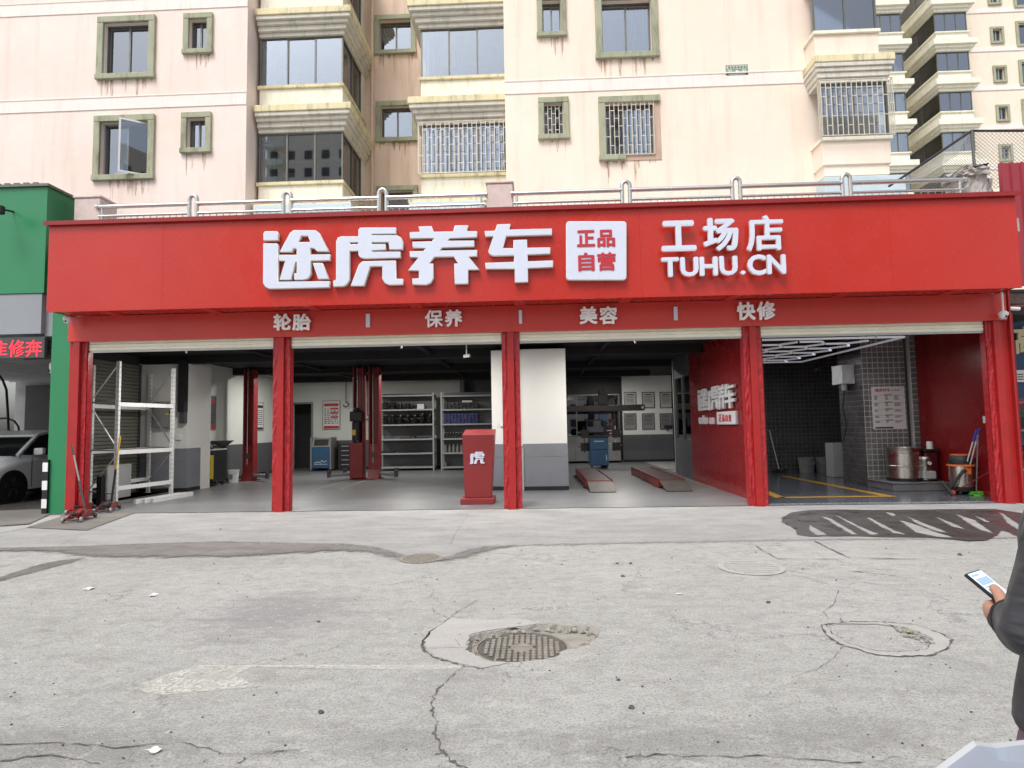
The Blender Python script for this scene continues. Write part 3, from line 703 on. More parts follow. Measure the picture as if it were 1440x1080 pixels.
# recess between the bays
RY = 20.0
RXL = P(482,150,17.6).x; RXR = P(592,150,17.6).x
rec_h = []
for k,(px) in enumerate([(527,22,585,77),(529,143,587,200),(530,262,588,320)]):
    rec_h.append(window((px[0],px[1]-0,px[2],px[3]),'plain',40+k,RY,apt,.17))
b = MB(); wall_grid(b, RXL-.6, RXR+.6, 5.15, 21, RY, RY+.3, rec_h); b.build('recess_wall', M['recess'], apt)
b = MB(); xp = P(523,150,RY-.15).x
b.tube([(xp,RY-.12,5.15),(xp,RY-.12,20)],.05,10)
for z in range(6,20,3): b.cyl((xp,RY-.12,z+.4),(xp,RY-.12,z+.52),.065,10)
b.build('drain_pipe', M['recess'], apt, smooth=True)
# bay windows
def bay(x0, x1, Y, Yb, z0, side, sides=True, lastgr=False, panel='cream', cor=.42, side_mat=None, front_panes=3, scale=1.0, parent=None, curt=False, sidepanes=2, small=False, wing='right'):
    """one storey of an enclosed balcony: z0 = foot of its glazing; window 1.52, cornice, ledge, panel"""
    parent = parent or apt
    zt = z0+1.52
    pb = MB(); pb.box(x0,x1,Y,Yb,z0-.75,z0-.10)
    bo = pb.build('bay_window', M[panel], parent, bevel=.01)
    s = MB(); s.box(x0-.05,x1+.05,Y-.06,Yb,z0-.098,z0); s.build('sill', M['ledge'] if panel=='cream' else M['cream'], bo, bevel=.01)
    c = MB(); oc = .5 if small else 1.0; hs_ = [(.0,.13,.06*oc),(.13,.15,.14*oc),(.28,.12,.22*oc),(.40,.12,.30*oc)]
    for (dz,hh,ov) in hs_: c.box(x0-(ov if 'l' in side else 0),x1+(ov if 'r' in side else 0),Y-ov,Yb,zt+dz,zt+dz+hh-.002)
    c.build('cornice', M['cornice'], bo, bevel=.012)
    l_ = MB(); ov = .34*oc; l_.box(x0-(ov if 'l' in side else 0),x1+(ov if 'r' in side else 0),Y-ov,Yb,zt+.52,zt+.725); l_.build('ledge', M['ledge'], bo, bevel=.015)
    fr = MB(); p = .045
    fr.box(x0,x1,Y+.02,Y+.09,z0,z0+p); fr.box(x0,x1,Y+.02,Y+.09,zt-p,zt)
    for i in range(front_panes+1):
        x = x0+(x1-x0)*i/front_panes; x = min(max(x,x0+p/2),x1-p/2); fr.box(x-p/2,x+p/2,Y+.021,Y+.089,z0+p,zt-p)
    xs_ = x1 if wing == 'right' else x0
    sg = 1 if wing == 'right' else -1
    if sides:
        fr.box(xs_-.09*sg,xs_-.02*sg,Y+.1,Yb-.4,z0,z0+p); fr.box(xs_-.09*sg,xs_-.02*sg,Y+.1,Yb-.4,zt-p,zt)
        for i in range(sidepanes+1): y = Y+.1+(Yb-.5-Y)*i/sidepanes; fr.box(xs_-.089*sg,xs_-.021*sg,y-p/2,y+p/2,z0+p,zt-p)
    fr.build('frame', M['alu_dark'], bo)
    for i in range(front_panes):
        g = MB(); a_, b_ = x0+(x1-x0)*i/front_panes, x0+(x1-x0)*(i+1)/front_panes
        g.box(a_+p/2,b_-p/2,Y+.045+.012*(i%2),Y+.05+.012*(i%2),z0+p,zt-p); g.build('pane', M['glass'], bo)
    if sides:
        for i in range(sidepanes):
            y0_, y1_ = Y+.1+(Yb-.5-Y)*i/sidepanes, Y+.1+(Yb-.5-Y)*(i+1)/sidepanes
            g = MB(); g.box(xs_-.06*sg,xs_-.055*sg,y0_+p/2,y1_-p/2,z0+p,zt-p); g.build('pane', M['glass'], bo)
        if not small:
            w = MB(); w.box(xs_-.12*sg,xs_,Yb-.4,Yb,z0,zt); w.build('side_wall', M[panel], bo)
    if side == 'r' and wing == 'right' and not small: w = MB(); w.box(x0,x0+.03,Y+.09,Yb,z0,zt); w.build('party_wall', M['room'], bo)
    if not small:
        w = MB(); w.box(x0+.04,x1-.13,Yb-.35,Yb-.3,z0,zt); w.build('back_wall', M['mid_grey'], bo)
    if curt:
        cb = MB(); N = 60; pts = [(x0+.06+(x1-x0-.12)*i/N, Y+.28+.04*math.sin(i*1.3)) for i in range(N+1)]
        for i in range(N):
            if abs(i-N*.46) < 1.5: continue
            cb.quad((*pts[i],z0),(*pts[i+1],z0),(*pts[i+1],zt),(*pts[i],zt))
        cb.build('curtain', M['curtain'], bo, smooth='all')
    if lastgr:
        g = grille_mb(x0-.06,x1+.04,z0-.02,zt+.0,Y-.18,.135); nb = 5
        for z in (z0-.02,zt): g.box(x0-.06-.009,x0-.06+.009,Y-.17,Y+.02,z-.009,z+.009); g.box(x1+.031,x1+.049,Y-.17,Y+.02,z-.009,z+.009)
        for k in range(1,3): g.box(x1+.031,x1+.049,Y-.18+k*.08-.008,Y-.18+k*.08+.008,z0,zt); g.box(x0-.069,x0-.051,Y-.18+k*.08-.008,Y-.18+k*.08+.008,z0,zt)
        g.build('grille', M['grille'], bo)
    return bo
AX0, AX1 = P(364,200,17.6).x, RXL
BX0, BX1 = RXR, XR0+.02
for k in range(-1,3):
    bo = bay(AX0, AX1, 17.6, RY, 8.9+3*k, 'r', front_panes=3)
    if k in (0,1):   # things kept on the balcony, seen through the glass
        w = MB(); w.box(AX0+.05,AX0+.3,17.8,18.1,8.9+3*k,8.9+3*k+1.3); w.build('white_cabinet', M['white_paint'], bo)
        w = MB(); w.box(AX0+.55,AX0+.9,18.1,18.4,8.9+3*k,8.9+3*k+(.9 if k else .5)); w.build('dark_cabinet', M['recess'], bo)
    bo = bay(BX0, BX1, 17.6, RY, 8.98+3*k, 'l', sides=False, lastgr=(k==0), front_panes=3)
    for (xa_,xb_) in (((BX0+.1,BX0+.55),(BX0+1.0,BX0+1.25)) if k == 1 else ((BX0+.2,BX0+1.1),(BX1-.7,BX1-.1))):
        cb = MB(); N_ = 14; pts = [(xa_+(xb_-xa_)*i/N_, 17.95+.04*math.sin(i*1.4)) for i in range(N_+1)]
        for i in range(N_): cb.quad((*pts[i],8.98+3*k),(*pts[i+1],8.98+3*k),(*pts[i+1],10.45+3*k),(*pts[i],10.45+3*k))
        cb.build('curtain', M['curtain'], bo, smooth='all')
for zz in np.arange(5,20,.9): pass
for k in range(0,1):
    bay(7.86, 9.66, 16.4, 17.0, 9.13+3*k, 'lr', sides=(k!=0), lastgr=(k==0), panel='pink_cream', front_panes=2, curt=(k==1), sidepanes=1, small=True) if k != 1 else None
# top right bay without a cornice over it, pale curtains drawn
bo = bay(7.80, 9.50, 16.4, 17.0, 12.13, 'none', sides=True, panel='pink_cream', front_panes=2, curt=True, sidepanes=1, small=True)
b = MB(); b.box(7.9,9.62,16.45,17.0,5.15,5.36); b.build('bay_base', M['pink_cream'], apt)
b = MB(); b.box(7.9,9.62,16.45,17.0,11.1,11.4); b.build('bay_spandrel', M['pink_cream'], apt)
b = MB(); b.box(7.9,9.62,16.45,17.0,8.1,8.4); b.build('bay_spandrel', M['pink_cream'], apt)
# house number plaque
pq = P(1036,99,BY); plq = thing('house_plaque', 'small green and white house number plaque on the pink wall', 'sign', (pq.x,BY-.02,pq.z))
b = MB(); b.box(-.31,.31,0,.019,-.16,.16); b.build('plate', plain('plaque_green',(.22,.29,.24),.4,var=.05), plq, local=True, bevel=.004)
b = MB(); b.box(-.28,.27,-.006,-.001,.03,.125); b.build('text_band', plain('plaque_pale',(.62,.68,.58),.5,var=.05), plq, local=True)
M['plaque_ink'] = plain('plaque_ink',(.16,.22,.18),.5,var=.05); M['plaque_white'] = plain('plaque_white',(.72,.78,.72),.5,var=.05)
for i, ch in enumerate('昌'+'口中口'+'号'): pass
for i in range(6):
    b = MB(); x = -.25+i*.088; b.box(x,x+.055,-.011,-.007,.045,.11); b.box(x+.065,x+.075,-.011,-.007,.05,.10); b.build('print', M['plaque_ink'], plq, local=True)
place_glyph('digit','8',M['plaque_white'],plq,((pq.x-.045,BY-.023,pq.z-.10),(1,0,0),(0,0,1),.09,.105),.004,.02)
for x in (-.2,.19):
    b = MB(); b.box(x-.055,x+.055,-.005,-.001,-.0,.012); b.box(x-.055,x-.043,-.005,-.001,-.10,0); b.box(x-.012,x+.012,-.005,-.001,-.09,0); b.box(x+.043,x+.055,-.005,-.001,-.10,0); b.build('print', M['plaque_white'], plq, local=True)
b = MB()
for i in range(7): b.box(-.23+i*.068,-.23+i*.068+.045,-.005,-.001,-.14,-.115)
b.build('print', M['plaque_white'], plq, local=True)
# pale blue sheets at the foot of the bays, just over the terrace rail
def awning(px0, px1, py0, py1, Y, label):
    a, c = P(px0,(py0+py1)/2,Y).x, P(px1,(py0+py1)/2,Y).x; zt, zb = P((px0+px1)/2,py0,Y).z, P((px0+px1)/2,py1,Y).z
    t = thing('awning', label, 'awning', (a,Y,zb-.25))
    b = MB(); b.box(a,c,Y,Y+.5,zb,zt); b.build('sheet', M['pale_blue'], t, bevel=.01)
    for x in (a+.08,c-.08): b = MB(); b.bar((x,Y+.3,zb-.6),(x,Y+.02,zb),.03); b.build('bracket', M['alu'], t)
    b = MB(); b.box(a,c,Y+.02,Y+.05,zb-.05,zb); b.build('edge', M['alu'], t)
awning(356,494,287,299,16.9,'pale blue sheet awning at the foot of the left bay window stack')
awning(575,680,283,296,16.9,'pale blue sheet awning at the foot of the middle bay window stack')
awning(1160,1274,247,275,16.1,'tall pale blue sheet box at the foot of the right bay window')

# ------------------------------------------------------------------ second apartment building, farther right
FY = 44.0
apt2 = thing('apartment_building', 'farther cream apartment building with stacked corner bays beyond the right bay window', 'apartment building', (32,FY,0))
M['cream2'] = m_cream('cream_far', (.84,.72,.59), (.86,.75,.63), (.5,.4,.3), .25)
M['side_glass'] = glass('side_glass', (.9,.9,.9), .06)
F0 = 26.60   # foot of a storey's glazing
def far_bay(x0,x1,Y,Yb,z0,side):
    zt = z0+1.5; b = MB(); b.box(x0,x1,Y,Yb,z0-.7,z0-.08); bo = b.build('bay_window', M['cream'], apt2)
    b = MB(); b.box(x0-.08,x1+.08,Y-.1,Yb,z0-.08,z0); b.box(x0-(.1 if 'l' in side else .0),x1+.1,Y-.12,Yb,zt+.0,zt+.2); b.box(x0-(.25 if 'l' in side else 0),x1+.25,Y-.25,Yb,zt+.2,zt+.4); b.box(x0-(.4 if 'l' in side else 0),x1+.4,Y-.4,Yb,zt+.4,zt+.79); b.build('cornice', M['cream'], bo)
    fr = MB(); p=.06
    for i in range(4): x = x0+(x1-x0)*i/3; x=min(max(x,x0+p/2),x1-p/2); fr.box(x-p/2,x+p/2,Y+.05,Y+.12,z0,zt)
    if 'l' in side:
        for i in range(1,3): y = Y+(Yb-Y)*i/2-.1; fr.box(x0+.05,x0+.12,y-p/2,y+p/2,z0,zt)
    fr.box(x0+.05,x1-.05,Y+.055,Y+.115,z0,z0+.05); fr.box(x0+.05,x1-.05,Y+.055,Y+.115,zt-.05,zt)
    if 'l' in side: fr.box(x0+.055,x0+.115,Y+.1,Yb-.1,z0,z0+.05); fr.box(x0+.055,x0+.115,Y+.1,Yb-.1,zt-.05,zt)
    fr.build('frame', M['alu_dark'], bo)
    for i in range(3): g=MB(); g.box(x0+(x1-x0)*i/3+.03,x0+(x1-x0)*(i+1)/3-.03,Y+.08,Y+.09,z0,zt); g.build('pane', M['far_glass'], bo)
    if 'l' in side: g=MB(); g.box(x0+.08,x0+.09,Y+.15,Yb-.1,z0,zt); g.build('pane', M['side_glass'], bo)
    if 'l' in side: g=MB(); g.box(x0+.11,x0+.13,Y+.2,Yb-.15,z0,zt); g.build('added_pale_panel', M['curtain'], bo)  # pale panel added behind the side pane so the glass reads lighter
    b = MB(); b.box(x0+.2,x1-.2,Yb-.3,Yb-.2,z0,zt); b.build('back_wall', M['mid_grey'], bo)
EX0, EX1 = P(1321,130,FY).x, P(1367,130,FY).x
for k in range(-5,3):
    z = F0+3.0*k
    far_bay(P(1228,100,FY).x, P(1272,100,FY).x, FY, FY+5, z+.1, 'r')
    far_bay(EX0, EX1, FY, FY+4.5, z, 'l')
fh = []
def far_window(x0,x1,z0,z1,Y,tw):
    b = MB(); b.box(x0-tw,x1+tw,Y-.12,Y,z1,z1+tw); b.box(x0-tw,x1+tw,Y-.12,Y,z0-tw,z0); b.box(x0-tw,x0,Y-.12,Y,z0,z1); b.box(x1,x1+tw,Y-.12,Y,z0,z1)
    wo = b.build('window', M['trim'], apt2)
    g = MB(); g.box(x0,x1,Y+.15,Y+.16,z0,z1); g.build('pane', M['glass'], wo)
    g = MB(); g.box((x0+x1)/2-.03,(x0+x1)/2+.03,Y+.10,Y+.14,z0,z1); g.build('frame', M['alu'], wo)
    g = MB(); g.quad((x0-.1,Y+.8,z0-.1),(x1+.1,Y+.8,z0-.1),(x1+.1,Y+.8,z1+.1),(x0-.1,Y+.8,z1+.1)); g.build('room', M['room'], wo)
    return (x0,x1,z0,z1)
EW = FY+1.2
for k in range(-5,3):
    a = P(1405+3.5*0,105,EW); z = a.z + 3.0*k
    fh.append(far_window(a.x-.3,a.x+.35,z-.45,z+.5,EW,.16))
    a2 = P(1436,105,EW); fh.append(far_window(a2.x,a2.x+1.6,z-.75,z+.85,EW,.18))
b = MB(); wall_grid(b, EX1-.3, EX1+14, 0, 40, EW, EW+.4, fh); b.build('wall', M['cream2'], apt2)
rh = []
for k in range(-5,3):
    a = P(1279,105,FY+4.5); rh.append(far_window(a.x-.42,a.x+.42,F0+.2+3*k-.1,F0+1.6+3*k,FY+4.5,.14))
b = MB(); wall_grid(b, 24.0, 33.0, 0, 40, FY+4.5, FY+4.9, rh); b.build('recess_wall', M['cream2'], apt2)
for k in range(-5,3):
    b = MB(); b.box(EX1+.1,EX1+14,EW-.05,EW,F0+2.1+3*k,F0+2.45+3*k); b.build('string_course', M['band'], apt2)
b = MB(); b.box(P(1100,100,FY).x,P(1225,100,FY).x,FY+.5,FY+1,0,40); b.build('wall', M['cream2'], apt2)
# ------------------------------------------------------------------ the red repair shop
FYc = 11.2                                             # plane of the columns and of the lower band
SY = 10.6                                              # face of the upper sign box
CX = [-8.67, -4.75, -.455, 3.945, 8.245]               # columns
CEIL = 3.42
shop = thing('repair_shop', 'open four-bay red car repair shop under the long red sign', 'repair shop', (0,FYc,0))
structure(sheet('shop_floor', [[(-10.05,11.24),(4.2,11.24),(4.2,25.5),(-10.05,25.5)]], M['floor_in'], .014))
structure(sheet('epoxy_floor', [[(4.2,11.5),(8.62,11.5),(9.6,14.0),(9.6,19.2),(4.2,19.2)]], M['epoxy'], .014))
structure(sheet('lit_threshold_strip', [[(4.2,11.24),(8.62,11.24),(8.62,11.5),(4.2,11.5)]], plain('lit_threshold_tone',(.20,.215,.245),.25,var=.1), .015))  # paler tone paints the lit, reflective epoxy along the threshold
M['line_yellow'] = plain('line_yellow', (.50,.27,.03), .35, var=.15, grime=.3)
M['line_faint'] = plain('line_faint', (.42,.41,.33), .5, var=.15)
for k, l in enumerate([[G(1098,692),G(1068,705),G(1259,703),G(1200,695)]]): pass
def lines_px(name, pts, w, mat):
    b = MB()
    for i in range(len(pts)-1):
        a, c = G(*pts[i],0.018), G(*pts[i+1],0.018); d = (c-a).normalized(); nn = Vector((-d.y,d.x,0))*w/2
        b.quad(a+nn,a-nn,c-nn,c+nn)
    return structure(b.build(name, mat))
lines_px('floor_line', [(1068,688),(1098,700)], .2, M['line_yellow'])
lines_px('floor_line', [(1096,699.5),(1258,697.5)], .17, M['line_yellow'])
lines_px('floor_line', [(1103,669.5),(1246,697)], .2, M['line_yellow'])
for k, pts in enumerate([[(285,692),(438,690)],[(438,690),(487,676)],[(478,688),(518,674)],[(478,688.5),(640,687.5)],[(855,689),(915,688)],[(980,690),(1005,686),(960,672)]]):
    lines_px('floor_line', pts, .045, M['line_faint'])
# columns: a bright centre post between two dark guide channels wrapped in crumpled film
for k, x in enumerate(CX):
    b = MB(); b.box(x-.062,x+.062,FYc-.02,FYc+.2,0,3.235); co = b.build('column', M['red_steel'], shop, bevel=.004)
    for s in (-1,1):
        if (k==0 and s<0): continue
        if k==4 and s>0: continue
        bb = MB()
        N = 26; x0, x1 = x+s*.064, x+s*.165; rr = random.Random(k*7+s)
        xa, xb = min(x0,x1), max(x0,x1)
        g = [[(xa+(xb-xa)*i/3, FYc+.05+rr.uniform(-.012,.012)*(1 if 0<i<3 else .3), 3.235*j/N) for i in range(4)] for j in range(N+1)]
        for j in range(N):
            for i in range(3): bb.quad(g[j][i],g[j][i+1],g[j+1][i+1],g[j+1][i])
        bb.box(xa,xb,FYc+.075,FYc+.2,0,3.235)
        bb.build('guide_channel', M['red_film'], co)
    b = MB(); b.box(x-.09,x+.09,FYc-.04,FYc+.2,.0,.022); b.build('base_plate', M['red_steel'], co)
b = MB(); b.box(-8.83,-8.735,FYc+.02,FYc+.2,0,3.235); b.build('side_plate', M['red_steel'], shop)
b = MB(); b.box(8.31,8.50,FYc+.06,FYc+.3,0,3.235); b.box(8.47,8.50,FYc-.02,FYc+.06,0,3.9); b.build('side_plate', M['red_steel'], shop, bevel=.004)
# rolled-up doors: the last slats hang below the band
for k in range(4):
    x0, x1 = CX[k]+.17, CX[k+1]-.17
    t = MB(); t.cyl((x0,FYc+.32,3.42),(x1,FYc+.32,3.42),.16,20); rd = t.build('rolling_door', M['cream_slat'], shop, smooth=True)
    for j in range(3):
        s = MB(); z = 3.07+j*.068; s.prism([(FYc+.10,z),(FYc+.085,z+.016),(FYc+.085,z+.05),(FYc+.10,z+.066),(FYc+.115,z+.066),(FYc+.115,z)],'x',x0,x1); s.build('slat', M['cream_slat'], rd)
    s = MB(); s.box(x0,x1,FYc+.09,FYc+.12,3.035,3.068); s.build('bottom_rail', M['alu'], rd)
    s = MB(); xm = (x0+x1)/2+.1; s.box(xm-.015,xm+.015,FYc+.095,FYc+.115,2.99,3.034); s.build('pull_tab', M['alu'], rd)
# roof, ceiling, walls
b = MB(); b.box(-26,9.75,17.0,30,4.9,5.149); b.box(-9.2,8.9,FYc+.16,16.999,4.9,5.15); b.box(-8.83,8.42,FYc+.16,FYc+.4,3.7,4.9); b.build('roof', M['concrete'], shop)
b = MB(); b.box(-10.15,9.7,FYc+.5,25.6,CEIL,CEIL+.15); b.build('ceiling', M['black_ceiling'], shop)
for y in (15.0,18.4,21.8):
    b = MB(); b.box(-9.9,4.05,y,y+.3,3.22,CEIL-.002); b.build('ceiling_beam', M['black_ceiling'], shop)
for x in (-6.5,-2.6,1.6):
    b = MB(); b.tube([(x,12,3.33),(x,22,3.33)],.05,8); b.build('ceiling_duct', M['black_ceiling'], shop)
def wall_wain(name, x0,x1,y0,y1, top=3.42, face='y', seam=1.0, dark=False, wz=1.09, parent=shop, white='white_wall', foot=True):
    """white wall with grey panels on its lower metre and a black skirting"""
    b = MB(); b.box(x0,x1,y0,y1,0,top); w = b.build(name, M[white], parent)
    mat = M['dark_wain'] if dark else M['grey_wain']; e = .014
    if face == 'y':
        n = max(1,round((x1-x0)/seam)); 
        for i in range(n):
            a, c = x0+(x1-x0)*i/n+.003, x0+(x1-x0)*(i+1)/n-.003
            b = MB(); b.box(a-(e if i==0 else 0),c+(e if i==n-1 else 0),y0-e,y0-.001,.11,wz*.72); b.build('wainscot_panel', mat, w)
            b = MB(); b.box(a-(e if i==0 else 0),c+(e if i==n-1 else 0),y0-e,y0-.001,wz*.72+.006,wz); b.build('wainscot_panel', mat, w)
        if foot: b = MB(); b.box(x0-e,x1+e,y0-e-.004,y0-.001,0.016,.105); b.build('skirting', M['black'], w)
    else:                                  # the face looking towards +X
        n = max(1,round((y1-y0)/seam))
        for i in range(n):
            a, c = y0+(y1-y0)*i/n+.003, y0+(y1-y0)*(i+1)/n-.003
            b = MB(); b.box(x1+.001,x1+e,a,c,.11,wz); b.build('wainscot_panel', mat, w)
        b = MB(); b.box(x1+.001,x1+e+.004,y0,y1,.016,.105); b.build('skirting', M['black'], w)
    return w
lw = wall_wain('side_wall', -9.9,-9.3,16.2,22.7,face='x',seam=1.6,dark=True,white='green_grey_wall')
lc = wall_wain('pier', -10.3,-8.77,15.1,16.2,top=3.24)
b = MB(); b.box(-8.768,-8.754,15.1,15.7,.11,1.09); b.build('wainscot_panel', M['grey_wain'], lc)
b = MB(); b.box(-8.768,-8.750,15.1,15.7,.016,.105); b.build('skirting', M['black'], lc)
# back wall with a dark doorway
dx0, dx1, dz = P(411,620,22.7).x, P(438,620,22.7).x, P(425,568,22.7).z
b = MB(); wall_grid(b,-9.9,-2.75,0,CEIL,22.7,22.9,[(dx0,dx1,-1,dz)]); bw = b.build('back_wall', M['green_grey_wall'], shop)
b = MB(); b.box(dx0-.06,dx0,22.66,22.72,0,dz+.06); b.box(dx1,dx1+.06,22.66,22.72,0,dz+.06); b.box(dx0,dx1,22.66,22.72,dz,dz+.06); b.build('door_frame', M['mid_grey'], bw)
b = MB(); b.box(dx0-1.6,dx1+1.2,24.2,24.3,0,CEIL); b.box(dx0-1.7,dx0-1.6,22.9,24.3,0,CEIL); b.box(dx1+1.2,dx1+1.3,22.9,24.3,0,CEIL); b.build('dark_passage', M['dark_grey'], bw)
for (a,c) in ((dx1+.07,-6.0),(-6.0,-4.4),(-4.4,-2.75)):
    b = MB(); b.box(a+.003,c-.003,22.68,22.699,.11,1.09); b.build('wainscot_panel', M['dark_wain'], bw)
b = MB(); b.box(dx1+.07,-2.75,22.675,22.699,.016,.105); b.build('skirting', M['black'], bw)
b = MB(); b.box(-2.75,-2.6,22.0,25.3,0,CEIL); b.build('partition_wall', M['dark_grey'], shop)
b = MB(); b.box(-2.6,0.0,22.7,22.9,0,CEIL); b.build('partition_wall', M['dark_grey'], shop)
# white pier between the second and third bay
pc = wall_wain('pier', -1.05,-.46,14.42,15.2,top=3.30,seam=.6)
pd = wall_wain('pier', -.32,.70,14.3,15.2,top=3.30,seam=1.02)
b = MB(); b.box(-.46,-.32,14.36,15.2,0,3.30); b.build('pier_joint', M['white_wall'], shop)
b = MB(); b.box(-.44,-.34,14.342,14.359,0,1.04); b.build('wainscot_panel', M['grey_wain'], shop)
b = MB(); b.tube([(-.335,14.27,0.02),(-.335,14.27,1.0)],.018,8); b.build('drain_pipe', M['light_grey'], shop, smooth=True)
b = MB(); b.tube([(-.80,14.40,3.25),(-.80,14.40,1.62)],.012,6); cd = b.build('cable_duct', M['white_paint'], shop)
b = MB(); b.box(-.86,-.74,14.375,14.419,1.50,1.62); b.build('socket_box', M['white_paint'], cd, bevel=.006)
# third bay: glass screen at the back, white board with frames, glass side room
b = MB(); b.box(-.05,9.6,25.25,25.4,0,CEIL); b.build('back_wall', M['dark_grey'], shop)
gx0, gx1 = P(795,600,24.2).x, P(872,600,24.2).x
gs = MB(); gs.box(gx0-1.4,gx1,24.2,24.24,1.05,1.09); gs.box(gx0-1.4,gx1,24.2,24.24,2.66,2.70)
for x in (gx0-.6,gx0+.45,gx1-.02): gs.box(x-.02,x+.02,24.201,24.239,1.09,2.66)
gso = gs.build('glass_screen', M['alu_dark'], shop)
for a,c in ((gx0-1.4,gx0-.62),(gx0-.58,gx0+.43),(gx0+.47,gx1-.04)):
    b = MB(); b.box(a,c,24.215,24.225,1.09,2.66); b.build('pane', M['glass_dark'], gso)
for i in range(4):
    a = gx0-1.4+(gx1-gx0+1.4)*i/4; c = gx0-1.4+(gx1-gx0+1.4)*(i+1)/4
    b = MB(); b.box(a+.004,c-.004,24.19,24.25,.1,1.045); b.build('wainscot_panel', M['mid_grey'], shop)
wb = wall_wain('board_wall', P(876,600,24.6).x, P(946,600,24.6).x, 24.6,24.7, top=P(910,528,24.6).z, seam=1.0, dark=True)
sr = MB(); sr.box(4.10,4.18,16.453,18.3,1.021,1.07); sr.box(4.10,4.18,16.453,18.3,2.81,2.859)
for y in (16.50,17.4,18.27): sr.box(4.101,4.179,y-.03,y+.03,1.07,2.81)
sro = sr.build('glass_screen', M['alu_dark'], shop)
for y0,y1 in ((16.53,17.37),(17.43,18.24)): b = MB(); b.box(4.135,4.145,y0,y1,1.07,2.81); b.build('pane', M['glass_dark'], sro)
# red partition with raised white lettering, between bays three and four
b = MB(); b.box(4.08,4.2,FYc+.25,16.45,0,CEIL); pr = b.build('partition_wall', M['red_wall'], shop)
b = MB(); b.box(4.09,4.19,16.452,18.3,0,1.02); b.build('partition_wall', M['dark_wain'], shop); b = MB(); b.box(4.09,4.19,16.452,18.3,2.86,CEIL); b.build('partition_wall', M['dark_wain'], shop)
b = MB(); b.box(4.068,4.079,FYc+.3,16.45,.016,.1); b.build('skirting', M['dark_red_trim'], pr)
# fourth bay: tiled walls
M['tile'] = plain('grey_tile', (.165,.16,.16), .3, var=.28, scale=2.5)
M['tile_dark'] = plain('dark_tile', (.085,.085,.088), .3, var=.3, scale=2.5)
M['grout'] = plain('grout', (.62,.62,.60), .8, var=.1)
M['grout_dark'] = plain('grout_dark', (.24,.24,.24), .8, var=.1)
def tiles(parent, o, xa, ya, w, h, pitch, mat, gap=.008, th=.006):
    """square tiles laid on a rectangle: o corner, xa/ya edge directions"""
    o, xa, ya = Vector(o), Vector(xa), Vector(ya); na = xa.cross(ya); b = MB(); rr = random.Random(5)
    nx, ny = max(1,round(w/pitch)), max(1,round(h/pitch)); px_, py_ = w/nx, h/ny
    for i in range(nx):
        for j in range(ny):
            a = o+xa*(i*px_+gap/2)+ya*(j*py_+gap/2); d = na*(th+rr.uniform(0,.0015)); u = xa*(px_-gap); v = ya*(py_-gap)
            q = [a,a+u,a+u+v,a+v]; b.add(q+[p+d for p in q],[(4,5,6,7),(0,1,5,4),(1,2,6,5),(2,3,7,6),(3,0,4,7)])
    b.build('tile', mat, parent, kind='stuff')
b = MB(); b.box(4.2,9.6,18.9,19.0,0,CEIL); tw_ = b.build('back_wall', M['grout_dark'], shop)
tiles(tw_, (4.2,18.899,0),(1,0,0),(0,0,1),5.3,3.4,.125,M['tile_dark'],.012)
TPX0, TPX1 = 7.42, 8.36
b = MB(); b.box(TPX0,TPX1,14.2,15.3,0,CEIL); tp = b.build('tiled_pier', M['grout'], shop)
tiles(tp, (TPX0,14.199,0),(1,0,0),(0,0,1),TPX1-TPX0,CEIL-.01,.122,M['tile'],.015)
tiles(tp, (TPX0-.001,15.3,0),(0,-1,0),(0,0,1),1.1,CEIL-.01,.122,M['tile_dark'])
b = MB(); b.box(TPX1+.001,TPX1+.13,14.33,15.3,0,CEIL); b.build('pier_joint', M['dark_grey'], shop)
b = MB(); b.box(TPX1+.131,8.9,14.2,15.3,0,CEIL); tp2 = b.build('tiled_pier', M['grout'], shop)
tiles(tp2, (TPX1+.131,14.199,0),(1,0,0),(0,0,1),.40,CEIL-.01,.122,M['tile'],.015)
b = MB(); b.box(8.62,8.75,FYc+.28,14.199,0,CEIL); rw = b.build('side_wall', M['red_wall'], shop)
b = MB(); b.box(9.6,9.7,15.3,19,0,CEIL); b.build('side_wall', M['dark_grey'], shop)
b = MB(); b.box(8.605,8.619,FYc+.3,14.199,.016,.1); b.build('skirting', M['dark_red_trim'], rw)
# left side: a lowered olive roller shutter closes the flank of the first bay
ss = MB(); ss.box(-10.04,-9.96,13.32,13.39,0,3.2); ss.box(-10.04,-9.96,15.0,15.07,0,3.2); sso = ss.build('side_shutter', M['dark_grey'], shop)
for j in range(37):
    z = .02+j*.086; s = MB(); s.prism([(-10.0,z),(-9.98,z+.02),(-9.98,z+.062),(-10.0,z+.081),(-10.012,z+.081),(-10.012,z)],'y',13.39,15.0); s.build('slat', M['olive_slat'], sso)
b = MB(); b.prism([(-8.87,FYc+.52),(-8.87,FYc+.40),(-9.05,FYc+.51),(-10.15,13.22),(-10.15,15.09),(-10.05,15.09),(-10.05,13.3)],'z',0,CEIL); b.build('side_wall', M['dark_grey'], shop)

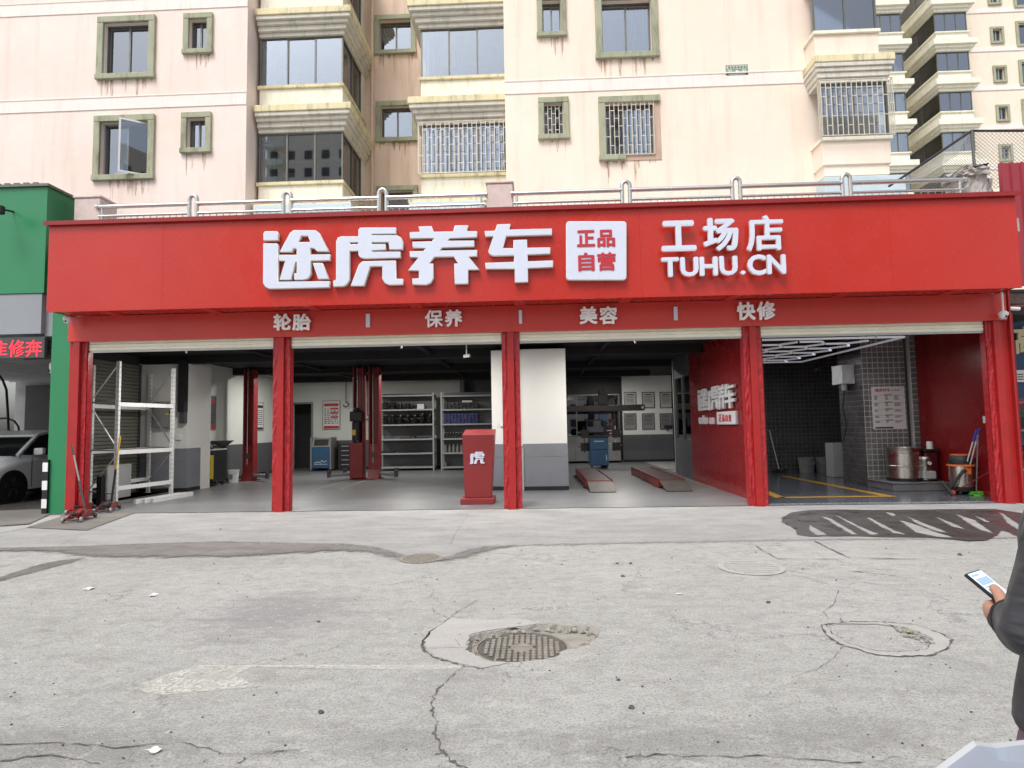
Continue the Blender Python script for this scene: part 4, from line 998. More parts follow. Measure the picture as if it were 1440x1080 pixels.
# ------------------------------------------------------------------ the long red sign
SX0, SX1, SZ0, SZ1 = -8.80, 8.27, 3.72, 5.31
sign = thing('shop_sign', 'long red box sign over the four bays with large white Chinese characters', 'shop sign', (0,SY,SZ0))
NP = 8; b = MB(); b.box(SX0+.02,SX1-.02,SY+.02,FYc-.004,SZ0+.01,SZ1-.01); b.build('sign_box', M['red_panel'], sign)
for i in range(NP):
    a, c = SX0+(SX1-SX0)*i/NP, SX0+(SX1-SX0)*(i+1)/NP
    b = MB(); b.box(a+(.0012 if i else 0),c-(.0012 if i<NP-1 else 0),SY,SY+.019,SZ0,SZ1); b.build('fascia_panel', M['red_panel'], sign)
b = MB(); b.box(SX0-.06,SX1+.05,SY-.07,FYc+.1,SZ1+.001,SZ1+.045); b.box(SX0-.06,SX1+.05,SY-.07,SY-.055,SZ1-.03,SZ1+.001); b.build('top_trim', M['dark_red_trim'], sign)
b = MB(); b.box(SX0,SX1,SY,SY+.03,SZ0-.022,SZ0-.001); b.build('bottom_trim', M['red_panel'], sign)
b = MB(); b.box(SX0,SX0+.019,SY+.0195,FYc-.002,SZ0,SZ1); b.build('end_panel', M['red_panel'], sign)
b = MB(); b.box(SX1-.019,SX1,SY+.0195,FYc-.002,SZ0,SZ1); b.build('end_panel', M['red_panel'], sign)
for k in range(9):
    x = SX0+(SX1-SX0)*(k+.5)/9; b = MB(); b.box(x-.1,x+.1,SY+.1,FYc-.05,SZ0-.005,SZ0+.009); b.build('soffit_plate', M['red_band'], sign)
LY = SY-.10
def logo(loops_px, ox, oy, sc, name='letter', parent=sign, Y=LY, depth=.09):
    loops = [[(lambda q: (q.x,q.z))(P(ox+u/sc, oy+v/sc, Y)) for u,v in l] for l in loops_px]
    me = outline_mesh(loops, depth-.02, .01)
    off = wpos(parent)
    for v in me.vertices:
        x,z,d = v.co; v.co = (x-off.x, Y+depth/2-d-off.y, z-off.z)
    o = finish(me, name, M['letter_side'], parent); o.data.materials.append(M['white_letter'])
    for p in o.data.polygons:
        if p.normal.y < -.95: p.material_index = 1
    return o
TU = [[(65,185),(80,163),(190,163),(205,180),(203,248),(65,248)],
      [(65,275),(190,275),(203,290),(203,628),(675,622),(675,682),(115,695),(82,676),(62,640)],
      [(213,355),(312,178),(345,153),(545,153),(580,178),(675,350),(560,350),(530,320),(500,320),(500,378),(680,374),(680,432),(505,437),(505,560),(480,598),(440,612),(350,612),(350,550),(372,550),(372,446),(364,446),(322,612),(213,612),(265,437),(210,437),(210,380),(372,380),(372,322),(345,322),(328,355)],
      [(415,207),(475,207),(498,262),(390,262)], [(520,455),(610,455),(672,603),(570,605)]]
HU = [[(735,260),(750,222),(785,210),(940,210),(940,150),(957,130),(1285,128),(1292,188),(1065,190),(1065,200),(1295,200),(1335,222),(1355,260),(1352,332),(1225,332),(1218,264),(1065,266),(1065,280),(1190,280),(1197,335),(1065,342),(1065,352),(1328,350),(1332,410),(985,415),(950,400),(940,375),(940,344),(862,346),(862,610),(835,655),(800,672),(710,674),(710,618),(735,612)],
      [(862,267),(938,264),(938,280),(868,283)],
      [(868,667),(945,470),(978,440),(1285,432),(1290,600),(1352,602),(1355,656),(1225,660),(1182,640),(1160,600),(1160,486),(1052,488),(995,667)]]
YANG = [[(185,120),(305,115),(325,168),(505,165),(520,110),(645,107),(630,160),(725,162),(727,220),(475,230),(452,250),(698,248),(702,306),(405,316),(382,340),(725,335),(727,395),(650,398),(748,518),(645,520),(645,648),(518,650),(515,462),(552,460),(508,398),(332,402),(285,460),(320,460),(325,595),(300,638),(260,658),(130,655),(128,600),(190,597),(188,526),(88,524),(185,405),(105,403),(105,348),(230,345),(252,318),(132,316),(130,260),(308,256),(330,226),(105,230),(105,172),(200,168)]]
CHE = [[(795,162),(890,158),(910,100),(1033,95),(1022,147),(1415,138),(1417,198),(995,208),(962,318),(1060,320),(1060,245),(1185,240),(1187,315),(1400,312),(1400,372),(1192,380),(1192,440),(1425,432),(1427,495),(1195,505),(1197,632),(1072,635),(1070,510),(805,512),(800,455),(1065,445),(1065,386),(870,390),(838,375),(828,345),(875,210),(800,214)]]
logo(TU,360,300,6.545); logo(HU,360,300,6.545); logo(YANG,560,300,6.545); logo(CHE,560,300,6.545)
def rrect(x0,y0,x1,y1,r,n=5):
    o = []
    for cx_,cy_,a0 in ((x1-r,y0+r,-90),(x1-r,y1-r,0),(x0+r,y1-r,90),(x0+r,y0+r,180)):
        for i in range(n+1): a = R(a0+90*i/n); o.append((cx_+r*math.cos(a), cy_+r*math.sin(a)))
    return o
logo([rrect(65,118,985,1012,50)],790,300,10.8,'badge')
for ch,(u0,v0,u1,v1) in {'正':(228,255,505,508),'品':(538,248,808,512),'自':(248,595,498,878),'营':(538,592,822,872)}.items():
    glyph_px('badge_character', ch, M['red_ink'], sign, LY-.004, 790+u0/10.8,300+v0/10.8,790+u1/10.8,300+v1/10.8,.006,.035)
def sign_char(ch, box, parent=sign, Y=LY, bold=.03, depth=.06, mat='white_letter'):
    o = glyph_px('letter', ch, (M['letter_side'] if parent is sign else M['band_letter']) if mat=='white_letter' else M[mat], parent, Y, *box, depth, bold)
    if mat == 'white_letter':
        o.data.materials.append(M['white_letter'] if parent is sign else M['band_letter'])
        for p in o.data.polygons:
            if p.normal.y < -.9: p.material_index = 1
    return o
k7 = 1440/190
for ch,(u0,v0,u1,v1) in {'工':(68,125,438,448),'场':(512,95,888,445),'店':(972,70,1365,445)}.items(): sign_char(ch,(920+u0/k7,295+v0/k7,920+u1/k7,295+v1/k7),bold=.02 if ch=='店' else .035)
for ch,(u0,v0,u1,v1) in zip('TUHU.CN',[(72,515,258,722),(272,512,464,718),(476,508,668,710),(686,500,878,705),(912,655,962,698),(985,485,1180,705),(1192,485,1390,692)]): sign_char(ch,(920+u0/k7,295+v0/k7,920+u1/k7,295+v1/k7),bold=.035)
# lower band with the four services
band = thing('service_band', 'lower red band across the bays with four small white two-character words', 'sign band', (0,FYc,3.25))
for i in range(4):
    a = [-8.83,-4.75,-.455,3.945][i]; c = [-4.75,-.455,3.945,8.42][i]
    b = MB(); b.box(a+.001,c-.001,FYc-.03,FYc+.08,3.24,3.72); b.build('band_panel', M['red_band'], band)
BYl = FYc-.075
k3 = 1440/280
for ch,(u0,v0,u1,v1) in {'轮':(28,85,155,205),'胎':(165,85,297,205),'保':(1120,58,1250,182),'养':(1265,55,1390,178)}.items(): sign_char(ch,(380+u0/k3,425+v0/k3,380+u1/k3,425+v1/k3),band,BYl,.018 if ch=='保' else .03,.04)
for ch,(u0,v0,u1,v1) in {'美':(413,508,503,598),'容':(513,508,605,598)}.items(): sign_char(ch,(700+u0/3.6,290+v0/3.6,700+u1/3.6,290+v1/3.6),band,BYl,.03,.04)
sign_char('快',(1035.5,425,1061.5,450.5),band,BYl,.03,.04); sign_char('修',(1063.5,424,1089.5,450),band,BYl,.03,.04)
for (x0,y0,x1,y1) in ((514.3,441,520,460),(729.7,436,734,455),(948,431,952.7,450)):
    a, c = P(x0,y1,BYl), P(x1,y0,BYl); b = MB(); b.box(a.x,c.x,BYl,BYl+.04,a.z,c.z); b.build('divider', M['white_letter'], band, bevel=.004)

# raised lettering on the red partition
PXr = 4.08
def wall_glyph(name, ch, parent, box, depth=.05, bold=.03, mat='white_letter', X=PXr):
    """glyph on a wall facing -X; box = picture corners (near edge is the right one)"""
    x0,y0,x1,y1 = box; ym = (y0+y1)/2
    a, c = Q(x0,ym,X), Q(x1,ym,X); xm = (x0+x1)/2; zt, zb = Q(xm,y0,X).z, Q(xm,y1,X).z
    return place_glyph(name, ch, M[mat], parent, ((X,a.y,zb),(0,-1,0),(0,0,1),a.y-c.y,zt-zb), depth, bold)
M['wall_letter'] = plain('wall_letter', (.62,.63,.66), .4, var=.03)
wl = thing('wall_lettering', 'raised white characters and small white plate on the red partition wall', 'sign', (PXr-.03,14.3,1.6))
def wall_logo(loops_px, px0, py0, px1, py1, X=PXr-.055):
    us = [u for l in loops_px for u,v in l]; vs = [v for l in loops_px for u,v in l]; u0,u1,v0,v1 = min(us),max(us),min(vs),max(vs)
    ya, yb = Q(px0,(py0+py1)/2,X).y, Q(px1,(py0+py1)/2,X).y; xm = (px0+px1)/2; zt, zb = Q(xm,py0,X).z, Q(xm,py1,X).z
    loops = [[(-(ya+(yb-ya)*(u-u0)/(u1-u0)), zt+(zb-zt)*(v-v0)/(v1-v0)) for u,v in l] for l in loops_px]
    me = outline_mesh(loops, .05); off = wpos(wl)
    for v in me.vertices: yy,z,d = v.co; v.co = (X-d-off.x, -yy-off.y, z-off.z)
    return finish(me, 'letter', M['wall_letter'], wl)
wall_logo(TU, 982.5,547,996,577.5); wall_logo(HU, 996.5,543.5,1012,576.5); wall_logo(YANG, 1010.5,541,1020.5,575.5) ; wall_logo(CHE, 1019.5,539,1034,574)
wx = [984+i*3.05 for i in range(8)]
for ch,x0 in zip('tuhu.cn', wx): 
    if ch != '.': wall_glyph('letter', ch, wl, (x0,584 if ch=='h' else 587,x0+2.7,596.5), .04, .03, 'wall_letter')
x0,x1 = 1008.2,1034.5; a, c = Q(x0,588,PXr-.06), Q(x1,588,PXr-.06); zt, zb = Q(1021,578.5,PXr-.06).z, Q(1021,597,PXr-.06).z
b = MB(); b.box(PXr-.07,PXr-.001,c.y,a.y,zb,zt); b.build('plate', M['wall_letter'], wl, bevel=.02, seg=2)
for i,ch in enumerate('正品自营'): wall_glyph('plate_character', ch, wl, (1011+i*4.6,583,1014.6+i*4.6,593), .006, .035, 'red_ink', PXr-.071)

# ------------------------------------------------------------------ terrace behind the sign
def pier(name, px0, px1, py, label, mat, Y=11.6, dep=.5, z0=5.15, cat='concrete pier', cap=True):
    a, c = P(px0,py+10,Y).x, P(px1,py+10,Y).x; z = P((px0+px1)/2,py,Y).z
    t = thing(name, label, cat, ((a+c)/2,Y,z0))
    b = MB(); b.box(a,c,Y,Y+dep,z0,z-.05); b.build('shaft', M[mat], t, bevel=.015)
    b = MB(); b.box(a-.02,c+.02,Y-.02,Y+dep+.02,z-.049,z); b.build('cap', M[mat], t, bevel=.012)
    return t, a, c
pier('terrace_pier',104,141,275,'worn pink plastered pier at the left end of the terrace railing','pillar_plaster')
pier('terrace_pier',684,721,254.5,'cracked pink plastered pier between the two railing runs','pillar_plaster')
# ruined concrete stub on the right
a, c = P(1352,260,11.6).x, P(1405,260,11.6).x; t = thing('concrete_stub', 'grey crumbling concrete stub at the right end of the terrace', 'concrete pier', ((a+c)/2,11.6,5.15))
def lumpy(x0,x1,y0,y1,z0,z1,seed,amp=.03,n=6):
    b = MB(); b.box(x0,x1,y0,y1,z0,z1); bm = bmesh.new(); me = bpy.data.meshes.new('lumpy'); me.from_pydata(b.v,[],b.f); bm.from_mesh(me)
    bmesh.ops.subdivide_edges(bm, edges=bm.edges, cuts=n, use_grid_fill=True); rr = random.Random(seed)
    for v in bm.verts: v.co += Vector((rr.uniform(-1,1),rr.uniform(-1,1),rr.uniform(-1,1)))*amp
    bm.to_mesh(me); bm.free(); return me
def put(me, name, mat, parent, smooth=False):
    off = wpos(parent)
    for v in me.vertices: v.co -= off
    return finish(me, name, mat, parent, smooth=smooth)
put(lumpy(a+.08,a+.46,11.6,12.1,5.15,6.10,1), 'shaft', M['concrete'], t); put(lumpy(a,a+.52,11.55,12.15,6.08,6.22,2,.035), 'cap', M['concrete'], t); put(lumpy(a+.48,c,11.75,12.3,5.15,6.05,3,.03), 'broken_wall', M['concrete'], t)
b = MB(); b.add([(a+.1,11.6,6.2),(c-.08,11.7,6.34),(c-.12,11.9,6.16),(a+.3,11.9,6.2)],[(0,1,2,3)]); b.add([(a+.1,11.6,6.21),(c-.08,11.7,6.35),(c-.12,11.9,6.17),(a+.3,11.9,6.21)],[(3,2,1,0)]); b.build('torn_felt', M['black'], t)
# stainless railings
def railing(x0, x1, loops, Y, label):
    t = thing('stainless_railing', label, 'railing', (x0,Y,5.15))
    zt, zl = 6.0, 5.81
    segs = [x0]+[v for l in loops for v in (l-.075,l+.075)]+[x1]
    for i in range(0,len(segs),2):
        a_, c_ = segs[i], segs[i+1]
        b = MB(); b.tube([(a_,Y,zt),(c_,Y,zt)],.043,12); b.build('top_rail', M['steel'], t, smooth=True)
        b = MB(); b.tube([(a_,Y,zl),(c_,Y,zl)],.028,10); b.build('lower_rail', M['steel'], t, smooth=True)
        n = max(2,int((c_-a_)/.125)); me = None
        for j in range(1,n):
            x = a_+(c_-a_)*j/n
            if me is None:
                b = MB(); b.tube([(x,Y,5.17),(x,Y,zl)],.009,6); o = b.build('baluster', M['steel'], t, smooth=True); me = o; bx_ = x
            else:
                o = me.copy(); COL.objects.link(o); o.location.x = x-bx_
    for l in loops:
        b = MB(); pts = [(l-.075,Y,5.15),(l-.075,Y,6.08)]+[(l-.075*math.cos(R(a)),Y,6.08+.09*math.sin(R(a))) for a in range(20,180,20)]+[(l+.075,Y,6.08),(l+.075,Y,5.15)]
        b.tube(pts,.04,10); b.build('looped_post', M['steel'], t, smooth=True)
    for x in (x0+.06,x1-.06): b = MB(); b.tube([(x,Y,5.15),(x,Y,6.0)],.025,10); b.build('end_post', M['steel'], t, smooth=True)
    for x, s in ((x0,-1),(x1,1)): b = MB(); b.cyl((x,Y,zt),(x+s*.05,Y,zt),.055,12); b.build('flange', M['steel'], t, smooth=True)
railing(-8.62,-.93,[P(x,270,11.6).x for x in (272,404,538)],11.6,'stainless railing run left of the middle pier, three looped posts')
railing(-.36,8.12,[P(x,260,11.6).x for x in (880,1035,1190)],11.6,'stainless railing run right of the middle pier, three looped posts')
# chain-link fence on the roofs at the right
FYY = 13.0; q0, q1, q2 = P(1366,184,FYY), P(1378,240,FYY), P(1500,184,FYY)
t = thing('chain_link_fence', 'chain link fence on thin dark poles above the right end of the roof', 'fence', (q1.x,FYY,q1.z-.3))
b = MB(); b.tube([q0,(q0.x+.02,FYY,q1.z-.5)],.03,8); b.build('pole', M['alu_dark'], t, smooth=True)
b = MB(); b.tube([q0,q2],.025,8); b.build('top_rail', M['black'], t, smooth=True)
b = MB(); b.tube([q0,P(1250,262,FYY)],.025,8); b.build('brace', M['black'], t, smooth=True)
b = MB(); rb_ = P(1505,150,FYY); b.tube([(q2.x,FYY,q0.z),(q2.x,FYY,q1.z-.5)],.03,8); b.build('pole', M['alu_dark'], t, smooth=True)
b = MB(); ztop, zbot = q0.z, q1.z-.4; Hh = ztop-zbot; st = .085
def clip(xa,za,xb,zb_):
    return (xa,za,xb,zb_)
k_ = int((q2.x-q0.x+Hh*2)/st)
for i in range(k_):
    for s in (1,-1):
        x_ = q0.x-Hh+i*st
        ts = [ (0,1) ]
        xa, xb = (x_, x_+Hh) if s>0 else (x_+Hh, x_)
        za, zb_ = zbot, ztop
        if max(xa,xb) < q0.x or min(xa,xb) > q2.x: continue
        f0, f1 = 0.0, 1.0
        for lim, sg in ((q0.x,1),(q2.x,-1)):
            da, db = sg*(xa-lim), sg*(xb-lim)
            if da<0 and db<0: f0 = 1.0; continue
            if da<0: f0 = max(f0, -da/(db-da))
            elif db<0: f1 = min(f1, da/(da-db))
        if f0 >= f1: continue
        A = (xa+(xb-xa)*f0, FYY+.004*s, za+(zb_-za)*f0); Bp = (xa+(xb-xa)*f1, FYY+.004*s, za+(zb_-za)*f1)
        b.bar(A,Bp,.007,.007,(0,1,0))
b.build('wire_mesh', M['alu'], t, kind='stuff')
# mesh in the triangle left of the pole
b = MB(); x_l = P(1275,245,FYY)
for i in range(40):
    x_ = x_l.x+(q0.x-x_l.x)*i/40; z_ = x_l.z+(q0.z-x_l.z)*i/40
    L_ = min(z_-zbot, q0.x-x_)
    if L_ > .05: b.bar((x_,FYY+.004,z_),(x_+L_,FYY+.004,z_-L_),.006,.006,(0,1,0))
    L_ = z_-zbot
    if L_ > .05 : b.bar((x_,FYY-.004,z_),(max(x_l.x,x_-L_*.25),FYY-.004,z_-min(L_,L_*.25+.2)),.006,.006,(0,1,0))
b.build('wire_mesh', M['alu'], t, kind='stuff')
# red profiled metal wall over the right neighbour
a = P(1406,250,11.9); t = thing('metal_sheet_wall', 'red ribbed metal sheet wall standing behind the right end of the sign', 'wall', (a.x,11.9,5.0))
zt = P(1420,229,11.9).z
for i in range(9):
    x = a.x+i*.19; b = MB(); b.prism([(x,11.9),(x+.02,11.86),(x+.05,11.86),(x+.07,11.9),(x+.188,11.9),(x+.188,11.93),(x,11.93)],'z',4.0,zt); b.build('sheet_panel', plain('red_sheet',(.30,.035,.05),.4,var=.08) if i==0 else bpy.data.materials['red_sheet'], t)
b = MB(); b.box(a.x,a.x+1.8,11.84,12.3,3.55,3.62); b.build('eave', bpy.data.materials['red_sheet'], t)

# ------------------------------------------------------------------ left neighbour: green front
gn = thing('green_garage', 'green fronted garage with grey panel at the left edge', 'garage', (-11.5,FYc,0))
GXR = -9.36
b = MB(); b.box(-16,GXR,FYc,FYc+.7,4.2,6.28); b.build('green_fascia', M['green_panel'], gn)
for x in (-14.2,-11.8):
    b = MB(); b.box(x,x+.006,FYc-.003,FYc-.0005,4.2,6.26); b.build('seam', M['dark_grey'], gn)
b = MB(); b.box(-16,GXR+.05,FYc-.05,FYc+.72,6.281,6.33); b.build('top_trim', M['alu_dark'], gn)
for i in range(34):
    x = -15.9+i*.19; b = MB(); b.box(x,x+.10,FYc-.04,FYc+.6,6.331,6.36); b.build('roof_rib', M['alu_dark'], gn) if x > -12.5 else None
b = MB(); b.box(-16,GXR-.05,FYc+.02,FYc+.5,3.42,4.19); b.build('grey_panel', M['grey_panel'], gn)
b = MB(); b.box(-9.25,-8.88,FYc+.1,FYc+.5,0,4.9); b.build('green_column', M['green_panel'], gn)
b = MB(); b.box(GXR-.049,-8.88,FYc+.12,FYc+.5,3.38,4.19); b.build('grey_panel', M['grey_panel'], gn)
gb = MB(); gb.box(-9.30,-9.251,FYc+.05,FYc+.4,.02,1.02); gb.box(-9.25,-9.20,FYc+.05,FYc+.099,.02,1.02); go = gb.build('corner_guard', M['black'], gn)
for z in (.12,.46,.80):
    b = MB(); b.box(-9.30,-9.20,FYc+.043,FYc+.049,z,z+.17); b.build('white_stripe', M['white_paint'], go)
b = MB(); b.box(-16,-10.2,18.2,18.3,0,4.2); b.build('back_wall', M['mid_grey'], gn)
a, c = P(36,600,18.15).x, P(75,600,18.15).x
b = MB(); b.box(a,c+.5,18.1,18.19,0,3.0); b.build('dark_door', M['black'], gn)
b = MB(); b.box(-10.35,-10.2,13.3,18.2,0,4.2); b.build('side_wall', M['dark_grey'], gn)
b = MB(); b.box(-16,-10.2,FYc+.71,18.2,4.0,4.2); b.build('ceiling', M['black_ceiling'], gn)
for y in np.arange(11.9,18,.55): b = MB(); b.box(-16,-10.36,float(y),float(y)+.05,3.1,3.18); b.build('ceiling_rail', M['mid_grey'], gn)
b = MB()
for j in range(6): b.box(-9.9,-9.3,FYc+.22,FYc+.26,2.95+j*.075,3.015+j*.075)
b.build('shutter_end', M['dark_grey'], gn)
structure(sheet('garage_floor', [[(-16,11.3),(-9.25,11.3),(-9.25,18.2),(-16,18.2)]], M['wet'], .014))
structure(sheet('garage_ramp', [zxy([(-60,745),(40,738),(75,722),(70,716),(-60,722)])], M['damp'], .016))
# LED board
la, lc_ = P(-60,505,11.25), P(63,474,11.25)
led = thing('led_board', 'black LED board with red scrolling Chinese characters under the grey panel', 'led sign', (lc_.x-1,11.25,la.z))
b = MB(); b.box(la.x,lc_.x,11.25,11.33,P(30,504,11.25).z,P(30,474,11.25).z); b.build('case', M['dark_grey'], led, bevel=.01)
M['led_red'] = emit('led_red', '#ff2a3a', 1.1)
for ch,(x0,y0,x1,y1) in {'隹':(-12,479,10.5,501),'修':(12.5,478,34.5,502),'奔':(36,478,59,501.5)}.items(): glyph_px('led_character', ch, M['led_red'], led, 11.245, x0,y0,x1,y1,.004,.004)
# lamp sticking out at the far left
q = P(-4,296,10.8); t = thing('flood_lamp', 'small black flood lamp on the green fascia at the left edge', 'lamp', (q.x,10.8,q.z))
b = MB(); b.box(-.16,.12,-.06,.06,-.07,.09); b.build('housing', M['black'], t, local=True, bevel=.02); b = MB(); b.bar((-.02,0,.05),(-.05,.4,.12),.03); b.build('arm', M['black'], t, local=True)
b = MB(); b.box(-.14,.10,-.064,-.061,-.05,.07); b.build('lens', M['glass_dark'], t, local=True)
# ------------------------------------------------------------------ workshop lamps out of view, front row added to light piers and entry
M['lamp_on'] = emit('lamp_on', '#fff6e6', 3.0)
def unseen_ceiling_lamp(x, y, label, power=55, z=3.40, group=None):
    t = thing('unseen_ceiling_lamp', label, 'lamp', (x,y,z), 0, group)
    b = MB(); b.box(-.30,.30,-.08,.08,-.06,0); b.build('housing', M['white_paint'], t, local=True)
    b = MB(); b.box(-.28,.28,-.065,.065,-.068,-.061); b.build('diffuser', M['lamp_on'], t, local=True)
    l = bpy.data.lights.new('lamp_light','AREA'); l.shape = 'RECTANGLE'; l.size = .56; l.size_y = .13; l.energy = power; l.color = (1,.96,.9)
    o = bpy.data.objects.new('lamp_light', l); COL.objects.link(o); o.parent = t; o.location = (0,0,-.08)
for x,y,l,p in ((-7.0,12.75,'unseen white ceiling lamp added behind the first rolled door to light the entry',60),(-7.4,19.05,'white ceiling lamp over the left lift bay behind the second beam',60),(-4.0,19.05,'white ceiling lamp before the tall grey shelf behind the second beam',60),
                (-1.9,12.75,'unseen white ceiling lamp added behind the second rolled door to light the pier',70),(1.6,12.75,'unseen white ceiling lamp added behind the third rolled door to light the pier',80),(2.6,19.05,'white ceiling lamp before the wheel alignment cabinet',40),(2.9,22.45,'white ceiling lamp before the framed certificates',36)):
    unseen_ceiling_lamp(x,y,l,p, group='ceiling lamps in the workshop')
# honeycomb light over the wash bay
t = thing('honeycomb_light', 'white honeycomb tube light under the black ceiling of the right bay', 'ceiling light', (5.7,14.1,3.05))
M['tube_on'] = emit('tube_on', '#e8ecf4', .11)
HX0,HX1,HY0,HY1,HZ = 4.35,7.02,11.85,16.4,3.07
def tube_seg(a,c):
    b = MB(); b.bar((a[0],a[1],HZ),(c[0],c[1],HZ),.035,.035); b.build('light_tube', M['tube_on'], t)
for a,c in (((HX0,HY0),(HX1,HY0)),((HX1,HY0+.02),(HX1,HY1)),((HX0,HY1),(HX1-.02,HY1)),((HX0,HY0+.02),(HX0,HY1-.02))): tube_seg(a,c)
s_ = .46; 
seen_ = set()
for i in range(6):
    for j in range(7):
        cx_ = HX0+.4+i*s_*1.5; cy_ = HY0+.42+j*s_*math.sqrt(3)+(s_*math.sqrt(3)/2 if i%2 else 0)
        vs = [(cx_+s_*math.cos(R(60*k)), cy_+s_*math.sin(R(60*k))) for k in range(6)]
        for k in range(6):
            a, c = vs[k], vs[(k+1)%6]; key = (round((a[0]+c[0])/2,2), round((a[1]+c[1])/2,2))
            if key in seen_ or max(a[0],c[0])>HX1-.03 or max(a[1],c[1])>HY1-.03 or min(a[1],c[1])<HY0+.03: continue
            seen_.add(key); d = (c[0]-a[0],c[1]-a[1]); tube_seg((a[0]+d[0]*.06,a[1]+d[1]*.06),(c[0]-d[0]*.06,c[1]-d[1]*.06))
for x,y in ((4.8,12.4),(6.6,12.4),(4.8,15.8),(6.6,15.8)): b = MB(); b.bar((x,y,HZ+.02),(x,y,CEIL),.012); b.build('hanger', M['black'], t)
for x,y in ((5.6,12.8),(5.6,15.2)):
    l = bpy.data.lights.new('tube_light','AREA'); l.shape = 'RECTANGLE'; l.size = 2.4; l.size_y = 2.0; l.energy = 22; l.color = (.95,.97,1)
    o = bpy.data.objects.new('tube_light', l); COL.objects.link(o); o.parent = t; o.location = (x-5.7,y-14.1,-.06)

# ------------------------------------------------------------------ white steel rack in the first bay
RK = [(-8.70,12.42),(-8.44,13.92),(-9.68,15.0),(-9.70,13.02)]     # near right, far right, far left, near left
t = thing('steel_rack', 'empty white slotted steel rack with three beam levels in the left bay', 'rack', (-8.95,13.6,0))
H_ = [3.0,2.98,2.98,3.0]
for (x,y),h in zip(RK,H_):
    b = MB(); b.box(x-.035,x+.035,y-.03,y+.03,0.02,h); u = b.build('upright', M['white_paint'], t)
    b = MB()
    for k in range(28): z = .15+k*.1; b.box(x-.012,x+.012,y-.0325,y-.0302,z,z+.035); b.box(x+.0352,x+.0372,y-.01,y+.01,z,z+.035)
    b.build('slot', M['light_grey'], u, kind='stuff')
    b = MB(); b.box(x-.06,x+.06,y-.05,y+.05,0.012,.019); b.build('foot', M['white_paint'], u)
def pt(i,z): return Vector((*RK[i],z))
for z in (2.10,1.10,.36):
    for i,j in ((0,1),(3,2)): b = MB(); b.bar(pt(i,z),pt(j,z),.05,.085); b.build('beam', M['white_paint'], t)
for z in (2.18,1.14,.25):
    for i,j in ((0,3),(1,2)): b = MB(); b.bar(pt(i,z),pt(j,z),.03,.03); b.build('side_tie', M['white_paint'], t)
for i,j in ((0,3),(1,2)):
    for z0,z1 in ((2.25,2.95),(1.2,2.05),(.3,1.05)):
        b = MB(); s2 = (z1,z0) if z0 != 1.2 else (z0,z1); b.bar(pt(i,s2[0]),pt(j,s2[1]),.025,.012); b.build('diagonal_brace', M['white_paint'], t)
for k in range(3):
    t2 = tag((lambda b: b.build('loose_beam', M['white_paint']))(MB().bar((-8.42+.12*k,12.62+.1*k,.06+.0*k),(-8.28+.10*k,14.0+.08*k,.06),.06,.09)), ['loose white rack beam on the floor, the one nearest the opening','loose white rack beam on the floor, middle one of three','loose white rack beam on the floor, deepest under the rack'][k], 'rack beam')
# sheet of board leaning behind the rack
tag(MB().box(-9.62,-9.58,13.4,14.2,.02,.78).build('pale_board', M['light_grey']), 'pale grey board leaning low behind the white rack', 'board')
# distribution box and black duct on the pier
a, c = P(219,600,15.05), P(244,600,15.05); t = thing('electric_box', 'grey electric box with a yellow sticker on the pier behind the rack', 'electric box', ((a.x+c.x)/2,15.0,1.75))
b = MB(); b.box(a.x,c.x,14.93,15.085,P(230,601,15).z,P(230,565,15).z); b.build('case', M['mid_grey'], t, bevel=.01)
b = MB(); q = P(236,582,14.92); b.box(q.x-.07,q.x+.05,14.924,14.929,q.z-.02,q.z+.02); b.build('sticker', M['yellow_label'], t)
b = MB(); b.box(c.x-.05,c.x-.03,14.922,14.929,1.95,2.03); b.build('latch', M['black'], t)
q = P(255,520,14.9); t = thing('black_duct', 'black square duct running down the front of the white pier', 'duct', (q.x,14.9,1.7))
b = MB(); b.box(q.x-.08,q.x+.08,14.9,15.08,2.0,3.3); b.build('duct', M['black'], t); b = MB(); b.box(q.x-.05,q.x+.07,14.93,15.08,1.72,1.999); b.build('tray', M['dark_grey'], t)
q = P(251,614,15.08); tag(MB().box(q.x-.07,q.x+.07,15.06,15.086,q.z-.09,q.z+.06).build('socket', M['white_paint'], bevel=.006), 'white wall socket on the pier above the grey panels', 'socket')

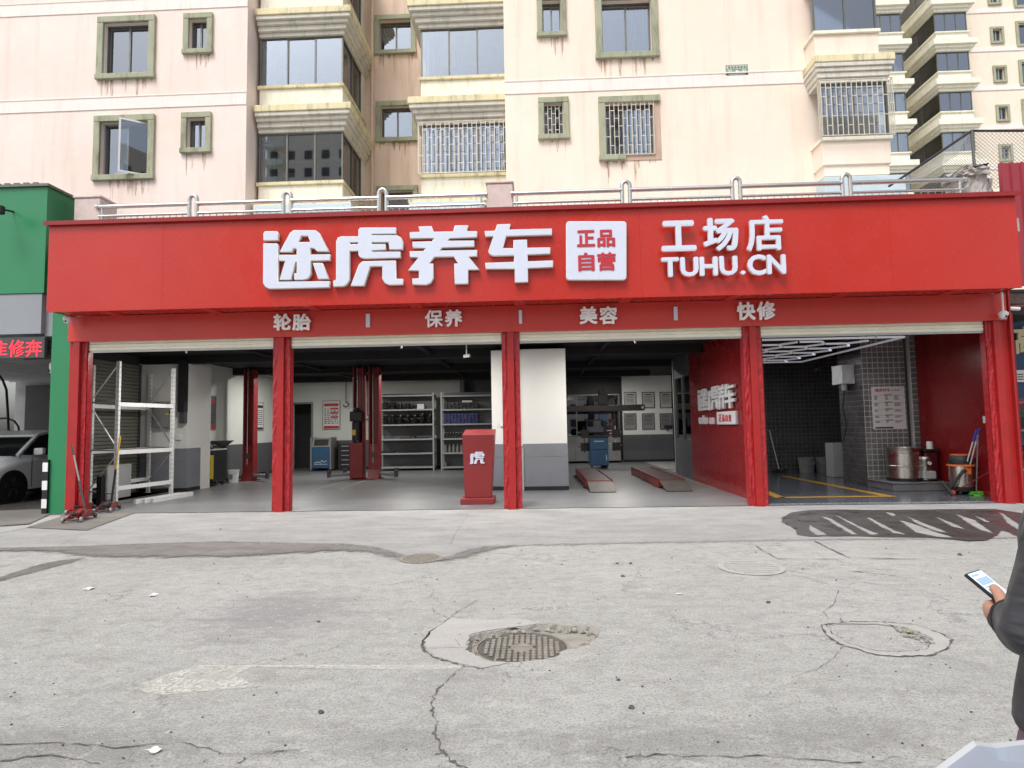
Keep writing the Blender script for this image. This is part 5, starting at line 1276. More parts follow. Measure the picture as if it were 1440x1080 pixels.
# ------------------------------------------------------------------ trolley jacks on a dark mat
structure(sheet('dark_mat', [zxy([(37,743),(84,728),(88,722),(190,722),(122,747),(100,746)])], M['damp'], .016, None, .004, 3))
M['jack_red'] = plain('jack_red', (.20,.022,.024), .42, var=.25, scale=9, grime=.5)
M['jack_dark'] = plain('jack_dark', (.05,.05,.052), .45, .3, var=.3, scale=8)
def trolley_jack(px_front, px_rear, handle_top, label, hc=('jack_dark','mid_grey'), arm='jack_red', split=.45):
    f_, r_ = G(*px_front), G(*px_rear); d = Vector((f_.x-r_.x,f_.y-r_.y,0)); L_ = .66; ang = math.atan2(d.y,d.x); mid = (f_+r_)/2
    t = thing('trolley_jack', label, 'trolley jack', (mid.x,mid.y,.02), ang)
    prof = [(-L_/2,.05),(-L_/2+.02,.13),(-.12,.17),(-.02,.15),(L_/2-.08,.075),(L_/2,.07),(L_/2,.035),(0,.03)]
    for s in (-1,1):
        b = MB(); b.prism(prof,'y',s*.10-.006,s*.10+.006); b.build('side_plate', M['jack_red'], t, local=True, bevel=.003)
    b = MB(); b.box(-.26,.02,-.093,.093,.05,.10); b.cyl((-.2,0,.11),(.08,0,.11),.045,12); b.build('hydraulic_unit', M[arm], t, local=True)
    b = MB(); b.prism([(-.08,.15),(-.08,.19),(.22,.12),(.26,.09),(.22,.07)],'y',-.04,.04); b.build('lifting_arm', M[arm], t, local=True, bevel=.004)
    b = MB(); b.lathe((.22,0,.12),[(.05,0),(.055,.012),(.055,.03),(.03,.03),(.03,.02)],16); b.build('saddle', M['jack_dark'], t, local=True)
    for sx,sr in ((L_/2-.04,.042),(-L_/2+.04,.038)):
        for s in (-1,1): b = MB(); b.lathe((sx,s*.135-.018,sr),[(.0,0),(sr*.95,0),(sr,.006),(sr,.03),(sr*.95,.036),(0,.036)],16,'y'); b.build('wheel', M['mid_grey'] if sx>0 else M['jack_dark'], t, local=True, smooth=True)
        b = MB(); b.cyl((sx,-.15,sr),(sx,.15,sr),.012,8); b.build('axle', M['jack_dark'], t, local=True)
    # handle, in the place the photo shows it
    inv = Matrix.Rotation(-ang,4,'Z'); hb = Vector((-.24,0,.12)); wb = Matrix.Rotation(ang,4,'Z')@hb+t.location
    top = P(*handle_top, wb.y+.25); ht = inv@(top-t.location); mm = hb.lerp(ht,split)
    b = MB(); b.tube([hb,mm],.02,8); b.build('handle_socket', M[hc[0]], t, local=True, smooth=True)
    b = MB(); b.tube([mm,ht],.014,8); b.build('handle', M[hc[1]], t, local=True, smooth=True)
    b = MB(); b.tube([mm.lerp(ht,.72),ht],.018,8); b.build('grip', M['jack_dark'] if hc[1] != 'yellow' else M['yellow'], t, local=True, smooth=True)
trolley_jack((94,739),(128,727.5),(101,626),'red trolley jack nearest the front, its grey handle leaning left')
trolley_jack((98,727),(128,717),(113,655),'red trolley jack behind the front one, thin pale handle upright',('light_grey','light_grey'))
trolley_jack((136,726),(164,714.5),(169,614),'dark topped trolley jack with a black and yellow handle by the rack',('black','yellow'),'jack_dark',.5)
tag(MB().box(-9.02,-8.92,12.3,12.42,.02,.62).build('black_post', M['black']), 'short black post standing behind the trolley jacks', 'post')

# ------------------------------------------------------------------ first bay, along the side wall
M['tool_black'] = plain('tool_black', (.022,.023,.026), .35, var=.2)
t = thing('tool_trolley', 'black drawer tool trolley with a yellow label by the side wall', 'tool trolley', (-8.98,16.6,0))
b = MB(); b.box(-9.24,-8.74,16.35,17.0,.14,.98); b.build('cabinet', M['tool_black'], t, bevel=.01)
for k in range(6): b = MB(); z = .18+k*.13; b.box(-9.22,-8.95,16.335,16.349,z,z+.115); d = b.build('drawer', M['tool_black'], t); b = MB(); b.box(-9.20,-8.97,16.325,16.335,z+.09,z+.105); b.build('handle', M['mid_grey'], d)
b = MB(); b.box(-9.26,-8.72,16.33,17.02,.981,1.02); b.build('top_tray', M['light_grey'], t, bevel=.008)
b = MB(); b.box(-8.93,-8.75,16.338,16.349,.22,.86); lb = b.build('yellow_panel', M['yellow_label'], t)
for i,ch in enumerate('AUTO'): place_glyph('print', ch, M['ink'], lb, ((-8.90,16.336,.72-i*.14),(1,0,0),(0,0,1),.07,.10), .003, .02)
for x in (-9.18,-8.8):
    for y in (16.42,16.93): b = MB(); b.lathe((x-.02,y,.07),[(0,0),(.06,0),(.06,.04),(0,.04)],12,'x'); b.build('caster', M['rubber'], t)
tag(MB().lathe((-9.0,16.55,1.02),[(.0,0),(.11,0),(.12,.05),(.05,.14),(.0,.15)],14).build('oil_can', M['black'], smooth=True), 'black oil can on top of the tool trolley', 'oil can')
tag(MB().lathe((-9.2,16.6,1.02),[(0,0),(.035,0),(.035,.14),(.015,.18),(.015,.21),(0,.21)],12).build('spray_can', M['white_paint'], smooth=True), 'white spray can on the tool trolley', 'spray can')
q = G(302,681); t = thing('oil_drainer', 'oil drain stand with a wide dark bowl and hanging hose', 'oil drainer', (q.x,q.y,0))
b = MB(); b.tube([(0,0,.1),(0,0,1.02)],.03,10); b.build('stem', M['light_grey'], t, local=True, smooth=True)
b = MB(); b.lathe((0,0,0),[(.0,.12),(.16,.14),(.17,.2),(.17,.5),(.14,.56),(0,.57)],18); b.build('tank', M['light_grey'], t, local=True, smooth=True)
b = MB(); b.lathe((.2,0,0),[(.03,1.02),(.12,1.08),(.30,1.22),(.305,1.235),(.29,1.23),(.11,1.10),(0,1.09)],24); b.build('bowl', M['dark_grey'], t, local=True, smooth=True)
b = MB(); b.tube([(.3,-.1,1.1),(.36,-.12,.8),(.34,-.12,.5),(.2,-.12,.34),(.05,-.1,.36),(-.02,-.1,.45)],.014,8); b.build('hose', M['rubber'], t, local=True, smooth=True)
for a_ in (0.6,2.2,3.8,5.4): b = MB(); b.bar((0,0,.11),(.3*math.cos(a_),.3*math.sin(a_),.07),.03); b.build('leg', M['mid_grey'], t, local=True)
q = G(328,679); t = thing('white_bucket', 'white plastic bucket beside the left lift column', 'bucket', (q.x,q.y,.014))
b = MB(); b.lathe((0,0,0),[(.0,.0),(.13,0),(.155,.33),(.165,.335),(.165,.36),(.15,.36),(.145,.33),(.12,.02),(0,.02)],22); b.build('body', M['white_paint'], t, local=True, smooth=True)
b = MB(); b.tube([(.16*math.cos(R(a)),-.03-.14*math.sin(R(a)),.33-.10*math.sin(R(a))) for a in range(0,181,20)],.004,5); b.build('handle', M['mid_grey'], t, local=True)
b = MB(); b.box(-.05,.05,-.157,-.147,.1,.24); b.build('label', M['mid_grey'], t, local=True)
def poster(name, cx, y, z0, z1, w, label, head='red_ink', frame='mid_grey', rows=8, seed=1, face='-y', dark=False, xc=None):
    """framed wall poster: frame, sheet and flat print; face '+x' hangs on a wall looking towards +X"""
    t = thing(name, label, 'poster', (cx,y,z0))
    def T(b, nm, mat, u0,u1,d0,d1,h0,h1,parent=t):
        if face == '-y': b.box(u0,u1,-d1,-d0,h0,h1)
        else: b.box(d0,d1,u0,u1,h0,h1)
    H = z1-z0; f = .025
    b = MB()
    for (u0,u1,h0,h1) in ((-w/2,w/2,0,f),(-w/2,w/2,H-f,H),(-w/2,-w/2+f,f,H-f),(w/2-f,w/2,f,H-f)): T(b,'','',u0,u1,0,.02,h0,h1)
    b.build('frame', M[frame], t, local=True)
    b = MB(); T(b,'','',-w/2+f,w/2-f,.001,.010,f,H-f); b.build('sheet', M['paper'] if not dark else M['dark_wain'], t, local=True)
    rr = random.Random(seed); b = MB(); T(b,'','',-w/2+.06,w/2-.06,.0105,.0115,H*.80,H*.90); T(b,'','',-w/2+.05,w/2-.05,.0105,.0115,f+.01,H*.12); b.build('heading', M[head], t, local=True)
    b = MB()
    for k in range(rows):
        z = H*(.20+.56*k/rows); u = -w/2+.07
        while u < w/2-.1:
            L_ = rr.uniform(.03,.12); T(b,'','',u,min(u+L_,w/2-.07),.0105,.0112,z,z+H*.56/rows*.45); u += L_+rr.uniform(.015,.05)
    b.build('print', M['ink'], t, local=True, kind='stuff'); return t
p0, p1 = Q(287,600,-9.295), Q(303,600,-9.295)
poster('wall_poster', -9.298, (p0.y+p1.y)/2, Q(295,605,-9.295).z, Q(295,556,-9.295).z, abs(p1.y-p0.y), 'dark red framed poster on the side wall above the tool trolley', seed=2, face='+x', dark=True)
p0, p1 = Q(362.5,600,-9.295), Q(368,600,-9.295)
poster('wall_poster', -9.298, (p0.y+p1.y)/2, 1.5, 2.45, .55, 'narrow looking grey poster on the side wall right of the lift column', seed=3, face='+x', head='ink')
poster('wall_poster', -9.298, 21.6, 1.5, 2.4, .5, 'poster on the side wall half hidden by the second red column', seed=4, face='+x', dark=True)
a, c = P(453.5,604,22.67), P(478.5,563,22.67)
tpo = poster('wall_poster', (a.x+c.x)/2, 22.675, a.z, c.z, c.x-a.x, 'white poster with red headings on the back wall right of the doorway', seed=5)
b = MB()
for k in range(3): z = .42+.16*k; b.box(-.02,.26,-.0125,-.0117,z,z+.07)
b.build('red_band', M['red_ink'], tpo, local=True)

# ------------------------------------------------------------------ two-post lifts
M['lift_red'] = plain('lift_red', (.23,.017,.02), .35, var=.12, scale=3, grime=.3)
def lift_column(t, x, y, face, motor=False, h=3.35):
    b = MB(); w = .16
    b.box(x-w,x+w,y+.12,y+.17,0,h); b.box(x-w,x-w+.04,y-.12,y+.12,0,h); b.box(x+w-.04,x+w,y-.12,y+.12,0,h)
    c = b.build('column', M['lift_red'], t, bevel=.005)
    b = MB(); b.box(x-w+.045,x+w-.045,y-.10,y+.10,.3,1.05); b.build('carriage', M['lift_red'], c)
    b = MB(); b.box(x-.23,x+.23,y-.22,y+.22,.014,.04); b.build('base_plate', M['lift_red'], c)
    b = MB(); b.prism([(y-.12,.04),(y-.22,.04),(y-.12,.3)],'x',x-w,x+w); b.build('gusset', M['lift_red'], c)
    b = MB(); b.lathe((x,y-.125,.75),[(0,0),(.075,0),(.075,-.012),(.05,-.02),(0,-.02)],18,'y'); b.build('cover_disc', M['dark_grey'], c)
    b = MB(); b.tube([(x-.03,y-.1,.5),(x-.03,y-.1,h)],.012,6); b.build('chain', M['steel'], c)
    s = face
    for k,(dx,dy) in enumerate(((.75,-.45),(.55,.4))):
        b = MB(); b.bar((x+s*.1,y,.16),(x+s*dx,y+dy,.16),.11,.08); b.build('arm', M['mid_grey'], c)
        b = MB(); b.lathe((x+s*dx,y+dy,.1),[(0,0),(.06,0),(.06,.16),(.075,.17),(.075,.2),(0,.2)],14); b.build('lifting_pad', M['dark_grey'], c)
    if motor:
        b = MB(); b.box(x-.19,x+.19,y-.34,y-.125,1.72,2.02); b.cyl((x-.02,y-.23,2.02),(x-.02,y-.23,2.12),.1,14); b.build('motor', M['black'], c, bevel=.02)
        b = MB(); b.cyl((x-.02,y-.24,1.15),(x-.02,y-.24,1.70),.12,16); b.build('oil_tank', M['black'], c, smooth=True)
        b = MB(); b.box(x-.10,x+.0,y-.366,y-.355,1.32,1.48); b.build('sticker', M['yellow_label'], c)
        b = MB(); b.box(x-.19,x+.19,y-.3,y-.125,.06,1.1); b.build('power_case', M['lift_red'], c, bevel=.006)
LYy = 18.2
xa, xb = P(351,640,LYy).x, P(505,640,LYy).x
t = thing('car_lift', 'red two post lift in the left bay, black motor on its right column', 'car lift', ((xa+xb)/2,LYy,0))
lift_column(t, xa, LYy, 1); lift_column(t, xb, LYy, -1, True)
xa, xb = P(527,640,LYy).x, P(680,640,LYy).x
t = thing('car_lift', 'red two post lift in the second bay before the grey shelf', 'car lift', ((xa+xb)/2,LYy,0))
lift_column(t, xa, LYy, 1); lift_column(t, P(728,640,LYy).x, LYy, -1)

# ------------------------------------------------------------------ along the back wall
Yb = 22.2
a, c = P(440,660,Yb), P(470,660,Yb); t = thing('service_machine', 'blue and grey service machine on casters by the dark doorway', 'machine', ((a.x+c.x)/2,Yb,0))
w = c.x-a.x
b = MB(); b.box(-w*.42,w*.42,-.3,.3,.1,.86); b.build('body', M['blue_machine'], t, local=True, bevel=.03)
b = MB(); b.prism([(-.3,.86),(-.3,.90),(-.16,1.2),(.25,1.2),(.3,.86)],'x',-w*.45,w*.45); b.build('control_head', M['mid_grey'], t, local=True, bevel=.015)
b = MB(); b.add([(-w*.33,-.296,.925),(w*.33,-.296,.925),(w*.33,-.19,1.15),(-w*.33,-.19,1.15)],[(0,1,2,3)]); b.build('screen', M['black'], t, local=True)
for s in (-1,1): b = MB(); b.box(s*w*.45-.03,s*w*.45+.03,-.32,.3,.06,1.22); b.build('side_post', M['mid_grey'], t, local=True, bevel=.01)
b = MB(); b.tube([(-.22,-.305,.30),(-.1,-.305,.34),(.0,-.305,.30),(.05,-.305,.40),(.12,-.305,.33),(.22,-.305,.38)],.012,6); b.box(-.24,.24,-.306,-.301,.25,.265); b.build('white_lettering', M['white_paint'], t, local=True)
for s in (-1,1): b = MB(); b.lathe((s*.26-.02,-.2,.08),[(0,0),(.065,0),(.065,.04),(0,.04)],12,'x'); b.build('caster', M['rubber'], t, local=True)
a, c = P(480,660,22.3), P(497,660,22.3); t = thing('tool_cabinet', 'low black tool cabinet with pale handles between machine and lift', 'tool cabinet', ((a.x+c.x)/2,22.3,0))
b = MB(); w = c.x-a.x+.1; b.box(-w/2,w/2,-.25,.25,.05,.98); b.build('case', M['tool_black'], t, local=True, bevel=.01)
for k in range(5): b = MB(); z = .12+k*.165; b.box(-w/2+.03,w/2-.03,-.262,-.251,z,z+.14); d = b.build('drawer', M['tool_black'], t, local=True); b = MB(); b.box(-w*.25,w*.25,-.275,-.263,z+.10,z+.12); b.build('handle', M['light_grey'], d, local=True)
for k,(px,y0,y1) in enumerate(((486.5,527,566),(516.5,527,584))):
    q0_, q1_ = P(px,y0,22.5), P(px,y1,22.5); t = thing('hanging_hose', ['thin black hose hanging from the ceiling left of the lift','black hose with a curled hook between the two lift columns'][k], 'hose', (q0_.x,22.5,q1_.z))
    b = MB(); b.tube([(q0_.x,22.5,3.41),(q0_.x,22.5,q1_.z)],.016,6); b.build('hose', M['black'], t)
    b = MB(); b.tube([(q0_.x+.1*math.sin(R(a)),22.5,q1_.z-.08+.08*math.cos(R(a))) for a in range(0,300,30)],.02,6); b.build('hook', M['black'], t)
# tall grey shelves with brake discs and parts
M['shelf_paint'] = plain('shelf_paint', (.33,.36,.36), .45, var=.06)
M['disc_iron'] = plain('disc_iron', (.035,.034,.033), .3, .75, var=.3, scale=10)
def shelf_unit(px0, px1, Y, levels, label, top_z):
    a, c = P(px0,640,Y).x, P(px1,640,Y).x; t = thing('storage_shelf', label, 'shelf', ((a+c)/2,Y,0))
    for x in (a+.03,c-.03):
        for y in (Y+.02,Y+.5): b = MB(); b.box(x-.03,x+.03,y-.03,y+.03,.014,top_z); b.build('upright', M['shelf_paint'], t)
    zs = []
    for ly in levels:
        z = P((px0+px1)/2,ly,Y).z; zs.append(z); b = MB(); b.box(a,c,Y-.02,Y+.54,z-.05,z); b.build('shelf_board', M['shelf_paint'], t)
    b = MB(); b.box(a+.06,c-.06,Y+.5,Y+.52,.1,top_z); b.build('back_sheet', M['dark_wain'], t)
    return a, c, zs
a, c, zs = shelf_unit(532,611,21.5,[555.5,575.5,596.5,617,637,656.5],'wide grey shelf with stacks of dark brake discs behind the lifts',2.75)
def make_disc(r, h, name='brake_disc'):
    b = MB(); b.lathe((0,0,0),[(r*.35,0),(r,0),(r,h*.45),(r*.62,h*.5),(r*.58,h),(r*.35,h)],14,close=True); return b
dm = None; cnt = 0
def put_disc(x,y,z,lab,grp):
    global dm
    if dm is None: dm = make_disc(.135,.052).build('brake_disc', M['disc_iron'], smooth=True); o = dm
    else: o = dm.copy(); COL.objects.link(o)
    o.location = (x,y,z); o.rotation_euler = (0,0,rnd.random()*6); k = rnd.uniform(.85,1.08); o.scale = (k,k,1)
    return tag(o, lab, 'brake disc', grp)
for i in range(7):
    x = a+.22+i*.265
    for j in range(rnd.choice((5,6,7)) if i<6 else 6): put_disc(x+rnd.uniform(-.015,.015),21.68+rnd.uniform(-.01,.01),zs[2]+.002+j*.054,'dark brake disc in the long stacked row on the third board','brake discs on the third board')
    if i < 5:
        for j in range(rnd.choice((3,4,5))): put_disc(x+rnd.uniform(-.015,.015),21.68,zs[1]+.002+j*.054,'dark brake disc in the shorter stacks on the second board','brake discs on the second board')
tag(MB().box(a+1.36,a+1.62,21.58,21.8,zs[1]+.002,zs[1]+.18).build('carton', M['paper'], bevel=.004), 'white carton at the right end of the second shelf board', 'carton')
tag(MB().box(a+.75,a+1.75,21.55,21.9,zs[3]+.002,zs[3]+.035).build('flat_tray', M['black']), 'flat black tray on the fourth shelf board', 'tray')
tag(MB().lathe((a+1.2,21.7,zs[3]+.036),[(0,0),(.12,0),(.1,.05),(0,.06)],12).build('black_pan', M['black']), 'small black pan on the flat tray of the fourth board', 'pan')
tag(MB().box(a+.06,a+.5,21.55,21.9,zs[4]+.002,zs[4]+.06).build('flat_tray', M['black']), 'short black tray at the left of the fifth shelf board', 'tray')
tag(MB().box(a+.7,a+1.5,21.55,21.9,zs[4]+.002,zs[4]+.03).build('flat_tray', M['black']), 'long flat black tray in the middle of the fifth shelf board', 'tray')
a2, c2, zs2 = shelf_unit(620,700,21.4,[555.5,575,595.5,616,636,656],'grey shelf with blue boxes and bottles, partly hidden by the white pier',2.75)
M['box_blue'] = plain('box_blue', (.03,.035,.13), .5, var=.3, scale=9)
M['box_black'] = plain('box_black', (.03,.03,.03), .5, var=.4, scale=9)
M['bottle_grey'] = plain('bottle_grey', (.22,.22,.21), .4, var=.2)
def row(n, z, proto, lab, cat, grp, dx, x0, stack=1, dz=.08):
    o0 = proto
    for i in range(n):
        for j in range(stack):
            if i == j == 0: o = proto
            else: o = o0.copy(); COL.objects.link(o)
            o.location = (x0+i*dx, 21.6+rnd.uniform(-.02,.02), z+.002+j*dz); o.rotation_euler.z = rnd.uniform(-.12,.12); tag(o, lab, cat, grp)
row(9,zs2[1],MB().box(-.06,.06,-.08,.08,0,.075).build('parts_box', M['box_black'], bevel=.003),'small black parts box in the stacks on the top board','box','black parts boxes',.135,a2+.16,3,.078)
row(10,zs2[2],MB().box(-.055,.055,-.08,.08,0,.07).build('parts_box', M['box_blue'], bevel=.003),'small dark blue parts box in the stacks on the third board','box','blue parts boxes',.122,a2+.14,5,.072)
def bottle(mat, h, r): b = MB(); b.lathe((0,0,0),[(0,0),(r,0),(r,h*.7),(r*.4,h*.82),(r*.4,h*.93)],12); o = b.build('bottle', M[mat], smooth=True); b = MB(); b.lathe((0,0,0),[(r*.45,h*.93),(r*.45,h),(0,h)],10); b.build('cap', M['white_paint'], o, local=True); return o
def row_b(n,z,proto,lab,grp,dx,x0):
    for i in range(n):
        o = proto if i == 0 else copy_tree(proto); o.location = (x0+i*dx,21.6,z+.002); tag(o, lab, 'bottle', grp)
row_b(11,zs2[3],bottle('box_black',.2,.035),'small dark bottle with pale cap on the fourth board','dark bottles on the shelf',.10,a2+.12)
row_b(8,zs2[4],bottle('bottle_grey',.26,.05),'grey bottle with white cap on the fifth board','grey bottles on the shelf',.14,a2+.14)
row_b(1,zs2[5],bottle('bottle_grey',.16,.05),'single short grey jar on the lowest board','jars on the shelf',.1,a2+.12)
tag(MB().box(a2+.75,a2+1.1,21.5,21.7,zs2[1]+.24,zs2[1]+.30).build('pale_parts', M['paper']), 'pale strip of parts on top of the black parts boxes', 'parts')

# ------------------------------------------------------------------ lectern before the white pier
PY = 11.95; px = lambda x,y: P(x,y,PY)
tl, tr, bl, br_ = px(650,611.5), px(695,611), px(653.5,696), px(690.5,695.5)
t = thing('red_lectern', 'red tapered lectern with a white character standing before the white pier', 'lectern', ((tl.x+tr.x)/2,PY,.014))
b = MB(); d0 = .46
b.add([(bl.x,PY,.13),(br_.x,PY,.13),(br_.x,PY+d0,.13),(bl.x,PY+d0,.13),(tl.x,PY-.02,tl.z),(tr.x,PY-.02,tl.z),(tr.x,PY+d0+.06,tl.z+.10),(tl.x,PY+d0+.06,tl.z+.10)],[(0,3,2,1),(4,5,6,7),(0,1,5,4),(1,2,6,5),(2,3,7,6),(3,0,4,7)])
b.build('body', M['red_lectern'], t, bevel=.008)
b = MB(); b.box(px(648,700).x,px(695,700).x,PY-.08,PY+d0+.06,.014,.129); b.build('base', M['red_lectern'], t, bevel=.01)
def lect_logo():
    Yl = PY-.035; us = [u for l in HU for u,v in l]; vs = [v for l in HU for u,v in l]; u0,u1,v0,v1 = min(us),max(us),min(vs),max(vs)
    A, B_ = P(660.5,635.5,Yl), P(681.5,652.3,Yl)
    me = outline_mesh([[(A.x+(B_.x-A.x)*(u-u0)/(u1-u0), A.z+(B_.z-A.z)*(v-v0)/(v1-v0)) for u,v in l] for l in HU], .02); off = wpos(t)
    for v in me.vertices: x,z,d = v.co; v.co = (x-off.x, Yl+.012-d-off.y, z-off.z)
    finish(me, 'white_character', M['white_letter'], t)
lect_logo()
# ------------------------------------------------------------------ third bay: alignment ramps and cabinet
M['ramp_top'] = plain('ramp_top', (.06,.028,.028), .5, var=.4, scale=6, grime=.5)
M['tread_plate'] = plain('tread_plate', (.12,.11,.10), .5, .3, var=.2, scale=6, bump=.6, bscale=45)
def ramp(x0, x1, label):
    t = thing('wheel_ramp', label, 'ramp', ((x0+x1)/2,14.4,.014))
    b = MB(); b.box(x0,x1,14.45,18.6,.03,.20); b.build('platform', M['lift_red'], t, bevel=.008)
    b = MB(); b.box(x0+.03,x1-.03,14.47,18.58,.2005,.206); b.build('deck', M['ramp_top'], t)
    b = MB(); b.prism([(13.68,.02),(14.44,.175),(14.44,.20),(13.66,.03)],'x',x0+.02,x1-.02); b.build('approach_plate', M['tread_plate'], t)
    b = MB(); b.box(x0,x1,14.43,14.449,.05,.212); b.build('end_stop', M['lift_red'], t)
    for y in (14.8,16.5,18.2): b = MB(); b.box(x0-.05,x1+.05,y-.06,y+.06,.014,.04); b.build('foot', M['dark_grey'], t)
    for s in (x0+.015,x1-.015): b = MB(); b.box(s-.013,s+.013,14.5,18.6,.207,.235); b.build('edge_rail', M['lift_red'], t)
ramp(1.13,1.74,'left red wheel alignment ramp with a grey approach plate')
ramp(2.79,3.40,'right red wheel alignment ramp with a grey approach plate')
Ya = 21.3
ca, cc = P(828.5,640,Ya), P(854.5,640,Ya); cx_ = (ca.x+cc.x)/2; w = cc.x-ca.x
t = thing('alignment_cabinet', 'blue alignment cabinet with black monitor, hanging clamps and a tall camera post', 'alignment machine', (cx_,Ya,0))
b = MB(); b.box(-w/2,w/2,-.3,.3,.12,1.08); b.build('body', M['blue_paint'], t, local=True, bevel=.012)
for z0,z1 in ((.14,.64),(.67,1.05)): b = MB(); b.box(-w/2+.02,w/2-.02,-.318,-.301,z0,z1); d = b.build('door', M['blue_paint'], t, local=True, bevel=.006); b = MB(); b.box(-.16,.16,-.33,-.319,z1-.12,z1-.09) if z0>.5 else b.box(w/2-.09,w/2-.06,-.33,-.319,.3,.48); b.build('handle', M['light_grey'], d, local=True)
b = MB(); b.box(-w/2-.05,w/2+.05,-.34,.3,1.081,1.13); b.build('top_shelf', M['tool_black'], t, local=True)
b = MB(); b.box(-w*.62,w*.35,-.02,.05,1.22,1.68); b.build('monitor', M['black'], t, local=True, bevel=.01); b = MB(); b.box(-w*.58,w*.31,-.0235,-.0205,1.26,1.64); b.build('screen', M['glass_dark'], t, local=True)
b = MB(); b.bar((-.05,.06,1.13),(-.05,.06,1.3),.08); b.build('monitor_stand', M['black'], t, local=True)
b = MB(); b.box(-w*.35,w*.3,-.32,-.12,1.131,1.16); b.build('keyboard', M['black'], t, local=True)
for sx in (-1,1):
    for k in range(2):
        z = .75+k*.45; b = MB(); x = w/2+.28 if sx>0 else -w/2-.16
        b.bar((sx*w/2,0,z+.1),(x,0,z+.1),.03); b.bar((x-.2,-.03,z),(x+.2,-.03,z+.05),.03); b.bar((x,-.03,z-.2),(x,-.03,z+.25),.03); b.build('clamp_arm', M['light_grey'] if sx>0 else M['black'], t, local=True)
        b = MB(); b.box(x-.12,x+.16,-.10,-.035,z-.14,z+.14); b.build('target_plate', M['black'], t, local=True)
for s in (-1,1): b = MB(); b.lathe((s*.25-.02,-.2,.065),[(0,0),(.06,0),(.06,.04),(0,.04)],12,'x'); b.build('caster', M['rubber'], t, local=True)
Yp = 21.75
q0_, q1_ = P(780,574.5,Yp), P(907,574,Yp); cm = P(848,574,Yp)
t = thing('camera_beam', 'long black camera beam on a post above the alignment cabinet', 'camera beam', (cm.x,Yp,0))
b = MB(); b.box(cm.x-.13,cm.x+.13,Yp+.02,Yp+.2,.02,2.75); b.build('post', M['black'], t, bevel=.02)
zb = cm.z; b = MB(); pts = [(q0_.x,zb-.11),(q1_.x-.08,zb-.11),(q1_.x-.02,zb-.08),(q1_.x,zb),(q1_.x-.02,zb+.08),(q1_.x-.08,zb+.11),(q0_.x,zb+.09)]
M['beam_dark'] = plain('beam_dark', (.035,.026,.024), .4, var=.2)
b.prism(pts,'y',Yp-.12,Yp+.015); b.build('beam', M['beam_dark'], t, bevel=.01)
b = MB(); b.lathe((q1_.x-.1,Yp-.125,zb),[(0,0),(.05,0),(.05,-.012),(.035,-.02),(0,-.02)],16,'y'); b.build('camera_lens', M['light_grey'], t)
b = MB(); b.box(cm.x-.17,cm.x+.17,Yp-.03,Yp+.019,zb+.12,zb+.5); b.build('control_box', M['black'], t, bevel=.01)
b = MB(); b.box(cm.x-.13,cm.x+.13,Yp-.033,Yp+.0,1.62,1.86); b.build('blue_panel', M['blue_paint'], t)
# lintel over the glass with what hangs there
b = MB(); b.box(-.05,4.07,24.05,24.15,P(840,528,24.05).z,CEIL); b.build('lintel', M['black_ceiling'], shop)
def on_lintel(px0,py0,px1,py1): a, c = P(px0,py1,24.04), P(px1,py0,24.04); return a.x,c.x,a.z,c.z
x0,x1,z0,z1 = on_lintel(823,503,842.5,521); t = thing('vent_grille', 'square grey slatted vent grille above the glass screen', 'vent', ((x0+x1)/2,24.04,z0))
b = MB()
for (u0,u1,h0,h1) in ((x0,x1,z0,z0+.03),(x0,x1,z1-.03,z1),(x0,x0+.03,z0+.03,z1-.03),(x1-.03,x1,z0+.03,z1-.03)): b.box(u0,u1,24.0,24.045,h0,h1)
b.build('frame', M['light_grey'], t)
for k in range(6): b = MB(); z = z0+.04+k*(z1-z0-.07)/6; b.prism([(24.0,z),(24.04,z+.045),(24.045,z+.05),(24.005,z)],'x',x0+.03,x1-.03); b.build('slat', M['light_grey'], t)
q = P(859,513,24.03); t = thing('ceiling_speaker', 'small round grey speaker right of the vent grille', 'speaker', (q.x,24.04,q.z)); b = MB(); b.lathe((0,0,0),[(.11,0),(.11,-.03),(.085,-.035),(.08,-.02),(0,-.02)],20,'y'); b.build('rim', M['mid_grey'], t, local=True); b = MB(); b.lathe((0,0,0),[(.075,-.022),(.03,-.03),(0,-.03)],16,'y'); b.build('cone', M['dark_grey'], t, local=True)
q = P(641,518,20.5); t = thing('ceiling_speaker', 'small round grey speaker in the dark above the right shelf', 'speaker', (q.x,20.5,q.z)); b = MB(); b.lathe((0,0,0),[(.10,0),(.10,-.03),(.08,-.035),(.07,-.02),(0,-.02)],20,'y'); b.build('rim', M['mid_grey'], t, local=True); b = MB(); b.bar((0,.02,0),(0,.02,CEIL-q.z),.02); b.build('hanger', M['black'], t, local=True)
x0,x1,z0,z1 = on_lintel(801.5,502,811,529); t = thing('blue_lightbox', 'narrow dark blue hanging sign box beside the white pier', 'sign', ((x0+x1)/2,23.7,z0)); b = MB(); b.box(x0,x1,23.6,23.75,z0,z1); b.build('box', plain('sign_blue',(.02,.045,.17),.4), t, bevel=.02); b = MB(); b.bar(((x0+x1)/2,23.68,z1),((x0+x1)/2,23.68,CEIL),.02); b.build('hanger', M['black'], t)
q = P(871,519,24.0); t = thing('projector', 'small white device hanging right of the round speaker', 'device', (q.x,24.0,q.z)); b = MB(); b.box(-.09,.09,-.1,.05,-.06,.05); b.build('body', M['light_grey'], t, local=True, bevel=.03); b = MB(); b.bar((0,0,.05),(0,0,.25),.02); b.build('arm', M['black'], t, local=True)
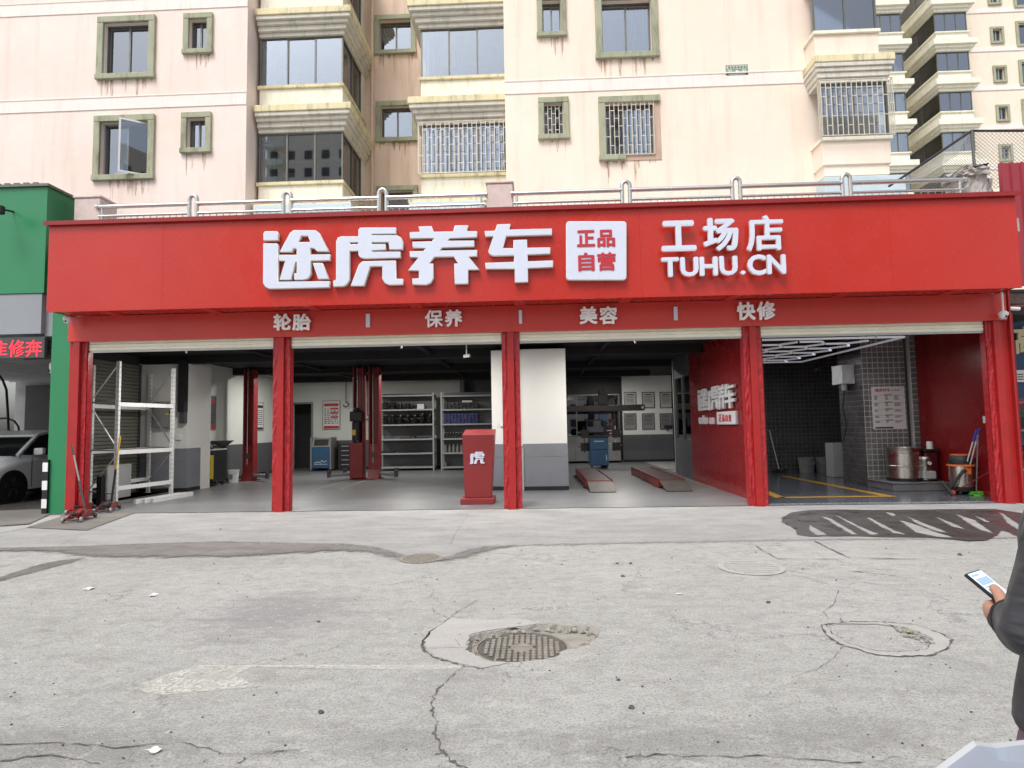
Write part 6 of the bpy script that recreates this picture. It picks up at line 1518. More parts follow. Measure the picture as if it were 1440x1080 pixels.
# framed certificates
names = [['top left','top middle','top right'],['bottom left','bottom middle','bottom right']]
for j,(y0,y1) in enumerate(((551,574),(581,604))):
    for i,(x0,x1) in enumerate(((877.5,894.5),(903,920),(928,944.5))):
        a, c = P(x0,y1,24.58), P(x1,y0,24.58); t = thing('framed_certificate', '%s framed certificate of six on the white board' % names[j][i], 'certificate', ((a.x+c.x)/2,24.59,a.z), 0, 'framed certificates')
        b = MB(); f = .03
        for (u0,u1,h0,h1) in ((a.x,c.x,a.z,a.z+f),(a.x,c.x,c.z-f,c.z),(a.x,a.x+f,a.z+f,c.z-f),(c.x-f,c.x,a.z+f,c.z-f)): b.box(u0,u1,24.56,24.598,h0,h1)
        b.build('frame', M['steel'], t)
        b = MB(); b.box(a.x+f,c.x-f,24.575,24.59,a.z+f,c.z-f); b.build('sheet', M['mid_grey'] if j else M['light_grey'], t)
        b = MB(); b.box(a.x+.1,c.x-.1,24.572,24.5745,c.z-.13,c.z-.09)
        for k in range(6): b.box(a.x+.07,c.x-.07-.03*(k%2),24.572,24.5745,c.z-.2-.05*k,c.z-.185-.05*k)
        b.build('print', M['ink'], t, kind='stuff')
q = P(940,599,24.4); t = thing('black_tool', 'black device on a bracket below the framed certificates', 'device', (q.x,24.5,q.z)); b = MB(); b.box(-.16,.18,-.12,.06,-.09,.03); b.build('body', M['black'], t, local=True, bevel=.03); b = MB(); b.bar((0,.0,-.08),(0,.09,-.2),.04); b.build('bracket', M['black'], t, local=True)

# ------------------------------------------------------------------ fourth bay: washing gear
pz = P(1250,604,14.17); a, c = P(1228.5,604,14.17), P(1271.5,543,14.17)
t = thing('price_poster', 'white price poster with red title on the grey tiled pier', 'poster', ((a.x+c.x)/2,14.17,a.z))
W_, H_2 = c.x-a.x, c.z-a.z
b = MB(); b.box(-W_/2,W_/2,0,.012,0,H_2); b.build('sheet', M['paper'], t, local=True)
tx = a.x
for i,l in enumerate((TU,HU,YANG,CHE)):
    us = [u for q in l for u,v in q]; vs = [v for q in l for u,v in q]; u0,u1,v0,v1 = min(us),max(us),min(vs),max(vs); x_ = a.x+W_*(.12+.115*i)
    me = outline_mesh([[(x_+W_*.105*(u-u0)/(u1-u0), c.z-H_2*.05-H_2*.07*(v-v0)/(v1-v0)) for u,v in q] for q in l], .001); off = wpos(t)
    for v in me.vertices: x,z,d = v.co; v.co = (x-off.x,14.1685-d-off.y,z-off.z)
    finish(me,'title',M['red_ink'],t)
for i,ch in enumerate('工场店'): place_glyph('title', ch, M['ink'], t, ((a.x+W_*(.60+.09*i),14.168,c.z-H_2*.11),(1,0,0),(0,0,1),W_*.075,H_2*.045), .001, .01)
b = MB(); rr = random.Random(3)
for (zf,rows) in ((.80,4),(.63,3),(.47,2),(.33,2),(.21,2)):
    b.box(-W_*.45,W_*.45,-.002,-.0005,H_2*(zf-.008),H_2*(zf-.004)); b.box(-W_*.12,W_*.10,-.0025,-.0005,H_2*(zf-.003),H_2*(zf+.012))
    for k in range(rows):
        for u,L_ in ((-.43,.15),(-.10,.10),(.17,.22)): b.box(W_*u,W_*(u+L_*rr.uniform(.5,1)),-.002,-.0005,H_2*(zf-.03-.026*k),H_2*(zf-.018-.026*k))
b.box(-W_*.44,W_*.1,-.002,-.0005,H_2*.02,H_2*.055); b.build('print', M['ink'], t, local=True, kind='stuff')
M['plinth'] = plain('plinth_grey', (.16,.16,.165), .5, var=.15, scale=4, grime=.3)
pl = thing('wash_plinth', 'low grey step in front of the tiled pier carrying the steel drum', 'plinth', (8.0,13.7,.014)); b = MB(); b.box(7.41,8.60,13.2,14.19,.014,.165); b.build('step', M['plinth'], pl, bevel=.01); b = MB(); b.box(7.39,8.61,13.18,14.19,.1655,.185); b.build('top_slab', M['plinth'], pl, bevel=.006)
Z0 = .186
def on_plinth(px, Y): return P(px,660,Y).x
xd = on_plinth(1271,13.72); t = thing('steel_drum', 'big shiny stainless steel drum on the grey step', 'drum', (xd,13.72,Z0))
r_ = .335; Hd = P(1271,629,13.72).z-Z0
b = MB(); b.lathe((0,0,0),[(r_*.97,.07),(r_*.975,.30),(r_,.31),(r_,.33),(r_*.975,.34),(r_*.975,Hd-.12),(r_,Hd-.11),(r_,Hd-.02),(r_*1.02,Hd-.01),(r_*1.02,Hd),(r_*.96,Hd),(r_*.95,Hd-.05),(0,Hd-.06)],40); b.build('body', M['brushed'], t, local=True, smooth=True)
b = MB(); b.lathe((0,0,0),[(0,0),(r_*.99,0),(r_*.99,.069),(0,.069)],32); b.build('black_base', M['black'], t, local=True)
xk = on_plinth(1299,13.6); t = thing('steel_canister', 'small stainless canister right of the big drum', 'canister', (xk,13.55,Z0)); b = MB(); b.lathe((0,0,0),[(.11,.03),(.11,.44),(.115,.45),(.115,.5),(.1,.52),(0,.52)],22); b.build('body', M['brushed'], t, local=True, smooth=True); b = MB(); b.lathe((0,0,0),[(0,0),(.13,0),(.13,.03),(0,.03)],20); b.build('foot', M['black'], t, local=True); b = MB(); b.box(-.12,.14,-.15,-.04,.05,.22); b.build('grey_case', M['light_grey'], t, local=True, bevel=.02); b = MB(); b.cyl((.03,-.13,.38),(.03,-.10,.38),.035,12); b.build('knob', M['white_paint'], t, local=True)
M['bin_red'] = plain('bin_red', (.085,.008,.014), .4, var=.2); xr = P(1313,650,13.45).x; t = thing('red_bin', 'dark red bin with black lid behind the vacuum cleaner', 'bin', (xr,13.62,Z0)); b = MB(); b.box(-.15,.12,-.15,.15,0,.62); b.build('body', M['bin_red'], t, local=True, bevel=.03); b = MB(); b.box(-.17,.16,-.17,.17,.62,.68); b.build('lid', M['black'], t, local=True, bevel=.02)
tag(MB().lathe((xr,13.55,Z0+.68),[(0,0),(.06,0),(.062,.10),(.055,.16),(0,.165)],16).build('white_cup', M['white_paint'], smooth=True), 'white cup standing upside down on the dark bin', 'cup')
q = Vector((8.36,12.55,0)); t = thing('vacuum_cleaner', 'wet vacuum cleaner with steel tank, black head and orange rim', 'vacuum cleaner', (q.x,q.y,.014))
b = MB(); b.lathe((0,0,0),[(.16,.12),(.2,.16),(.205,.5),(.2,.55)],28); b.build('tank', M['brushed'], t, local=True, smooth=True)
b = MB(); b.lathe((0,0,0),[(.205,.55),(.235,.555),(.235,.585),(.205,.59)],28); b.build('orange_rim', M['orange'], t, local=True, smooth=True)
b = MB(); b.lathe((0,0,0),[(.20,.59),(.205,.66),(.18,.74),(.15,.78),(0,.79)],28); b.build('head', M['black'], t, local=True, smooth=True)
b = MB(); b.tube([(.16*math.cos(R(a)),.16*math.sin(R(a)),.775) for a in range(0,361,24)],.012,6); b.build('orange_ring', M['orange'], t, local=True)
b = MB(); b.lathe((0,0,0),[(0,.07),(.19,.07),(.2,.12),(.15,.13)],24); b.build('base', M['black'], t, local=True, smooth=True)
for a_ in (.7,2.3,3.9,5.5): b = MB(); b.lathe((.17*math.cos(a_)-.015,.17*math.sin(a_),.04),[(0,0),(.035,0),(.035,.03),(0,.03)],10,'x'); b.build('caster', M['rubber'], t, local=True)
b = MB(); b.box(-.05,.06,-.215,-.195,.40,.52); b.build('orange_badge', M['orange'], t, local=True, bevel=.006)
b = MB(); b.tube([(-.05,-.2,.48),(-.16,-.28,.46),(-.28,-.26,.3),(-.34,-.15,.12),(-.28,-.05,.05),(-.36,-.25,.04),(-.42,-.1,.22)],.03,10); b.build('hose', M['rubber'], t, local=True, smooth=True)
M['blue_grip'] = plain('blue_grip', (.03,.09,.5), .4); M['mop_blue'] = plain('mop_blue', (.05,.055,.12), .9, var=.4, scale=20, bump=.8, bscale=50); M['green_plastic'] = plain('green_plastic', (.12,.45,.06), .5)
def mop(px_b, px_t, Yt, lab, head='mop_blue', pole='white_paint', grip='blue_grip', hw=.2):
    f_ = G(*px_b,.05); tp_ = P(*px_t,Yt); t = thing('mop' if head=='mop_blue' else 'broom', lab, 'mop' if head=='mop_blue' else 'broom', (f_.x,f_.y,.014))
    lo = f_-t.location; hi = tp_-t.location; g0 = lo.lerp(hi,.82)
    b = MB(); b.tube([lo,g0],.012,8); b.build('pole', M[pole], t, local=True, smooth=True); b = MB(); b.tube([g0,hi],.016,8); b.build('grip', M[grip], t, local=True, smooth=True)
    me = lumpy(f_.x-hw,f_.x+hw,f_.y-.06,f_.y+.06,.018,.085,5,.012,3); put(me,'head',M[head],t)
mop((1348,691),(1373,604.5),11.98,'white poled mop with blue grip leaning on the red wall, left one of two')
mop((1355,691),(1377,603),11.9,'white poled mop with blue grip leaning on the red wall, right one of two')
mop((1373,694),(1375,612),11.95,'dark poled broom with green head leaning on the red wall','green_plastic','mid_grey','mid_grey',.1)
f_ = G(1341,697); t = thing('squeegee', 'red headed squeegee with a thin reddish pole leaning low to the right', 'squeegee', (f_.x,f_.y,.014)); hi = P(1398,660,11.56)-t.location
b = MB(); b.tube([(0,0,.05),hi],.009,6); b.build('pole', M['lift_red'], t, local=True); b = MB(); b.lathe((-.03,0,.05),[(0,-.05),(.05,-.04),(.055,0),(.045,.05),(0,.06)],14,'x'); b.build('head', plain('coral',(.65,.12,.10),.7), t, local=True, smooth=True)
a, c = Q(1384,595,8.612), Q(1392,585,8.612); t = thing('switch_panel', 'white switch panel on the red wall near the right column', 'switch', (8.61,(a.y+c.y)/2,a.z)); b = MB(); b.box(8.585,8.618,min(a.y,c.y),max(a.y,c.y),a.z,c.z); b.build('plate', M['white_paint'], t, bevel=.006); b = MB(); ym = (a.y+c.y)/2; b.box(8.578,8.584,ym-.05,ym+.05,a.z+.05,c.z-.05); b.build('rocker', M['paper'], t)
# deep in the wash bay
t = thing('wall_washer', 'grey pressure unit mounted high on the dark side of the tiled pier', 'pressure unit', (7.25,14.75,2.3)); me = lumpy(7.12,7.40,14.5,15.0,2.36,2.8,4,.008,2); put(me,'case',M['light_grey'],t); b = MB(); b.cyl((7.2,14.6,2.2),(7.2,14.6,2.36),.06,12); b.cyl((7.3,14.8,2.25),(7.3,14.8,2.36),.05,12); b.build('nozzle', M['mid_grey'], t)
b = MB(); b.tube([(7.25,14.7,2.22),(7.2,14.72,1.8),(7.28,14.75,1.4),(7.2,14.8,1.0)],.02,8); b.build('hose', M['rubber'], t, smooth=True)
q = G(1178,671); t = thing('pressure_washer', 'pale cabinet and coiled black hose deep in the dark wash bay', 'pressure washer', (q.x,q.y,.014))
b = MB(); b.box(-.2,.2,-.2,.2,0,.9); b.build('cabinet', M['light_grey'], t, local=True, bevel=.01)
b = MB(); b.box(.22,.6,-.25,.2,.1,.5); b.build('pump', M['black'], t, local=True, bevel=.04)
b = MB(); b.tube([(.42+.2*math.cos(a*.5),-.28-.004*a,.42+.2*math.sin(a*.5)) for a in range(40)],.018,6); b.build('hose', M['rubber'], t, local=True)
b = MB(); b.tube([(.3,-.2,.5),(.32,-.2,.95),(.6,-.2,.98),(.62,-.2,.5)],.018,6); b.build('frame', M['mid_grey'], t, local=True)
for k,(px_,lab) in enumerate(((1135,'left grey bucket by the dark tiled back wall'),(1159,'right grey bucket by the dark tiled back wall'))):
    q = G(px_,664.5); t = thing('grey_bucket', lab, 'bucket', (q.x,q.y,.014)); b = MB(); b.lathe((0,0,0),[(0,0),(.2,0),(.24,.4),(.25,.41),(.25,.43),(.23,.43),(.19,.03),(0,.03)],22); b.build('body', M['mid_grey'], t, local=True, smooth=True)
    b = MB(); b.tube([(.24*math.cos(R(a)),-.1-.14*math.sin(R(a)),.40-.16*math.sin(R(a))) for a in range(0,181,20)],.006,5); b.build('handle', M['light_grey'], t, local=True)
q = G(1096,666); t = thing('broom', 'dark broom leaning on the tiled wall at the left of the wash bay', 'broom', (q.x,q.y,.014)); b = MB(); b.tube([(0,0,.1),(-.1,.35,1.25)],.014,6); b.build('pole', M['light_grey'], t, local=True); me = lumpy(q.x-.2,q.x+.22,q.y-.05,q.y+.05,.016,.13,7,.015,3); put(me,'head',M['black'],t)
q = P(1152,519,18.6); t = thing('security_camera', 'small pale security camera on the dark tiled wall of the wash bay', 'camera', (q.x,18.7,q.z)); b = MB(); b.cyl((0,.15,0),(0,-.1,0),.05,12); b.build('body', M['light_grey'], t, local=True); b = MB(); b.cyl((0,-.101,0),(0,-.11,0),.03,10); b.build('lens', M['black'], t, local=True)

# ------------------------------------------------------------------ cameras on the front
def dome_camera(loc, lab, drop=0.0, s=1.0):
    t = thing('security_camera', lab, 'camera', loc)
    if drop: b = MB(); b.cyl((0,0,0),(0,0,drop),.018,10); b.build('drop_pole', M['white_paint'], t, local=True, smooth=True)
    b = MB(); b.lathe((0,0,0),[(0,.03),(.05*s,.03),(.085*s,.0),(.085*s,-.04),(.07*s,-.05)],20); b.build('mount', M['white_paint'], t, local=True, smooth=True)
    b = MB(); b.lathe((0,0,0),[(.07*s,-.05),(.065*s,-.085),(.035*s,-.11),(0,-.115)],18); b.build('dome', M['white_paint'], t, local=True, smooth=True)
    b = MB(); b.cyl((.0,-.05*s,-.07),(.01,-.075*s,-.08),.022*s,12); b.build('lens', M['black'], t, local=True)
q = P(95,440,10.95); dome_camera((q.x,10.95,3.66),'white dome camera under the left end of the red sign',0,.8)
q = P(1411,443,11.05); dome_camera((q.x,11.05,q.z+.04),'white dome camera on a thin white pole by the right column',SZ0-q.z-.04,.9)
q = P(1424,435,11.6); t = thing('security_camera', 'white bullet camera pointing right beyond the right column', 'camera', (q.x,11.6,q.z)); b = MB(); b.cyl((-.1,0,.02),(.1,-.03,-.0),.035,12); b.build('body', M['white_paint'], t, local=True, smooth=True); b = MB(); b.bar((-.1,0,0),(-.16,0,-.05),.03); b.build('bracket', M['white_paint'], t, local=True); b = MB(); b.cyl((.101,-.03,0),(.108,-.031,0),.025,10); b.build('lens', M['black'], t, local=True)
q = P(407,509,11.55); t = thing('security_camera', 'small white device on the right side of the second red column', 'camera', (q.x,11.5,q.z)); b = MB(); b.box(-.03,.03,-.04,.04,-.13,.0); b.build('base', M['white_paint'], t, local=True, bevel=.01); b = MB(); b.cyl((0,-.05,.05),(0,.03,.05),.03,10); b.build('body', M['white_paint'], t, local=True)
for px_,py_,Yq,lab in ((473,505,17.0,'white camera hanging from the dark ceiling above the lift'),(656,501,14.2,'white dome camera on the dark ceiling beside the white pier')):
    q = P(px_,py_,Yq); t = thing('security_camera', lab, 'camera', (q.x,Yq,q.z)); b = MB(); b.cyl((-.06,0,0),(.08,-.05,.01),.04,12); b.build('body', M['white_paint'], t, local=True, smooth=True); b = MB(); b.bar((0,0,.03),(0,0,CEIL-q.z),.025); b.build('bracket', M['white_paint'], t, local=True); b = MB(); b.cyl((-.061,0,0),(-.068,.0,0),.025,10); b.build('lens', M['black'], t, local=True)
q = P(74,517,11.5); t = thing('security_camera', 'white camera with bracket on the green column of the left garage', 'camera', (q.x,11.5,q.z)); b = MB(); b.lathe((0,0,0),[(0,.10),(.05,.09),(.06,.03),(.05,-.02),(.055,-.06),(.04,-.11),(0,-.12)],14); b.build('body', M['white_paint'], t, local=True, smooth=True); b = MB(); b.box(-.12,.12,-.02,.02,.17,.20); b.box(.02,.12,-.02,.02,.11,.15); b.build('bracket', M['white_paint'], t, local=True); b = MB(); b.cyl((-.02,-.05,-.06),(-.03,-.07,-.065),.02,10); b.build('lens', M['black'], t, local=True)

# ------------------------------------------------------------------ the white car in the left garage
def car():
    X0, YF = -12.42, 12.25                 # centre line, front bumper; the car looks towards -Y
    t = thing('white_car', 'white car parked nose out in the left garage', 'car', (X0,14.3,.014))
    L_ = 4.5; hw = .90
    sec = [ # y, half width low, half width shoulder, z low, z shoulder, z top(hood/roof), half width top
        (0.00,.55,.62,.28,.55,.66,.50),(.10,.80,.80,.22,.62,.76,.62),(.45,.88,.88,.20,.72,.90,.72),(.95,.90,.89,.20,.84,1.0,.76),(1.18,.90,.90,.20,.90,1.06,.78)]
    body = MB(); rows = []
    for (y,a,b_,zl,zs,zt,ht) in sec:
        rows.append([(-a,y,zl),(-b_,y,(zl+zs)/2),(-b_,y,zs),(-ht,y,zt),(0,y,zt+.03),(ht,y,zt),(b_,y,zs),(b_,y,(zl+zs)/2),(a,y,zl)])
    for y in (1.9,2.7,3.5,4.2,4.45): k = 1 if y < 4.3 else .94; rows.append([(-.90*k,y,.2),(-.91*k,y,.55),(-.90*k,y,.95),(-.80*k,y,1.02),(0,y,1.02),(.80*k,y,1.02),(.90*k,y,.95),(.91*k,y,.55),(.90*k,y,.2)])
    vs = [v for r in rows for v in r]; n = 9; fs = []
    for i in range(len(rows)-1):
        for j in range(n-1): fs.append((i*n+j,i*n+j+1,(i+1)*n+j+1,(i+1)*n+j))
    fs += [tuple(range(n)), tuple(range((len(rows)-1)*n,len(rows)*n))[::-1]]
    body.add([(x,y-2.05,z) for x,y,z in vs], fs)
    M['car_white'] = plain('car_white', (.78,.79,.80), .18, var=.02, spec=.6)
    M['car_glass'] = plain('car_glass', (.012,.014,.016), .05, var=.05, spec=.8)
    bo = body.build('body', M['car_white'], t, local=True, smooth=True)
    sub = bo.modifiers.new('round','BEVEL'); sub.width = .04; sub.segments = 2; sub.limit_method = 'ANGLE'; sub.angle_limit = R(25)
    cab = MB(); o = -2.05
    rr_ = [(.98,.80,1.02),(1.75,.70,1.46),(2.3,.66,1.56),(3.3,.66,1.56),(4.0,.66,1.44),(4.42,.74,1.04)]
    vs = []; 
    for (y,w_,z) in rr_: vs += [(-.82,max(y,1.1)+o,1.0),(-w_,y+o,z),(w_,y+o,z),(.82,max(y,1.1)+o,1.0)]
    fs = []
    for i in range(len(rr_)-1):
        for j in range(3): fs.append((i*4+j,i*4+j+1,(i+1)*4+j+1,(i+1)*4+j))
    cab.add(vs, fs+[(0,1,2,3),tuple(range(20,24))[::-1]]); cab.build('glass_house', M['car_glass'], t, local=True)
    b = MB()
    b.add([(-.70,1.72+o,1.462),(.70,1.72+o,1.462),(.665,2.3+o,1.572),(.665,3.3+o,1.572),(.66,4.02+o,1.455),(-.66,4.02+o,1.455),(-.665,3.3+o,1.572),(-.665,2.3+o,1.572)],[(0,1,2,3,4,5,6,7)])
    ro = b.build('roof', M['car_white'], t, local=True); so = ro.modifiers.new('thickness','SOLIDIFY'); so.thickness = .04; so.offset = 0
    for s in (-1,1):
        b = MB(); b.bar((s*.82,1.05+o,1.02),(s*.69,1.75+o,1.48),.07,.05); b.bar((s*.69,1.75+o,1.48),(s*.665,2.35+o,1.57),.05,.05); b.bar((s*.845,2.5+o,1.0),(s*.67,2.55+o,1.56),.08,.04); b.bar((s*.665,2.3+o,1.57),(s*.665,3.35+o,1.57),.05,.05); b.build('pillar', M['car_white'] , t, local=True)
        b = MB(); me = lumpy(s*1.02-.11,s*1.02+.11,1.38+o,1.50+o,1.02,1.18,2,0,2); mo = finish(me,'mirror',M['car_white'],t,smooth='all'); sb = mo.modifiers.new('round','SUBSURF'); sb.levels = sb.render_levels = 2
        b = MB(); b.bar((s*.86,1.5+o,1.04),(s*.98,1.45+o,1.08),.04); b.build('mirror_arm', M['black'], mo, local=True)
        b = MB(); b.box(s*.912,s*.918,1.35+o,1.365+o,.30,.98); b.box(s*.912,s*.918,2.50+o,2.515+o,.30,.98); b.build('door_seam', M['dark_grey'], t, local=True)
        b = MB(); b.box(s*.905,s*.93,2.3+o,2.46+o,.84,.87); b.build('door_handle', M['steel'], t, local=True, bevel=.008)
        b = MB(); b.box(s*.90,s*.925,1.2+o,3.3+o,.20,.26); b.build('sill', M['black'], t, local=True)
        for y in (.88,3.55):
            b = MB(); b.lathe((s*.80-.09,y+o,.33),[(.10,0),(.33,0),(.33,.02),(.335,.1),(.33,.18),(.31,.2),(.10,.2)],32,'x'); b.v = b.v
            w_ = b.build('wheel', M['rubber'], t, local=True, smooth=True)
            b = MB(); b.lathe((s*.80-.12,y+o,.33),[(.0,.05),(.36,.05),(.385,.2),(.385,.235),(.33,.236)],28,'x'); b.build('wheel_arch', M['black'], w_, local=True)
            xo = s*.80+s*.115; b = MB(); b.lathe((xo,y+o,.33),[(.225,0),(.225,s*-.03),(.19,s*-.05),(0,s*-.05)],28,'x'); b.build('rim', M['mid_grey'], w_, local=True, smooth=True)
            for k in range(5):
                a_ = k*2*math.pi/5+.3; b = MB()
                for da in (-.13,.13): b.bar((xo-s*.005,y+o+.03*math.cos(a_),.33+.03*math.sin(a_)),(xo-s*.005,y+o+.215*math.cos(a_+da),.33+.215*math.sin(a_+da)),.022,.03,(1,0,0))
                b.build('spoke', M['steel'], w_, local=True)
    for s in (-1,1):
        b = MB(); b.add([(s*.50,-.0+o+.02,.62),(s*.80,.12+o,.64),(s*.84,.30+o,.74),(s*.60,.10+o,.74)],[(0,1,2,3)]); h_ = b.build('headlight', M['glass_dark'], t, local=True); so = h_.modifiers.new('thickness','SOLIDIFY'); so.thickness = .02; so.offset = 0
    b = MB(); b.box(-.45,.45,-.02+o,.03+o,.34,.52); b.build('grille', M['black'], t, local=True)
car()
t = thing('air_hose', 'black air hose hanging down behind the white car', 'hose', (P(8,560,16).x,16,3.0)); b = MB(); b.tube([P(-6,520,16),P(4,535,16),P(9,548,16),P(11,580,16),P(12,606,16)],.03,8); b.build('hose', M['rubber'], t, smooth=True); b = MB(); b.tube([P(-6,589,16.2),P(10,588,16.2),P(20,592,16.2),P(26,600,16.2),P(27,610,16.2)],.025,8); b.build('loop', M['rubber'], t, smooth=True)

# ------------------------------------------------------------------ right neighbour: blue booth
M['booth_blue'] = plain('booth_blue', (.02,.05,.13), .45, var=.15)
t = thing('blue_booth', 'dark blue panelled booth with cream lettering beyond the right column', 'booth', (10.6,13.0,0))
BX = P(1421,600,13).x
b = MB(); b.box(BX-.1,BX+4,13.05,13.2,0.02,3.75); b.build('wall', M['booth_blue'], t)
for i in range(14): b = MB(); b.box(BX-.09+i*.29,BX+.17+i*.29,13.02,13.049,.55,3.7); b.build('wall_panel', M['booth_blue'], t, bevel=.004)
b = MB(); b.box(BX-.1,BX+4,13.0,13.05,0.02,.5); b.build('foot_panel', M['light_grey'], t)
b = MB(); b.box(BX-.3,BX+4,12.4,13.2,3.76,3.95); b.build('roof', M['concrete'], t)
for k in range(14): b = MB(); b.prism([(12.2,3.97+.0),(12.2,4.0),(13.3,4.1),(13.3,4.07)],'x',BX-.4+k*.3,BX-.14+k*.3); b.build('roof_tile', M['mid_grey'], t)
M['cream_letter'] = plain('cream_letter', (.66,.60,.38), .5, var=.05)
glyph_px('letter','高',M['cream_letter'],t,12.97,1424,459,1456,498,.05,.03)
a, c = P(1425,537.5,12.98), P(1455,520,12.98); b = MB(); b.box(a.x,c.x,12.97,13.0,a.z,c.z); b.build('notice', M['paper'], t)
b = MB()
for k in range(3): b.box(a.x+.08,a.x+.20,12.965,12.9695,c.z-.1-.05*k,c.z-.08-.05*k)
b.build('print', M['ink'], t, kind='stuff')
a = P(1420,567,12.6); b = MB(); b.tube([(a.x,12.6,a.z),(a.x+3,12.6,a.z)],.03,8); b.build('red_rail', M['red_steel'], t)
b = MB(); b.bar((a.x+.3,12.6,a.z),(a.x+.3,13.0,a.z),.03); b.build('rail_bracket', M['red_steel'], t)
a = P(1432,583,12.9); b = MB(); b.box(a.x-.1,a.x+.12,12.85,13.0,a.z-.05,a.z+.1); b.build('junction_box', M['cream_letter'], t)
b = MB(); b.tube([P(1424,600,12.9),P(1430,604,12.9),P(1438,606,12.9),P(1450,598,12.9)],.015,6); b.build('cable', M['paper'], t)
b = MB(); b.box(BX+.05,BX+1.2,12.8,12.99,1.25,1.9); b.build('dark_window', M['glass_dark'], t)
t = thing('bush', 'dark leafy bush edge beside the right column', 'bush', (P(1434,655,12.2).x+.25,12.2,0))
bm_ = MB(); rr = random.Random(11)
for k in range(160):
    th = rr.uniform(0,6.28); ph = rr.uniform(-1,1); r2 = .28*rr.random()**.4; c_ = Vector((r2*math.cos(th),r2*math.sin(th),.75+ph*.22)); u = Vector((rr.uniform(-1,1),rr.uniform(-1,1),rr.uniform(-1,1))).normalized()*.05; v = u.cross(Vector((rr.uniform(-1,1),rr.uniform(-1,1),1))).normalized()*.03
    bm_.add([c_-u,c_+v,c_+u,c_-v],[(0,1,2,3)])
bm_.build('crown', plain('dark_leaf',(.045,.04,.035),.7,var=.4), t, local=True, kind='stuff')
b = MB(); b.tube([(0,0,0),(.02,0,.35),(0,0,.75)],.025,6,.012); b.build('stem', M['dark_grey'], t, local=True)
# ------------------------------------------------------------------ the person at the right edge
def skin_mesh(name, verts, edges, radii, mat, parent, root=0, sub=2, ground_off=True):
    me = bpy.data.meshes.new(name); off = wpos(parent)
    me.from_pydata([tuple(Vector(v)-off) for v in verts], edges, [])
    o = bpy.data.objects.new(name, me); COL.objects.link(o)
    md = o.modifiers.new('skin','SKIN'); md.use_smooth_shade = True; md.branch_smoothing = .3
    for i, r in enumerate(radii):
        sv = me.skin_vertices[0].data[i]; sv.radius = r if isinstance(r, tuple) else (r, r); sv.use_root = (i == root)
    sb = o.modifiers.new('sub','SUBSURF'); sb.levels = sb.render_levels = sub
    dg = bpy.context.evaluated_depsgraph_get(); dg.update()
    m2 = bpy.data.meshes.new_from_object(o.evaluated_get(dg)); bpy.data.objects.remove(o)
    m2.materials.clear(); m2.materials.append(mat)
    for p in m2.polygons: p.use_smooth = True
    ob = bpy.data.objects.new(name, m2); COL.objects.link(ob); ob.parent = parent; return ob
M['skin'] = plain('skin', (.46,.25,.17), .5, var=.08, scale=12); M['skin'].node_tree.nodes['Principled BSDF'].inputs['Subsurface Weight'].default_value = .08
def m_jacket():
    t = NT('jacket_cloth'); n1 = t.noise(9, 5, .6, t.map((1,1,2.2)), 1.2)
    t.set(t.mix(n1, (.019,.019,.023), (.042,.042,.050)), .66); w = t.n('ShaderNodeTexWave'); w.inputs['Scale'].default_value = 5; w.inputs['Distortion'].default_value = 7; w.inputs['Detail'].default_value = 3; w.inputs['Detail Scale'].default_value = 1.4
    t.l(t.map((.6,.6,1.6)), w.inputs['Vector']); h = t.math('ADD', t.math('MULTIPLY', w.outputs['Fac'], .7), t.math('MULTIPLY', t.noise(220,2), .05)); t.bump(h, .55, .02); t.b.inputs['Sheen Weight'].default_value = .08; return t.m
M['jacket'] = m_jacket()
M['cuff'] = plain('cuff_cloth', (.014,.014,.015), .6, var=.3, scale=10, bump=.5, bscale=30)
def m_trousers():
    t = NT('patterned_trousers'); v = t.n('ShaderNodeTexVoronoi'); v.inputs['Scale'].default_value = 9; t.l(t.tc.outputs['Object'], v.inputs['Vector'])
    c = t.mix(t.ramp(v.outputs['Distance'], (.30,0.), (.34,1.)), (.20,.008,.035), (.62,.58,.58)); c = t.mix(t.ramp(t.noise(6,3), (.45,0.), (.5,.8)), c, (.09,.01,.06)); t.set(c, .85); return t.m
M['trousers'] = m_trousers(); M['hair'] = plain('hair', (.012,.010,.009), .45, var=.3, scale=30); M['shoe'] = plain('shoe', (.02,.02,.022), .5)
BYp = 1.30; Bx = P(1574,930,BYp).x
person = thing('person', 'person in a dark grey jacket holding a smartphone, cut off by the right edge', 'person', (Bx,BYp,0))
sh_l = P(1508,722,1.26); el = P(1457,893,1.26); wr = P(1418,868,1.46)
sh_r = Vector((Bx+.235,BYp+.03,sh_l.z)); er = Vector((Bx+.30,BYp-.03,1.06)); wrr = Vector((Bx+.30,BYp+.05,.83))
hipz = .84
bv = [(Bx,BYp,hipz),(Bx,BYp,1.0),(Bx,BYp+.005,1.15),(Bx+.06,BYp,1.30),(Bx+.10,BYp+.02,1.395),(Bx+.125,BYp+.05,1.46),(Bx+.15,BYp+.07,1.56),
      (sh_l.x,sh_l.y,sh_l.z),tuple(el),tuple(wr),tuple(sh_r),tuple(er),tuple(wrr),
      (Bx-.085,BYp,.78),(Bx-.09,BYp+.01,.45),(Bx-.09,BYp-.02,.09),(Bx-.10,BYp+.13,.04),(Bx+.085,BYp,.78),(Bx+.09,BYp+.01,.45),(Bx+.09,BYp-.02,.09),(Bx+.10,BYp+.13,.04)]
be = [(0,1),(1,2),(2,3),(3,4),(4,5),(5,6),(3,7),(7,8),(8,9),(3,10),(10,11),(11,12),(0,13),(13,14),(14,15),(15,16),(0,17),(17,18),(18,19),(19,20)]
br = [.10,.095,.10,.075,.045,.052,.066,.035,.032,.026,.035,.032,.026,.07,.05,.035,.03,.07,.05,.035,.03]
skin_mesh('body', bv, be, br, M['skin'], person)
